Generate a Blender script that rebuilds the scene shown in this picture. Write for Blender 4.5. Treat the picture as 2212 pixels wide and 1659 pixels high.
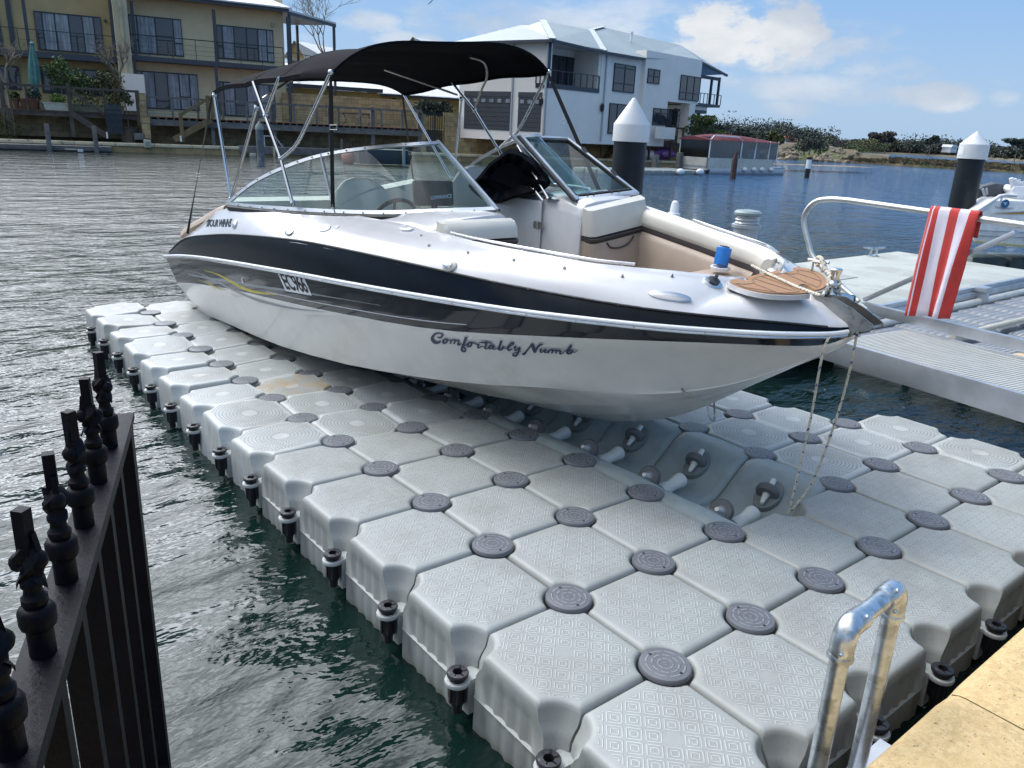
import bpy, bmesh, math, random
from mathutils import Vector, Matrix
for o in list(bpy.data.objects): bpy.data.objects.remove(o)
SC = bpy.context.scene; COL = SC.collection
rad = math.radians
# ---------------------------------------------------------------- camera
W_, H_ = 2212.0, 1659.0
CP = Vector((-1.8955, -1.4061, 1.7491)); FPX = 1680.5
RX = Vector((0.783295997837412, -0.6200411826211107, 0.04468010323848254))
RY = Vector((-0.1582529435887005, -0.2683932941631748, -0.9502215770503005))
RZ = Vector((0.6011683504785483, 0.7372340005047672, -0.3083547354602991))
cam = bpy.data.cameras.new('camera'); camo = bpy.data.objects.new('camera', cam); COL.objects.link(camo)
camo.matrix_world = Matrix(((RX.x, -RY.x, -RZ.x, CP.x), (RX.y, -RY.y, -RZ.y, CP.y), (RX.z, -RY.z, -RZ.z, CP.z), (0, 0, 0, 1)))
cam.sensor_width = 36; cam.lens = 36 * FPX / W_; cam.clip_start = 0.05; cam.clip_end = 6000
SC.camera = camo
# ---------------------------------------------------------------- light
SUN_AZ = rad(118)      # direction towards the sun, measured from +X towards +Y
SUN_EL = rad(58)
sun = bpy.data.lights.new('sun', 'SUN'); sun.energy = 1.0; sun.angle = rad(13); sun.color = (1.0, 0.96, 0.90)
suno = bpy.data.objects.new('sun', sun); COL.objects.link(suno)
sd = Vector((math.cos(SUN_EL) * math.cos(SUN_AZ), math.cos(SUN_EL) * math.sin(SUN_AZ), math.sin(SUN_EL)))
suno.rotation_euler = sd.to_track_quat('Z', 'Y').to_euler()
SC.view_settings.view_transform = 'Standard'; SC.view_settings.look = 'None'
SC.view_settings.exposure = 0.02; SC.view_settings.gamma = 1.0
world = bpy.data.worlds.new('World'); SC.world = world; world.use_nodes = True

class NT:
    """tiny node-tree writer"""
    def __init__(s, tree): s.t = tree; s.n = tree.nodes; s.l = tree.links
    def new(s, typ, **kw):
        nd = s.n.new(typ)
        for k, v in kw.items():
            if k.startswith('i_'):
                key = k[2:]; key = int(key) if key.isdigit() else key.replace('_', ' ')
                s.put(nd.inputs[key], v)
            else: setattr(nd, k, v)
        return nd
    def put(s, sock, v):
        if isinstance(v, bpy.types.NodeSocket): s.l.new(v, sock)
        elif isinstance(v, bpy.types.Node): s.l.new(v.outputs[0], sock)
        else:
            if sock.type == 'RGBA' and len(v) == 3: v = (*v, 1)
            sock.default_value = v
    def m(s, op, a, b=None, c=None, clamp=False):
        nd = s.n.new('ShaderNodeMath'); nd.operation = op; nd.use_clamp = clamp
        s.put(nd.inputs[0], a)
        if b is not None: s.put(nd.inputs[1], b)
        if c is not None: s.put(nd.inputs[2], c)
        return nd.outputs[0]
    def vm(s, op, a, b=None):
        nd = s.n.new('ShaderNodeVectorMath'); nd.operation = op; s.put(nd.inputs[0], a)
        if b is not None: s.put(nd.inputs[1], b)
        return nd.outputs['Value'] if op in ('DOT_PRODUCT', 'LENGTH', 'DISTANCE') else nd.outputs[0]
    def smooth(s, x, a, b):
        nd = s.n.new('ShaderNodeMapRange'); nd.interpolation_type = 'SMOOTHSTEP'
        s.put(nd.inputs[0], x); nd.inputs[1].default_value = a; nd.inputs[2].default_value = b
        return nd.outputs[0]
    def mix(s, f, a, b):
        nd = s.n.new('ShaderNodeMix'); nd.data_type = 'RGBA'
        s.put(nd.inputs[0], f); s.put(nd.inputs[6], a); s.put(nd.inputs[7], b)
        return nd.outputs[2]
    def noise(s, vec=None, scale=5, detail=4, rough=0.5, dist=0.0):
        nd = s.n.new('ShaderNodeTexNoise'); nd.inputs['Scale'].default_value = scale
        nd.inputs['Detail'].default_value = detail; nd.inputs['Roughness'].default_value = rough
        nd.inputs['Distortion'].default_value = dist
        if vec is not None: s.put(nd.inputs['Vector'], vec)
        return nd.outputs[0]
    def scale(s, vec, v):
        nd = s.n.new('ShaderNodeMapping'); nd.inputs['Scale'].default_value = v; s.put(nd.inputs[0], vec); return nd.outputs[0]

def build_world():
    t = NT(world.node_tree); t.n.clear()
    out = t.new('ShaderNodeOutputWorld'); bg = t.new('ShaderNodeBackground')
    sky = t.new('ShaderNodeTexSky', sky_type='NISHITA', sun_disc=False)
    sky.sun_elevation = SUN_EL; sky.sun_rotation = rad(90) - SUN_AZ
    sky.air_density = 1.0; sky.dust_density = 1.2; sky.ozone_density = 1.5
    tc = t.new('ShaderNodeTexCoord'); d = t.vm('NORMALIZE', tc.outputs['Generated'])
    sx = t.new('ShaderNodeSeparateXYZ'); t.put(sx.inputs[0], d)
    el = sx.outputs[2]
    # cloud texture on a plane high above
    inv = t.m('DIVIDE', 1.0, t.m('ADD', t.m('MAXIMUM', el, 0.0), 0.22))
    cv = t.new('ShaderNodeCombineXYZ')
    t.put(cv.inputs[0], t.m('MULTIPLY', sx.outputs[0], inv)); t.put(cv.inputs[1], t.m('MULTIPLY', sx.outputs[1], inv)); cv.inputs[2].default_value = 3.1
    n1 = t.noise(cv.outputs[0], 1.6, 8, 0.58)
    nd = t.noise(t.scale(d, (1, 1, 1.7)), 9.0, 8, 0.6)
    nd2 = t.noise(t.scale(d, (1, 1, 2.6)), 5.0, 7, 0.62)
    # heavier bright cloud overhead and to the left of the view, clear to the right
    left = t.m('SUBTRACT', t.m('MULTIPLY', sx.outputs[1], 0.62), t.m('MULTIPLY', sx.outputs[0], 0.78))
    bias = t.m('MULTIPLY', t.smooth(left, -0.55, 0.35), t.smooth(el, 0.18, 0.45))
    over = t.smooth(t.m('ADD', n1, t.m('MULTIPLY', bias, 0.34)), 0.60, 0.80)
    sunv = t.vm('DOT_PRODUCT', d, tuple(sd))
    glow = t.m('POWER', t.m('MAXIMUM', sunv, 0.0), 9.0)
    # broken low band of thin cloud near the horizon on the right
    band = t.m('MULTIPLY', t.smooth(el, 0.03, 0.07), t.m('SUBTRACT', 1.0, t.smooth(el, 0.12, 0.19)))
    thin = t.m('MULTIPLY', t.m('MULTIPLY', t.smooth(nd2, 0.47, 0.66), band), 0.62)
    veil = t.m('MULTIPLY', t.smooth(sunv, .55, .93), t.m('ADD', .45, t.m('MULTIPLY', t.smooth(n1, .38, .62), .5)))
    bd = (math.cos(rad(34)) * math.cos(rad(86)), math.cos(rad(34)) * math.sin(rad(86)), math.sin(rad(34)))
    bdot = t.m('MAXIMUM', t.vm('DOT_PRODUCT', d, bd), 0.0); bank = t.m('MULTIPLY', t.m('POWER', bdot, 7.0), t.smooth(el, .13, .30))  # bright cloud bank added above the view to brighten the water's reflections
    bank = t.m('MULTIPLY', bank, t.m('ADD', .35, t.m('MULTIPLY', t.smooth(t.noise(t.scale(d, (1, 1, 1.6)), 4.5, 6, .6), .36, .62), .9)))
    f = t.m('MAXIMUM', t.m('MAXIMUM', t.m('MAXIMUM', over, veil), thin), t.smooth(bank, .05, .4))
    def blob(u, v, ru, rv, k, amp):
        r = RX * ((u - W_ / 2) / FPX) + RY * ((v - H_ / 2) / FPX) + RZ; r.normalize()
        ax = r.cross(Vector((0, 0, 1))).normalized(); ay = ax.cross(r)
        a = t.m('DIVIDE', t.vm('DOT_PRODUCT', d, tuple(ax)), ru); b = t.m('DIVIDE', t.vm('DOT_PRODUCT', d, tuple(ay)), rv)
        q = t.m('ADD', t.m('MULTIPLY', a, a), t.m('MULTIPLY', b, b))
        front = t.m('GREATER_THAN', t.vm('DOT_PRODUCT', d, tuple(r)), 0)
        g = t.m('SUBTRACT', 1.0, q)
        s = t.m('ADD', t.m('MULTIPLY', g, 0.55), t.m('MULTIPLY', t.m('SUBTRACT', nd, 0.5), 2.6))
        return t.m('MULTIPLY', t.m('MULTIPLY', t.smooth(s, 0.0, k), front), amp)
    for bl in [(1590, 85, .085, .040, .30, .95), (1690, 60, .050, .036, .30, .95), (1500, 105, .05, .018, .35, .9), (1640, 120, .10, .022, .6, .7),
               (1840, 105, .065, .012, .6, .6), (2030, 205, .055, .016, .55, .75), (1745, 190, .10, .018, .7, .55), (1700, 240, .05, .012, .6, .5),
               (800, 52, .045, .016, .55, .7), (2170, 210, .02, .012, .6, .5), (860, 85, .05, .012, .5, .6)]:
        f = t.m('MAXIMUM', f, blob(*bl))
    shade = t.smooth(t.noise(t.scale(d, (1, 1, 2)), 6.5, 5, 0.55), 0.35, 0.65)
    low = t.m('SUBTRACT', 1.0, t.smooth(el, 0.10, 0.30))
    cc = t.mix(shade, (6.6, 7.3, 8.4, 1), (10.0, 10.2, 10.4, 1))
    cc2 = t.mix(t.m('MULTIPLY', bias, 0.8), cc, (12.5, 12.8, 13.2, 1))
    # thin cloud lit through by the sun, plus the added glow of the bank
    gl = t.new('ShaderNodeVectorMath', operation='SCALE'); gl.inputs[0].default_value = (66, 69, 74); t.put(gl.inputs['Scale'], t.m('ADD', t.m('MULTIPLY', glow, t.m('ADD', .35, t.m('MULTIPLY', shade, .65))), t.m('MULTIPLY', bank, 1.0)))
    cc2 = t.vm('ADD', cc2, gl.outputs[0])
    skc = t.mix(0.82, sky.outputs[0], t.mix(t.smooth(el, 0.0, 0.24), (5.3, 7.6, 10.6, 1), (3.1, 6.2, 11.2, 1)))
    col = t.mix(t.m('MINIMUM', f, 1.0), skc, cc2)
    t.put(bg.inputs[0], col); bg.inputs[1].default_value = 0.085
    t.l.new(bg.outputs[0], out.inputs[0])
build_world()

# ---------------------------------------------------------------- picking points on real planes
def ray(u, v): return RX * ((u - W_ / 2) / FPX) + RY * ((v - H_ / 2) / FPX) + RZ
def at(u, v, ax, val):
    r = ray(u, v); return CP + r * ((val - CP[ax]) / r[ax])
def dep(u, v, k): return CP + ray(u, v) * k
class Pl:
    """upright wall plane: o a point, d horizontal direction; n points away from the camera"""
    def __init__(s, o, d):
        s.o = Vector((o[0], o[1], 0)); s.d = Vector((d[0], d[1], 0)).normalized(); s.n = Vector((-s.d.y, s.d.x, 0))
        if s.n.dot(RZ) < 0: s.n = -s.n
    def back(s, k): return Pl(s.o + s.n * k, s.d)
    def sz(s, u, v):
        r = ray(u, v); t = (s.o - CP).dot(s.n) / r.dot(s.n); p = CP + r * t
        return (p - s.o).dot(s.d), p.z
    def P(s, a, z, k=0.0): return s.o + s.d * a + s.n * k + Vector((0, 0, z))

# ---------------------------------------------------------------- mesh helpers
class MB:
    def __init__(s): s.v = []; s.f = []; s.mi = []; s.cur = 0
    def add(s, vs, fs, mi=None):
        b = len(s.v); s.v += [tuple(v) for v in vs]; s.f += [tuple(b + i for i in f) for f in fs]
        s.mi += [s.cur if mi is None else mi] * len(fs)
    def box(s, a, b, mi=None):
        x0, y0, z0 = a; x1, y1, z1 = b
        s.hexa([Vector(p) for p in ((x0, y0, z0), (x1, y0, z0), (x1, y1, z0), (x0, y1, z0), (x0, y0, z1), (x1, y0, z1), (x1, y1, z1), (x0, y1, z1))], mi)
    def hexa(s, p, mi=None):
        s.add(p, [(0, 3, 2, 1), (4, 5, 6, 7), (0, 1, 5, 4), (1, 2, 6, 5), (2, 3, 7, 6), (3, 0, 4, 7)], mi)
    def pbox(s, pl, a0, a1, z0, z1, k0, k1, mi=None):
        P = pl.P; s.hexa([P(a0, z0, k0), P(a1, z0, k0), P(a1, z0, k1), P(a0, z0, k1), P(a0, z1, k0), P(a1, z1, k0), P(a1, z1, k1), P(a0, z1, k1)], mi)
    def beam(s, a, b, w, h, mi=None, up=(0, 0, 1)):
        a = Vector(a); b = Vector(b); d = (b - a).normalized(); sd = d.cross(Vector(up))
        if sd.length < 1e-4: sd = Vector((1, 0, 0))
        sd.normalize(); u = sd.cross(d); x = sd * w / 2; y = u * h / 2
        s.hexa([a - x - y, a + x - y, a + x + y, a - x + y, b - x - y, b + x - y, b + x + y, b - x + y], mi)
    def loft(s, rows, closed=False, cap=False, mi=None):
        n = len(rows[0]); vs = [p for r in rows for p in r]; fs = []
        for i in range(len(rows) - 1):
            for j in range(n if closed else n - 1):
                k = (j + 1) % n; fs.append((i * n + j, i * n + k, (i + 1) * n + k, (i + 1) * n + j))
        if cap: fs.append(tuple(range(n))[::-1]); fs.append(tuple((len(rows) - 1) * n + j for j in range(n)))
        s.add(vs, fs, mi)
    def tube(s, pts, r, n=10, cap=True, mi=None, closed=False):
        pts = [Vector(p) for p in pts]; rows = []; prev = None
        m = len(pts)
        for i, p in enumerate(pts):
            if closed: d = pts[(i + 1) % m] - pts[i - 1]
            else: d = pts[min(i + 1, m - 1)] - pts[max(i - 1, 0)]
            d.normalize()
            if prev is None:
                a = Vector((0, 0, 1)) if abs(d.z) < .9 else Vector((1, 0, 0)); x = d.cross(a).normalized()
            else: x = (prev - d * prev.dot(d)).normalized()
            prev = x; y = d.cross(x); rr = r[i] if isinstance(r, (list, tuple)) else r
            rows.append([p + (x * math.cos(t) + y * math.sin(t)) * rr for t in [2 * math.pi * k / n for k in range(n)]])
        if closed: rows.append(rows[0])
        s.loft(rows, closed=True, cap=cap and not closed, mi=mi)
    def lathe(s, c, prof, n=24, mi=None, ax=(0, 0, 1), cap=True):
        c = Vector(c); ax = Vector(ax).normalized(); a = Vector((1, 0, 0)) if abs(ax.x) < .9 else Vector((0, 1, 0))
        x = ax.cross(a).normalized(); y = ax.cross(x)
        rows = [[c + ax * z + (x * math.cos(t) + y * math.sin(t)) * r for t in [2 * math.pi * k / n for k in range(n)]] for r, z in prof]
        s.loft(rows, closed=True, cap=cap, mi=mi)
    def prism(s, poly, off, mi=None):
        poly = [Vector(p) for p in poly]; off = Vector(off); n = len(poly)
        s.add(poly + [p + off for p in poly], [tuple(range(n))[::-1], tuple(range(n, 2 * n))] + [(i, (i + 1) % n, n + (i + 1) % n, n + i) for i in range(n)], mi)
    def ball(s, c, r, n=12, m=8, mi=None):
        r = r if isinstance(r, (tuple, list)) else (r, r, r); c = Vector(c); rows = []
        for i in range(m + 1):
            ph = math.pi * (i / m) ; ph = min(max(ph, .03), math.pi - .03)
            rows.append([c + Vector((r[0] * math.sin(ph) * math.cos(t), r[1] * math.sin(ph) * math.sin(t), -r[2] * math.cos(ph))) for t in [2 * math.pi * k / n for k in range(n)]])
        s.loft(rows, closed=True, cap=True, mi=mi)
    def merge(s, o):
        b = len(s.v); s.v += o.v; s.f += [tuple(b + i for i in f) for f in o.f]; s.mi += o.mi

def smoothpts(pts, k=6, closed=False):
    pts = [Vector(p) for p in pts]; out = []; n = len(pts)
    rng = range(n) if closed else range(n - 1)
    for i in rng:
        p1 = pts[i]; p2 = pts[(i + 1) % n]
        p0 = pts[i - 1] if (closed or i > 0) else p1 * 2 - p2
        p3 = pts[(i + 2) % n] if (closed or i < n - 2) else p2 * 2 - p1
        for j in range(k):
            t = j / k; out.append(0.5 * ((2 * p1) + (p2 - p0) * t + (2 * p0 - 5 * p1 + 4 * p2 - p3) * t * t + (3 * p1 - p0 - 3 * p2 + p3) * t ** 3))
    if not closed: out.append(pts[-1])
    return out

def mesh(name, mb, mats, ang=35, bevel=0):
    me = bpy.data.meshes.new(name); me.from_pydata([tuple(v) for v in mb.v], [], mb.f)
    mats = mats if isinstance(mats, (list, tuple)) else [mats]
    for m in mats: me.materials.append(m)
    me.polygons.foreach_set('material_index', mb.mi)
    bm = bmesh.new(); bm.from_mesh(me)
    bmesh.ops.remove_doubles(bm, verts=bm.verts, dist=1e-5)
    bmesh.ops.recalc_face_normals(bm, faces=bm.faces)
    if bevel:
        es = [e for e in bm.edges if len(e.link_faces) == 2 and e.calc_face_angle(0) > rad(30)]
        bmesh.ops.bevel(bm, geom=es, offset=bevel, segments=2, affect='EDGES', profile=0.6, clamp_overlap=True)
    bm.to_mesh(me); bm.free()
    if ang:
        me.polygons.foreach_set('use_smooth', [True] * len(me.polygons)); me.set_sharp_from_angle(angle=rad(ang))
    return me
def link(name, me, parent=None, loc=None, local=False):
    o = bpy.data.objects.new(name, me); COL.objects.link(o)
    if parent is not None:
        o.parent = parent
        if not local:
            q = parent; off = Vector((0, 0, 0))
            while q is not None: off += q.location; q = q.parent
            o.location = -off
    if loc is not None: o.location = loc
    return o
ROLL = [False]
def sstep(x, a, b):
    t = min(1, max(0, (x - a) / (b - a))); return t * t * (3 - 2 * t)
def roll(mb): mb.v = [(x, y, z + (.17 * (x - 1.5) * sstep(y, 1.0, 2.9) if x > 1.5 else 0)) for x, y, z in mb.v]
def obj(name, mb, mats, parent=None, ang=35, bevel=0, local=False, label=None):
    if ROLL[0]: roll(mb)
    o = link(name, mesh(name, mb, mats, ang, bevel), parent, local=local)
    if label: o['label'] = label
    return o
def tag(o, label=None, cat=None, group=None, kind=None):
    if label: o['label'] = label
    if cat: o['category'] = cat
    if group: o['group'] = group
    if kind: o['kind'] = kind
    return o
def thing(name, label, cat, loc=(0, 0, 0), group=None, rz=0):
    o = bpy.data.objects.new(name, None); COL.objects.link(o); o.location = loc; o.rotation_euler = (0, 0, rz)
    o.empty_display_size = .1
    return tag(o, label, cat, group)
def dup(root, loc=None, rz=None, label=None, group=None, parent=None):
    r = root.copy(); COL.objects.link(r)
    if parent is not None: r.parent = parent
    if loc is not None: r.location = loc
    if rz is not None: r.rotation_euler = (0, 0, rz)
    if label: r['label'] = label
    if group: r['group'] = group
    for ch in list(root.children):
        c = ch.copy(); COL.objects.link(c); c.parent = r
        for g in ch.children:
            d = g.copy(); COL.objects.link(d); d.parent = c
    return r
def struct(name, mb, m, ang=35): return tag(obj(name, mb, m, ang=ang), kind='structure')

# ---------------------------------------------------------------- materials
def mat(name, col, rough=.5, metal=0, var=.12, vs=6, bump=0, bs=60, spec=.5, coat=0, col2=None, c2lo=.5, c2hi=.7, c2s=3, trans=0, alpha=1, fn=None, sheen=0, emit=None):
    m = bpy.data.materials.new(name); m.use_nodes = True; t = NT(m.node_tree); t.n.clear()
    out = t.new('ShaderNodeOutputMaterial'); b = t.new('ShaderNodeBsdfPrincipled'); t.l.new(b.outputs[0], out.inputs[0])
    tc = t.new('ShaderNodeTexCoord'); co = tc.outputs['Object']
    n = t.noise(co, vs, 5, .6)
    a = tuple(min(1, c * (1 + var)) for c in col); d = tuple(c * (1 - var) for c in col)
    c = t.mix(t.smooth(n, .3, .7), d, a)
    if col2: c = t.mix(t.smooth(t.noise(co, c2s, 6, .65), c2lo, c2hi), c, col2)
    b.inputs['Roughness'].default_value = rough; b.inputs['Metallic'].default_value = metal
    b.inputs['Specular IOR Level'].default_value = spec; b.inputs['Coat Weight'].default_value = coat
    b.inputs['Coat Roughness'].default_value = .05
    b.inputs['Transmission Weight'].default_value = trans; b.inputs['Alpha'].default_value = alpha
    if sheen: b.inputs['Sheen Weight'].default_value = sheen
    if bump:
        bp = t.new('ShaderNodeBump'); bp.inputs['Strength'].default_value = bump; bp.inputs['Distance'].default_value = .01
        t.put(bp.inputs['Height'], t.noise(co, bs, 4, .6)); t.l.new(bp.outputs[0], b.inputs['Normal'])
    if fn: c = fn(t, b, co, c) or c
    t.put(b.inputs['Base Color'], c)
    m['t'] = 0
    return m
def wear_rough(lo, hi, s=20):
    def fn(t, b, co, c):
        nd = t.new('ShaderNodeMapRange'); t.put(nd.inputs[0], t.noise(co, s, 5, .6)); nd.inputs[3].default_value = lo; nd.inputs[4].default_value = hi
        t.l.new(nd.outputs[0], b.inputs['Roughness'])
    return fn
def glass(name, tint=(.75, .88, .86), a=.35, rough=.02):
    m = bpy.data.materials.new(name); m.use_nodes = True; t = NT(m.node_tree); t.n.clear()
    out = t.new('ShaderNodeOutputMaterial'); tr = t.new('ShaderNodeBsdfTransparent'); gl = t.new('ShaderNodeBsdfGlossy'); mx = t.new('ShaderNodeMixShader')
    tr.inputs[0].default_value = (*tint, 1); gl.inputs[0].default_value = (1, 1, 1, 1); gl.inputs['Roughness'].default_value = rough
    g = t.new('ShaderNodeNewGeometry'); c = t.m('ABSOLUTE', t.vm('DOT_PRODUCT', g.outputs['Incoming'], g.outputs['Normal']))
    fr = t.m('ADD', .0, t.m('MULTIPLY', .95, t.m('POWER', t.m('SUBTRACT', 1.0, c), 5.0)))
    t.put(mx.inputs[0], t.m('ADD', fr, a, clamp=True))
    t.l.new(tr.outputs[0], mx.inputs[1]); t.l.new(gl.outputs[0], mx.inputs[2]); t.l.new(mx.outputs[0], out.inputs[0]); return m

def facet(t, co, kind):
    """raised tread pattern of a float, as a height"""
    s = t.new('ShaderNodeSeparateXYZ'); t.put(s.inputs[0], co); x, y = s.outputs[0], s.outputs[1]
    ax, ay = t.m('ABSOLUTE', x), t.m('ABSOLUTE', y)
    inside = t.m('MULTIPLY', t.m('LESS_THAN', t.m('MAXIMUM', ax, ay), .205), t.m('LESS_THAN', t.m('ADD', ax, ay), .325))
    topf = t.m('GREATER_THAN', s.outputs[2], -.004)
    r = t.m('SQRT', t.m('ADD', t.m('MULTIPLY', x, x), t.m('MULTIPLY', y, y)))
    disc = t.m('LESS_THAN', r, .032)
    if kind == 'diamond':
        c = .060; k = .7071
        u = t.m('MULTIPLY', t.m('ADD', x, y), k); v = t.m('MULTIPLY', t.m('SUBTRACT', x, y), k)
        fu = t.m('ABSOLUTE', t.m('SUBTRACT', t.m('FRACT', t.m('ADD', t.m('DIVIDE', u, c), .5)), .5))
        fv = t.m('ABSOLUTE', t.m('SUBTRACT', t.m('FRACT', t.m('ADD', t.m('DIVIDE', v, c), .5)), .5))
        q = t.m('MAXIMUM', fu, fv)
        h = t.smooth(t.m('SINE', t.m('ADD', t.m('MULTIPLY', q, 2 * math.pi / .19), 1.2)), -.1, .5)
        gap = t.m('GREATER_THAN', t.m('ABSOLUTE', t.m('SUBTRACT', fu, fv)), .028)
        h = t.m('MULTIPLY', t.m('MULTIPLY', h, t.m('LESS_THAN', q, .46)), gap)
    else:
        an = t.m('ARCTAN2', y, x)
        ring = t.m('SINE', t.m('MULTIPLY', r, 2 * math.pi / .021))
        idx = t.m('FLOOR', t.m('ADD', t.m('DIVIDE', r, .021), .25))
        k = t.m('ADD', t.m('MULTIPLY', t.m('FLOOR', t.m('DIVIDE', idx, 3)), 12), 28)
        spoke = t.m('SINE', t.m('ADD', t.m('MULTIPLY', an, k), t.m('MULTIPLY', idx, 3.14159)))
        g1 = t.m('LESS_THAN', ring, -.80); g2 = t.m('LESS_THAN', spoke, -.86)
        h = t.m('SUBTRACT', 1.0, t.m('MAXIMUM', g1, g2))
        h = t.m('MAXIMUM', h, t.m('LESS_THAN', r, .045))
        return t.m('MULTIPLY', t.m('SUBTRACT', 1.0, h), t.m('MULTIPLY', inside, topf)), -1
    h = t.m('MULTIPLY', t.m('MULTIPLY', h, inside), t.m('SUBTRACT', 1.0, disc))
    return t.m('MULTIPLY', h, topf), 1
def float_mat(name, kind, col, stain=None):
    def fn(t, b, co, c):
        h, sg = facet(t, co, kind)
        oi = t.new('ShaderNodeObjectInfo')
        hs = t.new('ShaderNodeHueSaturation'); t.put(hs.inputs['Color'], c)
        t.put(hs.inputs['Value'], t.m('ADD', .93, t.m('MULTIPLY', oi.outputs['Random'], .12)))
        c = hs.outputs[0]
        spots = t.smooth(t.noise(co, 26, 3, .6), .735, .76)
        c = t.mix(t.m('MULTIPLY', spots, .5), c, (.62, .62, .58, 1))
        # blotches of scum and dirt
        geo = t.new('ShaderNodeNewGeometry')
        dirt = t.m('MULTIPLY', t.smooth(t.noise(geo.outputs['Position'], 2.2, 7, .72), .42, .66), .52)
        c = t.mix(dirt, c, (.29, .275, .235, 1))
        sd_ = t.new('ShaderNodeSeparateXYZ'); t.put(sd_.inputs[0], co)
        stk = t.m('MULTIPLY', t.smooth(t.noise(t.scale(co, (1, 1, .12)), 34, 4, .6), .5, .72), t.m('LESS_THAN', sd_.outputs[2], -.03))
        c = t.mix(t.m('MULTIPLY', stk, .45), c, (.22, .215, .17, 1))
        if sg < 0: c = t.mix(t.m('MULTIPLY', h, .62), c, (.11, .12, .12, 1))  # grooves darkened in the colour: tread shade painted over the dirt
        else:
            c = t.mix(t.m('MULTIPLY', t.m('SUBTRACT', 1, h), .62), c, (.20, .21, .20, 1))  # gaps between ridges painted darker, standing for shade and dirt
        sz = t.new('ShaderNodeSeparateXYZ'); t.put(sz.inputs[0], co)
        # slime line at the waterline
        wl = t.m('SUBTRACT', 1.0, t.smooth(t.m('ADD', sz.outputs[2], t.m('MULTIPLY', t.noise(co, 30, 3), .03)), -.33, -.29))
        c = t.mix(t.m('MULTIPLY', wl, .6), c, (.16, .15, .09, 1))
        if stain: c = t.mix(t.m('MULTIPLY', t.smooth(t.noise(co, 5, 5, .7), .42, .62), .8), c, stain)
        bp = t.new('ShaderNodeBump'); bp.inputs['Strength'].default_value = 1.0; bp.inputs['Distance'].default_value = .0065 if sg > 0 else .006
        bp.invert = sg < 0
        t.put(bp.inputs['Height'], h)
        b2 = t.new('ShaderNodeBump'); b2.inputs['Strength'].default_value = .25; b2.inputs['Distance'].default_value = .002
        t.put(b2.inputs['Height'], t.noise(co, 160, 3, .6)); t.l.new(bp.outputs[0], b2.inputs['Normal']); t.l.new(b2.outputs[0], b.inputs['Normal'])
        return c
    return mat(name, col, rough=.48, var=.05, vs=9, spec=.4, fn=fn)
M = {}
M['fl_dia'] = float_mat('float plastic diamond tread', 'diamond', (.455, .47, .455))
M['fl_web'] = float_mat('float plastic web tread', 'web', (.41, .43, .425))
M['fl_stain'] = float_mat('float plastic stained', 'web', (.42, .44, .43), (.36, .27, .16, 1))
M['fl_bay'] = mat('cradle plastic', (.27, .31, .31), .45, bump=.1, bs=150, col2=(.22, .24, .22), c2lo=.5, c2hi=.75)
def capfn(t, b, co, c):
    s = t.new('ShaderNodeSeparateXYZ'); t.put(s.inputs[0], co); x, y = s.outputs[0], s.outputs[1]
    r = t.m('SQRT', t.m('ADD', t.m('MULTIPLY', x, x), t.m('MULTIPLY', y, y)))
    ring = t.smooth(t.m('SINE', t.m('MULTIPLY', r, 2 * math.pi / .021)), .3, .8)
    an = t.m('ARCTAN2', y, x); k = t.m('SINE', t.m('ADD', t.m('MULTIPLY', an, 8), t.m('MULTIPLY', t.m('FLOOR', t.m('DIVIDE', r, .021)), 1.6)))
    h = t.m('MULTIPLY', t.m('MULTIPLY', ring, t.m('GREATER_THAN', k, -.75)), t.m('LESS_THAN', r, .083))
    line = t.m('LESS_THAN', t.m('ABSOLUTE', x), .0022)
    h = t.m('SUBTRACT', h, t.m('MULTIPLY', line, t.m('LESS_THAN', r, .088)))
    dot = t.m('LESS_THAN', t.m('SQRT', t.m('ADD', t.m('POWER', t.m('SUBTRACT', t.m('ABSOLUTE', t.m('MULTIPLY', t.m('ADD', x, y), .7071)), .066), 2), t.m('POWER', t.m('MULTIPLY', t.m('SUBTRACT', x, y), .7071), 2))), .0065)
    topf = t.m('GREATER_THAN', s.outputs[2], 0.004)
    bp = t.new('ShaderNodeBump'); bp.inputs['Strength'].default_value = 1; bp.inputs['Distance'].default_value = .005
    t.put(bp.inputs['Height'], t.m('MULTIPLY', h, topf)); t.l.new(bp.outputs[0], b.inputs['Normal'])
    c = t.mix(t.m('MULTIPLY', h, .5), c, (.34, .345, .37, 1))
    return t.mix(t.m('MULTIPLY', dot, topf), c, (.01, .01, .01, 1))
M['cap'] = mat('grey joint cap', (.115, .12, .132), .48, var=.12, fn=capfn)
M['blackpl'] = mat('black plastic', (.014, .014, .017), .38)
M['black'] = mat('black rubber', (.012, .012, .013), .55)
M['steel'] = mat('stainless steel', (.62, .62, .63), .16, 1, var=.05, fn=wear_rough(.1, .3, 14))
M['steelworn'] = mat('weathered stainless', (.42, .40, .37), .3, 1, var=.2, fn=wear_rough(.2, .5, 30), col2=(.22, .2, .17), c2s=12)
M['alu'] = mat('mill aluminium', (.52, .54, .57), .42, .85, var=.08, fn=wear_rough(.32, .55, 9), col2=(.42, .43, .44), c2s=2)
M['alupaint'] = mat('dull aluminium', (.40, .42, .45), .5, .3, var=.06)
M['whitepl'] = mat('white plastic', (.72, .73, .75), .35, var=.03)
M['rollerw'] = mat('white nylon roller', (.66, .65, .60), .45, var=.08)
M['wheel'] = mat('grey rubber wheel', (.11, .11, .112), .6, var=.15)
M['gel'] = mat('white gelcoat', (.56, .55, .555), .22, var=.03, coat=.6)
M['gelhull'] = mat('off white hull gelcoat', (.70, .68, .635), .25, var=.03, coat=.5, col2=(.50, .47, .40), c2lo=.55, c2hi=.85, c2s=1.6)
M['navy'] = mat('dark navy gelcoat', (.003, .006, .011), .2, var=.2, coat=0, spec=.13)
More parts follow.
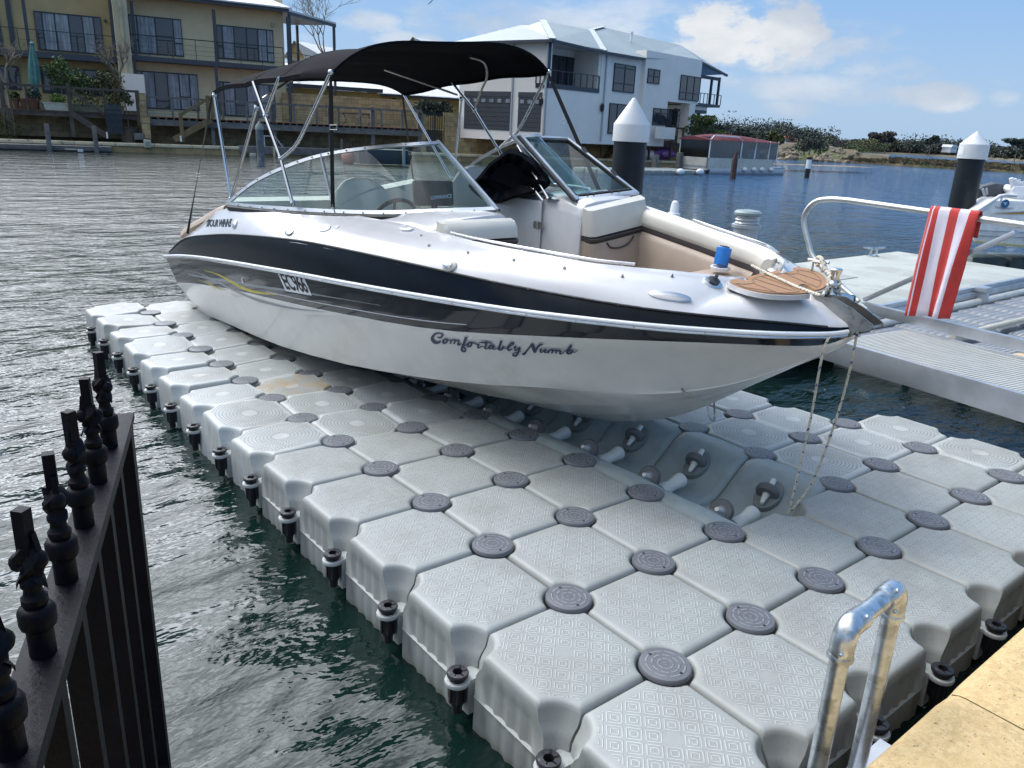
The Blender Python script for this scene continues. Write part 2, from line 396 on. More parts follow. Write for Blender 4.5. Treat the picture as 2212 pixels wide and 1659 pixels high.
M['navy2'] = mat('charcoal gelcoat band', (.010, .014, .020), .10, var=.2, coat=.22, spec=.35)
M['navytext'] = mat('navy vinyl', (.02, .025, .09), .35)
M['cream'] = mat('cream vinyl', (.58, .55, .48), .42, var=.04, bump=.1, bs=200)
M['tan'] = mat('tan vinyl', (.36, .28, .22), .5, var=.05, bump=.1, bs=200)
M['brownv'] = mat('dark brown vinyl stripe', (.045, .035, .035), .5)
M['liner'] = mat('speckled floor liner', (.45, .42, .36), .6, bump=.2, bs=90)
M['canvas'] = mat('black canvas', (.007, .0075, .010), .95, var=.2, vs=3, bump=.25, bs=25, spec=.06)
M['web'] = mat('black webbing', (.008, .008, .009), .8)
M['glass'] = glass('tinted windscreen glass', (.66, .80, .78), .015)
M['glass2'] = glass('clear plastic window', (.30, .33, .37), .10, .15)
M['galv'] = mat('galvanised steel', (.56, .60, .64), .3, .95, var=.16, vs=24, fn=wear_rough(.18, .45, 40), col2=(.38, .40, .42), c2s=18, c2lo=.5, c2hi=.6)
M['iron'] = mat('black powder coated iron', (.003, .003, .0055), .5, var=.3, vs=30, bump=.2, bs=120, spec=.12)
# ================================================================ WATER
ZW = -0.33
def water_mat():
    m = bpy.data.materials.new('harbour water'); m.use_nodes = True; t = NT(m.node_tree); t.n.clear()
    out = t.new('ShaderNodeOutputMaterial'); b = t.new('ShaderNodeBsdfPrincipled'); t.l.new(b.outputs[0], out.inputs[0])
    g = t.new('ShaderNodeNewGeometry'); p = g.outputs['Position']
    b.inputs['Base Color'].default_value = (.007, .026, .026, 1); b.inputs['Roughness'].default_value = .035
    b.inputs['IOR'].default_value = 1.333; b.inputs['Specular IOR Level'].default_value = .62
    wob = t.n.new('ShaderNodeMapping'); wob.inputs['Rotation'].default_value = (0, 0, rad(-38)); wob.inputs['Scale'].default_value = (1.0, 1.9, 1)
    t.put(wob.inputs[0], p)
    big = t.noise(wob.outputs[0], .55, 3, .5, .3)
    mid = t.noise(wob.outputs[0], 2.1, 4, .55, .25)
    fine = t.noise(wob.outputs[0], 7.5, 3, .55, .2)
    # the lee of the dock is calmer than the open harbour
    sx = t.new('ShaderNodeSeparateXYZ'); t.put(sx.inputs[0], p)
    dist = t.vm('DISTANCE', p, (-1.9, -1.4, 0))
    far = t.smooth(dist, 3.0, 11.0)
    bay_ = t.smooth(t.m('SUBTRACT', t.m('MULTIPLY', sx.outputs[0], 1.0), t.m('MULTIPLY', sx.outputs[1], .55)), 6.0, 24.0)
    t.put(b.inputs['Base Color'], t.mix(bay_, (.0035, .013, .011, 1), (.028, .085, .19, 1)))  # bluer bay water; its colour also stands in for weak sky reflection
    h = t.m('ADD', t.m('MULTIPLY', big, t.m('ADD', .17, t.m('MULTIPLY', far, .16))), t.m('MULTIPLY', mid, t.m('ADD', .034, t.m('MULTIPLY', far, .095))))
    h = t.m('ADD', h, t.m('MULTIPLY', fine, t.m('ADD', .0035, t.m('MULTIPLY', far, .022))))
    bp = t.new('ShaderNodeBump'); bp.inputs['Strength'].default_value = 1.0; bp.inputs['Distance'].default_value = 1.0
    t.put(bp.inputs['Height'], h); t.l.new(bp.outputs[0], b.inputs['Normal'])
    return m
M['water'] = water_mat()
mb = MB(); mb.add([(-900, -60, ZW), (1600, -60, ZW), (1600, 1500, ZW), (-900, 1500, ZW)], [(0, 1, 2, 3)]); struct('water', mb, M['water'], ang=0)
M['bed'] = mat('silty sea bed', (.05, .06, .045), .9)
mb = MB(); mb.add([(-900, -60, -3.2), (1600, -60, -3.2), (1600, 1500, -3.2), (-900, 1500, -3.2)], [(0, 1, 2, 3)]); struct('sea_bed', mb, M['bed'], ang=0)

# ================================================================ FLOATING DOCK
def zf(x, y):
    return .004 - .010 * x - .052 * sstep(y, 1.3, 4.6) - .095 * sstep(y, 1.4, 3.8) * max(0, 1 - abs(x - 1.5) / 2.0)
def cube_mesh(name, matl, ribs):
    H = .245; R = .104
    def outline(r, inset, rib):
        pts = []
        for q in range(4):
            a0 = q * math.pi / 2
            c, s = round(math.cos(a0)), round(math.sin(a0))
            loc = []
            # side facing +x, from -y to +y
            span = .25 - (r + inset * .9) - .003
            for k in range(17):
                y = -span + 2 * span * k / 16
                x = H - inset
                if rib and 2 <= k <= 14 and k % 3 != 2: x -= .009
                loc.append((x, y))
            # corner arc (concave, centred on the corner)
            for k in range(1, 8):
                t = math.pi / 2 * k / 8
                cx = .25; ri = r + inset * .9
                loc.append((min(H - inset, cx - ri * math.sin(t)), min(H - inset, cx - ri * math.cos(t))))
            pts += [(x * c - y * s, x * s + y * c) for x, y in loc]
        return pts
    def fix(r, inset, z, rib=False):
        return [Vector((x, y, z)) for x, y in outline(r, inset, rib)]
    rows = [fix(R - .003, .026, 0), fix(R - .003, .012, -.003), fix(R - .003, .004, -.010), fix(R - .004, 0, -.024)]
    if ribs:
        rows += [fix(R - .012, 0, -.06), fix(R - .03, 0, -.085, True), fix(.062, 0, -.11, True), fix(.058, 0, -.195, True), fix(.058, -.003, -.2, False), fix(.058, 0, -.206, True), fix(.058, .0, -.36, True), fix(.06, .02, -.4, True)]
    else:
        rows += [fix(R - .012, 0, -.06), fix(R - .03, 0, -.09), fix(.062, 0, -.12), fix(.058, 0, -.2), fix(.058, 0, -.24, True), fix(.058, 0, -.36, True), fix(.06, .02, -.4, True)]
    b = MB(); b.loft(rows, closed=True, cap=False)
    n = len(rows[0]); ring = [p * .5 for p in rows[0]]
    b.loft([[Vector((0, 0, 0))] * 0 + ring, rows[0]], closed=True)
    for i in range(n): b.add([Vector((0, 0, 0)), ring[i], ring[(i + 1) % n]], [(0, 1, 2)])
    return mesh(name, b, matl, 50)
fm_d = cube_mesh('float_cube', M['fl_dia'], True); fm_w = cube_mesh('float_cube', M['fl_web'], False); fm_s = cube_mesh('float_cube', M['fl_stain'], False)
b = MB(); b.lathe((0, 0, 0), [(.001, .007), (.080, .007), (.089, .005), (.0925, .000), (.093, -.012), (.06, -.03)], 40); cap_me = mesh('joint_cap', b, M['cap'], 40)
# edge connector: plastic lug ring with black flange bolt hanging below it
b = MB()
b.lathe((0, 0, -.135), [(.018, .022), (.038, .022), (.041, .016), (.039, .006), (.03, .006), (.03, -.005)], 24, mi=0, cap=False)
b.lathe((0, 0, -.135), [(.018, .022), (.017, .0), (.017, -.06)], 18, mi=0, cap=False)
b.lathe((0, 0, -.155), [(.029, 0), (.029, -.09), (.022, -.095), (.02, -.13)], 10, mi=0)
for k in range(6):
    a = k * math.pi / 3; b.beam((.029 * math.cos(a), .029 * math.sin(a), -.155), (.029 * math.cos(a), .029 * math.sin(a), -.235), .010, .010, 0)
bolt_me = mesh('edge_bolt', b, M['blackpl'], 35)
b = MB()
for z in (-.150,):
    b.lathe((0, 0, z), [(.03, .006), (.046, .006), (.048, 0), (.046, -.010), (.03, -.010)], 24, cap=False)
b.box((.02, -.034, -.162), (.13, .034, -.146)); b.box((.03, -.028, -.30), (.12, .028, -.162))
lug_me = mesh('lug', b, M['fl_web'], 35)

dock = thing('floating_dock', 'pale grey floating dock of plastic cubes with round joint caps, carrying the white bowrider boat', 'floating dock', (1.5, .5, 0))
def child(name, me, par, loc, rot=None):
    o = bpy.data.objects.new(name, me); COL.objects.link(o); o.parent = par; o.location = Vector(loc) - (par.location if par is dock else Vector((0, 0, 0)))
    if rot: o.rotation_euler = rot
    return o
random.seed(5)
cells = set()
for j in range(-1, 14):
    for i in range(-1, 2): cells.add((i, j))
for j in range(-1, 1):
    for i in range(2, 4): cells.add((i, j))
for j in range(-1, 14):
    for i in (4, 5): cells.add((i, j))
for j in range(-1, 2): cells.add((6, j))
for (i, j) in sorted(cells):
    x, y = i * .5 + .25, j * .5 + .25; z = zf(x, y)
    if i < 4: me = fm_d if j < 5 else fm_w
    elif i == 4: me = fm_d if j < 1 else fm_w
    elif i == 5: me = fm_d if j < 1 else fm_w
    else: me = fm_d if j < 0 else fm_w
    if (i, j) == (0, 7): me = fm_s
    sxp = (zf(x + .2, y) - zf(x - .2, y)) / .4; syp = (zf(x, y + .2) - zf(x, y - .2)) / .4
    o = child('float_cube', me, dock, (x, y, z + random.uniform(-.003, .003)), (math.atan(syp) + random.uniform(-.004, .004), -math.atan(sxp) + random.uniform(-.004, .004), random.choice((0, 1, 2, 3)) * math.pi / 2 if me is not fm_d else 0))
    if me is fm_s: o['label'] = 'float cube with a rusty orange stain on its top'
bay = lambda i, j: 2 <= i <= 3 and j >= 1
def occ(i, j): return (i, j) in cells or (bay(i, j) and j < 14)
for i in range(-1, 8):
    for j in range(-1, 15):
        q = [occ(i - 1, j - 1), occ(i, j - 1), occ(i, j), occ(i - 1, j)]; n = sum(q)
        x, y = i * .5, j * .5; z = zf(x, y)
        if n == 4 or (n == 3):
            if i == 3 and j >= 1: continue
            o = child('joint_cap', cap_me, dock, (x, y, z + .0), (0, 0, rad(random.choice((35, 42, 50, 38)))))
        elif n in (1, 2):
            dx = (-1 if (q[1] or q[2]) and not (q[0] or q[3]) else 1 if (q[0] or q[3]) and not (q[1] or q[2]) else 0)
            dy = (-1 if (q[2] or q[3]) and not (q[0] or q[1]) else 1 if (q[0] or q[1]) and not (q[2] or q[3]) else 0)
            if n == 1: continue
            off = Vector((dx, dy, 0)) * .030
            a = math.atan2(-dy, -dx)
            bo = child('edge_bolt', bolt_me, dock, Vector((x, y, z)) + off)
            lg = bpy.data.objects.new('lug', lug_me); COL.objects.link(lg); lg.parent = bo; lg.rotation_euler = (0, 0, a)
# cradle blocks of the drive-on bay: one metre wide shallow V with two wheels and a keel roller each
def bayblock():
    b = MB(); rows = []
    xs = [-.50, -.47, -.42, -.36, -.30, -.22, -.14, -.07, 0, .07, .14, .22, .30, .36, .42, .47, .50]
    def hz(x):
        ax = abs(x)
        if ax > .38: return -.012 - (.02 if ax > .49 else 0)
        return -.012 - .20 * sstep(.40 - ax, 0, .33)
    for y, dz in ((-.249, -.35), (-.249, -.03), (-.235, -.006), (-.2, 0), (-.1, 0), (0, .004), (.1, 0), (.2, 0), (.235, -.006), (.249, -.03), (.249, -.35)):
        rows.append([Vector((x, y, (hz(x) + dz * (1 if abs(dz) < .1 else .45)))) for x in xs])
    b.loft(rows); return b
bb = bayblock(); bay_me = mesh('cradle_block', bb, M['fl_bay'], 50)
b = MB()   # sunk wheel pocket rim
b.lathe((0, 0, 0), [(.075, .0), (.078, -.03), (.06, -.06)], 24, cap=True); pocket_me = mesh('wheel_pocket', b, mat('recess plastic', (.17, .195, .195), .6), 40)
b = MB()
b.lathe((0, 0, 0), [(.03, -.022), (.056, -.022), (.064, -.012), (.066, 0), (.064, .012), (.056, .022), (.03, .022)], 28, ax=(1, 0, 0), mi=0, cap=False)
b.lathe((0, 0, 0), [(.012, -.02), (.045, -.016), (.045, .016), (.012, .02)], 20, ax=(1, 0, 0), mi=1)
b.lathe((0, 0, 0), [(.011, -.085), (.013, -.07), (.019, -.03), (.019, .03), (.017, .05), (.015, .095)], 12, ax=(1, 0, 0), mi=2)
wheel_me = mesh('wheel', b, [M['wheel'], mat('grey wheel hub', (.2, .22, .26), .5), M['rollerw']], 35)
b = MB(); b.lathe((0, 0, 0), [(.012, -.105), (.042, -.10), (.045, -.085), (.036, -.02), (.034, .0), (.036, .02), (.045, .085), (.042, .10), (.012, .105)], 24, ax=(1, 0, 0)); roll_me = mesh('keel_roller', b, M['rollerw'], 40)
for j in range(1, 14):
    y = j * .5 + .25; z = zf(1.5, y) + .01
    o = child('cradle_block', bay_me, dock, (1.5, y, z))
    for sx in (-1, 1):
        yy = -.02
        w = bpy.data.objects.new('wheel', wheel_me); COL.objects.link(w); w.parent = o; w.location = (.205 * sx, yy, -.082); w.rotation_euler = (0, rad(-28) * sx if sx > 0 else rad(28), rad(14))
        p = bpy.data.objects.new('wheel_pocket', pocket_me); COL.objects.link(p); p.parent = o; p.location = (.215 * sx, yy + .0, -.098); p.rotation_euler = (0, rad(-33) * sx, 0); p.scale = (1.35, .95, 1)
    r = bpy.data.objects.new('keel_roller', roll_me); COL.objects.link(r); r.parent = o; r.location = (-.055, -.06, -.16); r.rotation_euler = (0, rad(-6), rad(4))

# small textured step plate and foot below the grab rail
M['step'] = mat('pale grey step plastic', (.40, .42, .46), .5)
b = MB(); b.box((-.30, -.79, -.10), (.36, -.60, -.055))
for k in range(7): b.box((-.28 + k * .09, -.775, -.055), (-.24 + k * .09, -.755, -.049)); b.box((-.25 + k * .09, -.725, -.055), (-.21 + k * .09, -.705, -.049))
o = obj('step_plate', b, M['step'], dock, bevel=.003)

# ================================================================ GALVANISED GRAB RAIL
g = thing('grab_rail', 'galvanised pipe grab rail with elbow fittings between the floating dock and the stone quay', 'handrail', (-.04, -.65, -.5))
ZR = .60; xa, xb = -.160, .098
b = MB(); b.tube([(xa - .0, -.65, -.9), (xa, -.65, ZR - .04)], .0245, 28); obj('post', b, M['galv'], g)
b = MB(); b.tube([(xb - .0, -.65, -.9), (xb, -.65, ZR - .02)], .0245, 28); obj('post', b, M['galv'], g)
b = MB(); b.tube([(xa + .03, -.65, ZR + .004), (xb - .03, -.65, ZR + .022)], .0245, 28); obj('crossbar', b, M['galv'], g)
for x, sx, zz in ((xa, 1, ZR), (xb, -1, ZR + .022)):
    b = MB(); path = [(x, -.65, zz - .085), (x, -.65, zz - .045), (x + .004 * sx, -.65, zz - .022), (x + .016 * sx, -.65, zz - .004), (x + .034 * sx, -.65, zz + .002), (x + .075 * sx, -.65, zz + .004 * sx)]
    b.tube(smoothpts(path, 4), .0305, 28)
    b.lathe((x, -.65, zz - .085), [(.0325, -.003), (.0335, .004), (.031, .012)], 28)
    e = obj('elbow_fitting', b, M['galv'], g, ang=50)
    b = MB(); b.lathe((x - .032 if sx > 0 else x - .024, -.665, zz - .055), [(.006, -.004), (.006, .006), (.003, .008)], 8, ax=(-.6, -.5, 0.2)); b.lathe((x + .055 * sx - .0, -.672, zz + .024), [(.006, -.004), (.006, .006), (.003, .008)], 8, ax=(-.4, -.5, .7)); obj('set_screw', b, M['steel'], e)

# ================================================================ STONE QUAY
def stonefn(t, b, co, c):
    v = t.new('ShaderNodeTexVoronoi'); v.inputs['Scale'].default_value = 150; t.put(v.inputs['Vector'], co)
    n = t.noise(co, 55, 4, .7); n2 = t.noise(co, 300, 3, .7); big = t.noise(co, 9, 5, .6)
    c = t.mix(t.smooth(n, .4, .62), c, (.55, .40, .20, 1))
    c = t.mix(t.m('MULTIPLY', t.smooth(n2, .55, .7), .6), c, (.66, .56, .37, 1))
    c = t.mix(t.m('MULTIPLY', t.smooth(big, .5, .7), .4), c, (.42, .27, .11, 1))
    pit = t.smooth(t.noise(co, 85, 3, .75), .635, .69)
    c = t.mix(t.m('MULTIPLY', pit, .9), c, (.08, .06, .045, 1))
    bp = t.new('ShaderNodeBump'); bp.inputs['Strength'].default_value = .8; bp.inputs['Distance'].default_value = .004
    t.put(bp.inputs['Height'], t.m('SUBTRACT', t.m('ADD', t.m('MULTIPLY', n, .6), t.m('MULTIPLY', n2, .35)), t.m('MULTIPLY', pit, 1.0))); t.l.new(bp.outputs[0], b.inputs['Normal'])
    return c
M['lime'] = mat('limestone paving', (.46, .32, .145), .8, var=.12, vs=12, fn=stonefn)
quay = thing('stone_quay', 'yellow limestone quay edge slabs at the near right corner, beside the floating dock', 'quay', (.3, -1.2, ZW))
zq = .30
rs = random.Random(3)
for k, (x0, x1) in enumerate([(-3.4, -2.5), (-2.494, -1.6), (-1.594, -.68), (-.674, .276), (.282, 1.22), (1.226, 2.2), (2.206, 3.2), (3.206, 4.6)]):
    for q, (y0, y1) in enumerate([(-1.32, -.775), (-2.0, -1.326)]):
        b = MB(); n = 14; dz = rs.uniform(-.002, .002)
        rows = []
        ys = [y0, y0 + .012] + [y0 + .012 + (y1 - y0 - .06) * t / 6 for t in range(1, 7)] + [y1 - .03, y1 - .012, y1, y1 - .002]
        for i in range(n + 1):
            x = x0 + (x1 - x0) * i / n; e = .010 if i in (0, n) else 0
            rows.append([Vector((x, y, zq + dz - e - (.010 if y == y0 else 0) - (.004 if abs(y - (y1 - .03)) < 1e-6 else .012 if abs(y - (y1 - .012)) < 1e-6 else .034 if y == y1 else 0) + rs.uniform(-.0012, .0012))) for y in ys[:-1]] + [Vector((x, y1 - .002, zq - .13))])
        b.loft(rows)
        obj('paving_slab', b, M['lime'], quay, ang=60)
b = MB(); b.box((-3.4, -2.0, -2.5), (4.6, -.80, zq - .045)); obj('quay_wall', b, mat('dark wet quay wall', (.09, .075, .055), .7, bump=.4, bs=20), quay)

# ================================================================ WROUGHT IRON FENCE
F0 = Vector((-1.657, -.06, 0)); FD = Vector((.318, .948, 0)).normalized(); FN = Vector((FD.y, -FD.x, 0)); ZFc = 1.22
fen = thing('iron_fence', 'black wrought iron fence with twisted leaf finials at the left edge, out over the water', 'fence', (F0.x, F0.y, .3))
def fp(s, n=0, z=0): return F0 + FD * s + FN * n + Vector((0, 0, z))
b = MB(); e0, e1 = -1.6, .165
b.beam(fp(e0, 0, ZFc - .007), fp(e1, 0, ZFc - .007), .046, .012)
obj('top_rail', b, M['iron'], fen, bevel=.0015)
b = MB(); b.beam(fp(e0, .0, ZFc - .022), fp(e1 - .002, .0, ZFc - .022), .038, .018); b.beam(fp(e0, 0, .42), fp(e1, 0, .42), .03, .03); obj('under_rail', b, M['iron'], fen)
b = MB(); b.beam(fp(.147, 0, ZFc - .031), fp(.147, 0, .2), .036, .036, up=(FD.x, FD.y, 0)); obj('end_post', b, M['iron'], fen)
spc = .1405
# finial: collar, base ring, knot of leaves, square spike
fb = MB()
fb.lathe((0, 0, 0), [(.0125, 0), (.0125, .030), (.0165, .034), (.0175, .038), (.0175, .052), (.015, .056), (.0105, .058)], 16)
fb.lathe((0, 0, .057), [(.0105, 0), (.0125, .004), (.0125, .010), (.0095, .013), (.0085, .02), (.011, .024), (.011, .029), (.0085, .033), (.007, .037)], 12)
rows = []
for k in range(9):
    z = .088 + .018 * k / 4; a = k * .35; r = .008 + .004 * math.sin(math.pi * k / 8)
    rows.append([Vector((r * (1 + .25 * math.cos(3 * t)) * math.cos(t + a), r * (1 + .25 * math.cos(3 * t)) * math.sin(t + a), z)) for t in [2 * math.pi * i / 12 for i in range(12)]])
fb.loft(rows, closed=True, cap=True)
def leaf(base, d, w, drop):
    base = Vector(base); d = Vector(d); s = d.cross(Vector((0, 0, 1))).normalized(); L = []
    for k in range(7):
        t = k / 6; c = base + d * t + Vector((0, 0, drop * (t - t * t * 1.6))); ww = w * math.sin(math.pi * min(1, t * .9 + .1)) ; tk = .0022
        L.append([c - s * ww, c + Vector((0, 0, tk + .002)), c + s * ww, c - Vector((0, 0, tk))])
    fb.loft(L, closed=True, cap=True)
leaf((0, 0, .096), (.014, .004, -.014), .010, .010); leaf((0, 0, .100), (-.013, -.006, -.016), .010, .010); leaf((0, 0, .099), (.002, -.013, .008), .009, .010)
fb.ball((.009, .003, .108), (.009, .009, .011), 10, 6); fb.ball((-.009, -.003, .106), (.0085, .0085, .010), 10, 6)
fb.beam((0, 0, .1), (.001, 0, .164), .0125, .0125, up=(1, 0, 0))
fb.beam((.011, .004, .103), (.006, .002, .138), .006, .006, up=(1, 0, 0))
fin_me = mesh('finial', fb, M['iron'], 40)
bm_ = MB(); bm_.beam((0, 0, 0), (0, 0, -.80), .026, .026, up=(1, 0, 0)); bal_me = mesh('baluster', bm_, M['iron'], 30)
for k in range(0, 11):
    s = -k * spc
    o = bpy.data.objects.new('finial', fin_me); COL.objects.link(o); o.parent = fen; o.location = fp(s, 0, ZFc - .001) - fen.location; o.rotation_euler = (0, 0, math.atan2(FD.y, FD.x) + (.9 * k + .6))
for k in range(0, 11):
    s = -k * spc
    o = bpy.data.objects.new('baluster', bal_me); COL.objects.link(o); o.parent = fen; o.location = fp(s, 0, ZFc - .03) - fen.location; o.rotation_euler = (0, 0, math.atan2(FD.y, FD.x))
# ================================================================ BOAT
BX = 1.5
def tab(rows):
    def f(y):
        if y <= rows[0][0]: return rows[0][1:]
        for a, b in zip(rows, rows[1:]):
            if y <= b[0]:
                t = (y - a[0]) / (b[0] - a[0]); return tuple(p + (q - p) * t for p, q in zip(a[1:], b[1:]))
        return rows[-1][1:]
    return f
def smtab(rows, k=6):
    P = smoothpts([Vector(r) for r in rows], k); P = sorted([tuple(p) for p in P]); return tab(P)
Y0, Y1 = .31, 6.85
rub = smtab([(.31, 1.455, .957), (.34, 1.38, .95), (.41, 1.275, .945), (.57, 1.08, .94), (.89, .79, .936), (1.31, .57, .921), (1.65, .475, .901), (2.2, .385, .865), (2.87, .30, .823), (3.88, .25, .748), (5.25, .235, .622), (6.07, .235, .528), (6.85, .27, .41)])
btop = smtab([(.31, 1.46, .975), (.34, 1.39, .975), (.42, 1.30, .978), (.94, .80, 1.000), (1.61, .525, 1.014), (2.26, .40, 1.019), (2.92, .33, 1.010), (3.65, .29, .981), (4.67, .272, .890), (5.33, .27, .807), (6.17, .28, .665), (6.85, .31, .435)])
bbot = smtab([(.31, 1.47, .93), (.386, 1.29, .893), (.76, .955, .864), (1.365, .635, .791), (2.18, .43, .674), (3.3, .315, .566), (4.02, .285, .500), (4.97, .272, .41), (6.1, .275, .27), (6.85, .31, .17)])
chine = smtab([(.31, 1.5, .935), (.40, 1.47, .84), (.73, 1.34, .63), (.95, 1.22, .535), (1.25, 1.04, .465), (1.71, .81, .400), (2.27, .665, .297), (3.1, .54, .176), (3.7, .485, .105), (4.5, .455, .023), (5.5, .44, -.035), (6.85, .45, -.12)])
keelz = smtab([(.31, .94, 0), (.345, .88, 0), (.73, .60, 0), (.95, .44, 0), (1.13, .31, 0), (1.30, .215, 0), (1.50, .13, 0), (1.75, .045, 0), (2.2, -.035, 0), (3.0, -.08, 0), (6.85, -.34, 0)])
def hull_rows(y, side):
    kz = keelz(y)[0]; c = chine(y); bb = bbot(y); r = rub(y)
    cx, cz = c[0], max(c[1], kz + .001)
    mx, mz = BX - (BX - cx) * .5, kz + (cz - kz) * .46
    q_ = min(1, max(0, (y - .9) * 1.2)); w_ = BX - cx; L_ = lambda t, d=0: (BX - w_ * t, kz + (cz - kz) * t * .93 + d * q_)
    pts = [(BX, kz), L_(.30), L_(.31, -.010), L_(.34, -.008), L_(.62), L_(.63, -.012), L_(.67, -.010), (BX - w_ + .04 * q_ * w_, cz - (cz - kz) * .07 * (1 - q_) - .004), (cx, cz)]
    for t in (.2, .4, .6, .8): pts.append((cx + (bb[0] - cx) * t + .020 * math.sin(math.pi * t) * (1 if y < 2 else 0), cz + (bb[1] - cz) * t))
    pts.append((bb[0], bb[1]))
    for t in (.33, .66): pts.append((bb[0] + (r[0] - bb[0]) * t, bb[1] + (r[1] - bb[1]) * t))
    pts.append((r[0], r[1]))
    # gunwale moulding above the rub strip up to the navy band's upper edge
    bt = btop(y)
    for t in (.12, .5, .9, 1.0): pts.append((r[0] + (bt[0] - r[0]) * t - .004 * math.sin(math.pi * t), r[1] + (bt[1] - r[1]) * t))
    k_ = max(0, (y - 6.0) / .85) * .85
    return [Vector((x if side < 0 else 2 * BX - x, y - max(0, r[1] - z) * k_, z)) for x, z in pts]
def hull_x(y, z):
    rs_ = hull_rows(y, -1)[8:]
    for a, b in zip(rs_, rs_[1:]):
        if a.z <= z <= b.z: return a.x + (b.x - a.x) * (z - a.z) / max(1e-6, b.z - a.z)
    return rs_[-1].x if z > rs_[-1].z else rs_[0].x
stn = [.31, .318, .33, .345, .37, .40, .45, .5, .57, .65, .73, .82, .92, 1.02, 1.13, 1.25, 1.4, 1.55, 1.75, 2.0, 2.3, 2.6, 3.0, 3.4, 3.9, 4.4, 4.9, 5.4, 5.8, 6.2, 6.5, 6.7, 6.85]
ROLL[0] = True
boat = thing('bowrider_boat', 'white bowrider boat with navy bands and a black bimini top, resting on the floating dock', 'boat', (1.5, 3.5, -.1))
hb = MB()
for side in (-1, 1):
    rows = [hull_rows(y, side) for y in stn]; n = len(rows[0])
    for i in range(len(rows) - 1):
        for j in range(n - 1):
            mi = 0 if j < 13 else 1 if j < 16 else 2
            hb.add([rows[i][j], rows[i][j + 1], rows[i + 1][j + 1], rows[i + 1][j]], [(0, 1, 2, 3)], mi)
tr = hull_rows(6.85, -1); tr2 = hull_rows(6.85, 1); hb.add(tr + tr2[::-1], [tuple(range(len(tr) * 2))], 0)
def bandfn(t, b, co, c):
    # chips along the moulding edge and a faint water film
    n = t.noise(co, 30, 5, .8)
    g = t.new('ShaderNodeNewGeometry')
    return c
obj('hull', hb, [M['gelhull'], M['navy2'], M['navy']], boat, ang=22)
# rub strip: white vinyl with a stainless insert, and thin white pinstripes
def along(fn, y0, y1, n, off=0, dz=0, side=-1):
    out = []
    for k in range(n + 1):
        y = y0 + (y1 - y0) * (k / n) ** 1.5; x, z = fn(y)[:2]; x -= off
        out.append(Vector((x if side < 0 else 2 * BX - x, y, z + dz)))
    return out
for side in (-1, 1):
    b = MB()
    for off, dz, w, mi in ((.010, .000, .0105, 0), (.014, -.016, .0085, 1)):
        b.tube(along(rub, Y0, Y1, 70, off * .7, dz, side), w, 10, mi=mi)
    rr = obj('rub_rail', b, [M['whitepl'], M['steel']], boat)
    for k in range(26):
        b = MB(); y = .45 + k * .25; x, z = rub(y)[:2]; x -= .020; b.ball((x if side < 0 else 3 - x, y, z - .014), .0045, 6, 4)
        obj('screw_head', b, M['steelworn'], rr)
    b = MB()
    b.tube(along(lambda y: (btop(y)[0] + .002, btop(y)[1] - .016), .6, Y1 - .01, 60, 0, 0, side), .0042, 6)
    b.tube(along(lambda y: (hull_x(y, bbot(y)[1] + .045) , bbot(y)[1] + .045), 1.9, 4.2, 40, .001, 0, side), .0028, 6, mi=1)
    obj('pinstripe', b, [M['whitepl'], M['alupaint']], boat)
# chipped edge of the moulding near the bow
b = MB(); rs = random.Random(8)
b.tube(along(lambda y: (btop(y)[0], btop(y)[1] + .003), .36, 6.8, 80, .003, 0), .0055, 6); obj('moulding_edge', b, M['black'], boat)
b = MB()
ch = []
for k in range(260):
    y = .43 + (1.75 - .43) * k / 259; x, z = btop(y)[:2]; up_ = rs.random() < .5 + .4 * math.sin(k * .21); ch.append([Vector((x - .0065, y, z + .007)), Vector((x - .0068, y, z + .007 - (rs.uniform(.001, .009) if up_ else .0006)))])
b.loft(ch)
for k in range(0):
    y = rs.uniform(.42, 1.5) if rs.random() < .8 else rs.uniform(1.5, 5.6); x, z = btop(y)[:2]; l = rs.uniform(.002, .009)
    tn = Vector(btop(y + .01)[:1] + (0.01,) + btop(y + .01)[1:2]) ; 
    b.beam((x - .008, y - l, z + .003 + rs.uniform(-.008, .005)), (btop(y + l)[0] - .008, y + l, btop(y + l)[1] + rs.uniform(-.006, .006)), .003, rs.uniform(.002, .006))
obj('chipped_gelcoat', b, M['gel'], boat)

# ---- deck
rim = tab([(.31, 1.5, 1.02), (.80, 1.5, 1.094), (.82, 1.36, 1.105), (.88, 1.22, 1.135), (1.0, 1.05, 1.15), (1.15, .90, 1.155), (1.3, .79, 1.158), (1.7, .69, 1.163), (2.15, .65, 1.165), (2.5, .64, 1.175), (2.9, .60, 1.18), (3.3, .56, 1.18), (3.6, .51, 1.165), (4.3, .415, 1.13), (5.1, .37, 1.06), (5.5, .38, .985), (5.9, .40, .865), (6.3, .42, .70), (6.7, .44, .53), (6.85, .46, .47)])
def deck_rows(y, side):
    bt = btop(y); r = rim(y); p0 = Vector((bt[0] + .002, bt[1] + .002)); p1 = Vector(r[:2])
    if y < .8: p1 = Vector((BX, 1.0 + .09 * sstep(y, .31, .52) + .004 * sstep(y, .5, .8)))
    d = p1 - p0; rows = []
    for t in (0, .06, .14, .28, .45, .62, .78, .9, 1.0):
        p = p0 + d * t; bul = math.sin(math.pi * min(1, t * 1.15) ** .8) if t < .87 else 0
        h = (.048 if y < .78 else .030 if y < 2.5 else .030 * max(0.3, 1 - (y - 2.5) / 2)) * (0 if y < .33 else min(1, (y - .31) * 4))
        rows.append((p.x - bul * h * .35, p.y + bul * h))
    return [Vector((x if side < 0 else 2 * BX - x, y, z)) for x, z in rows]
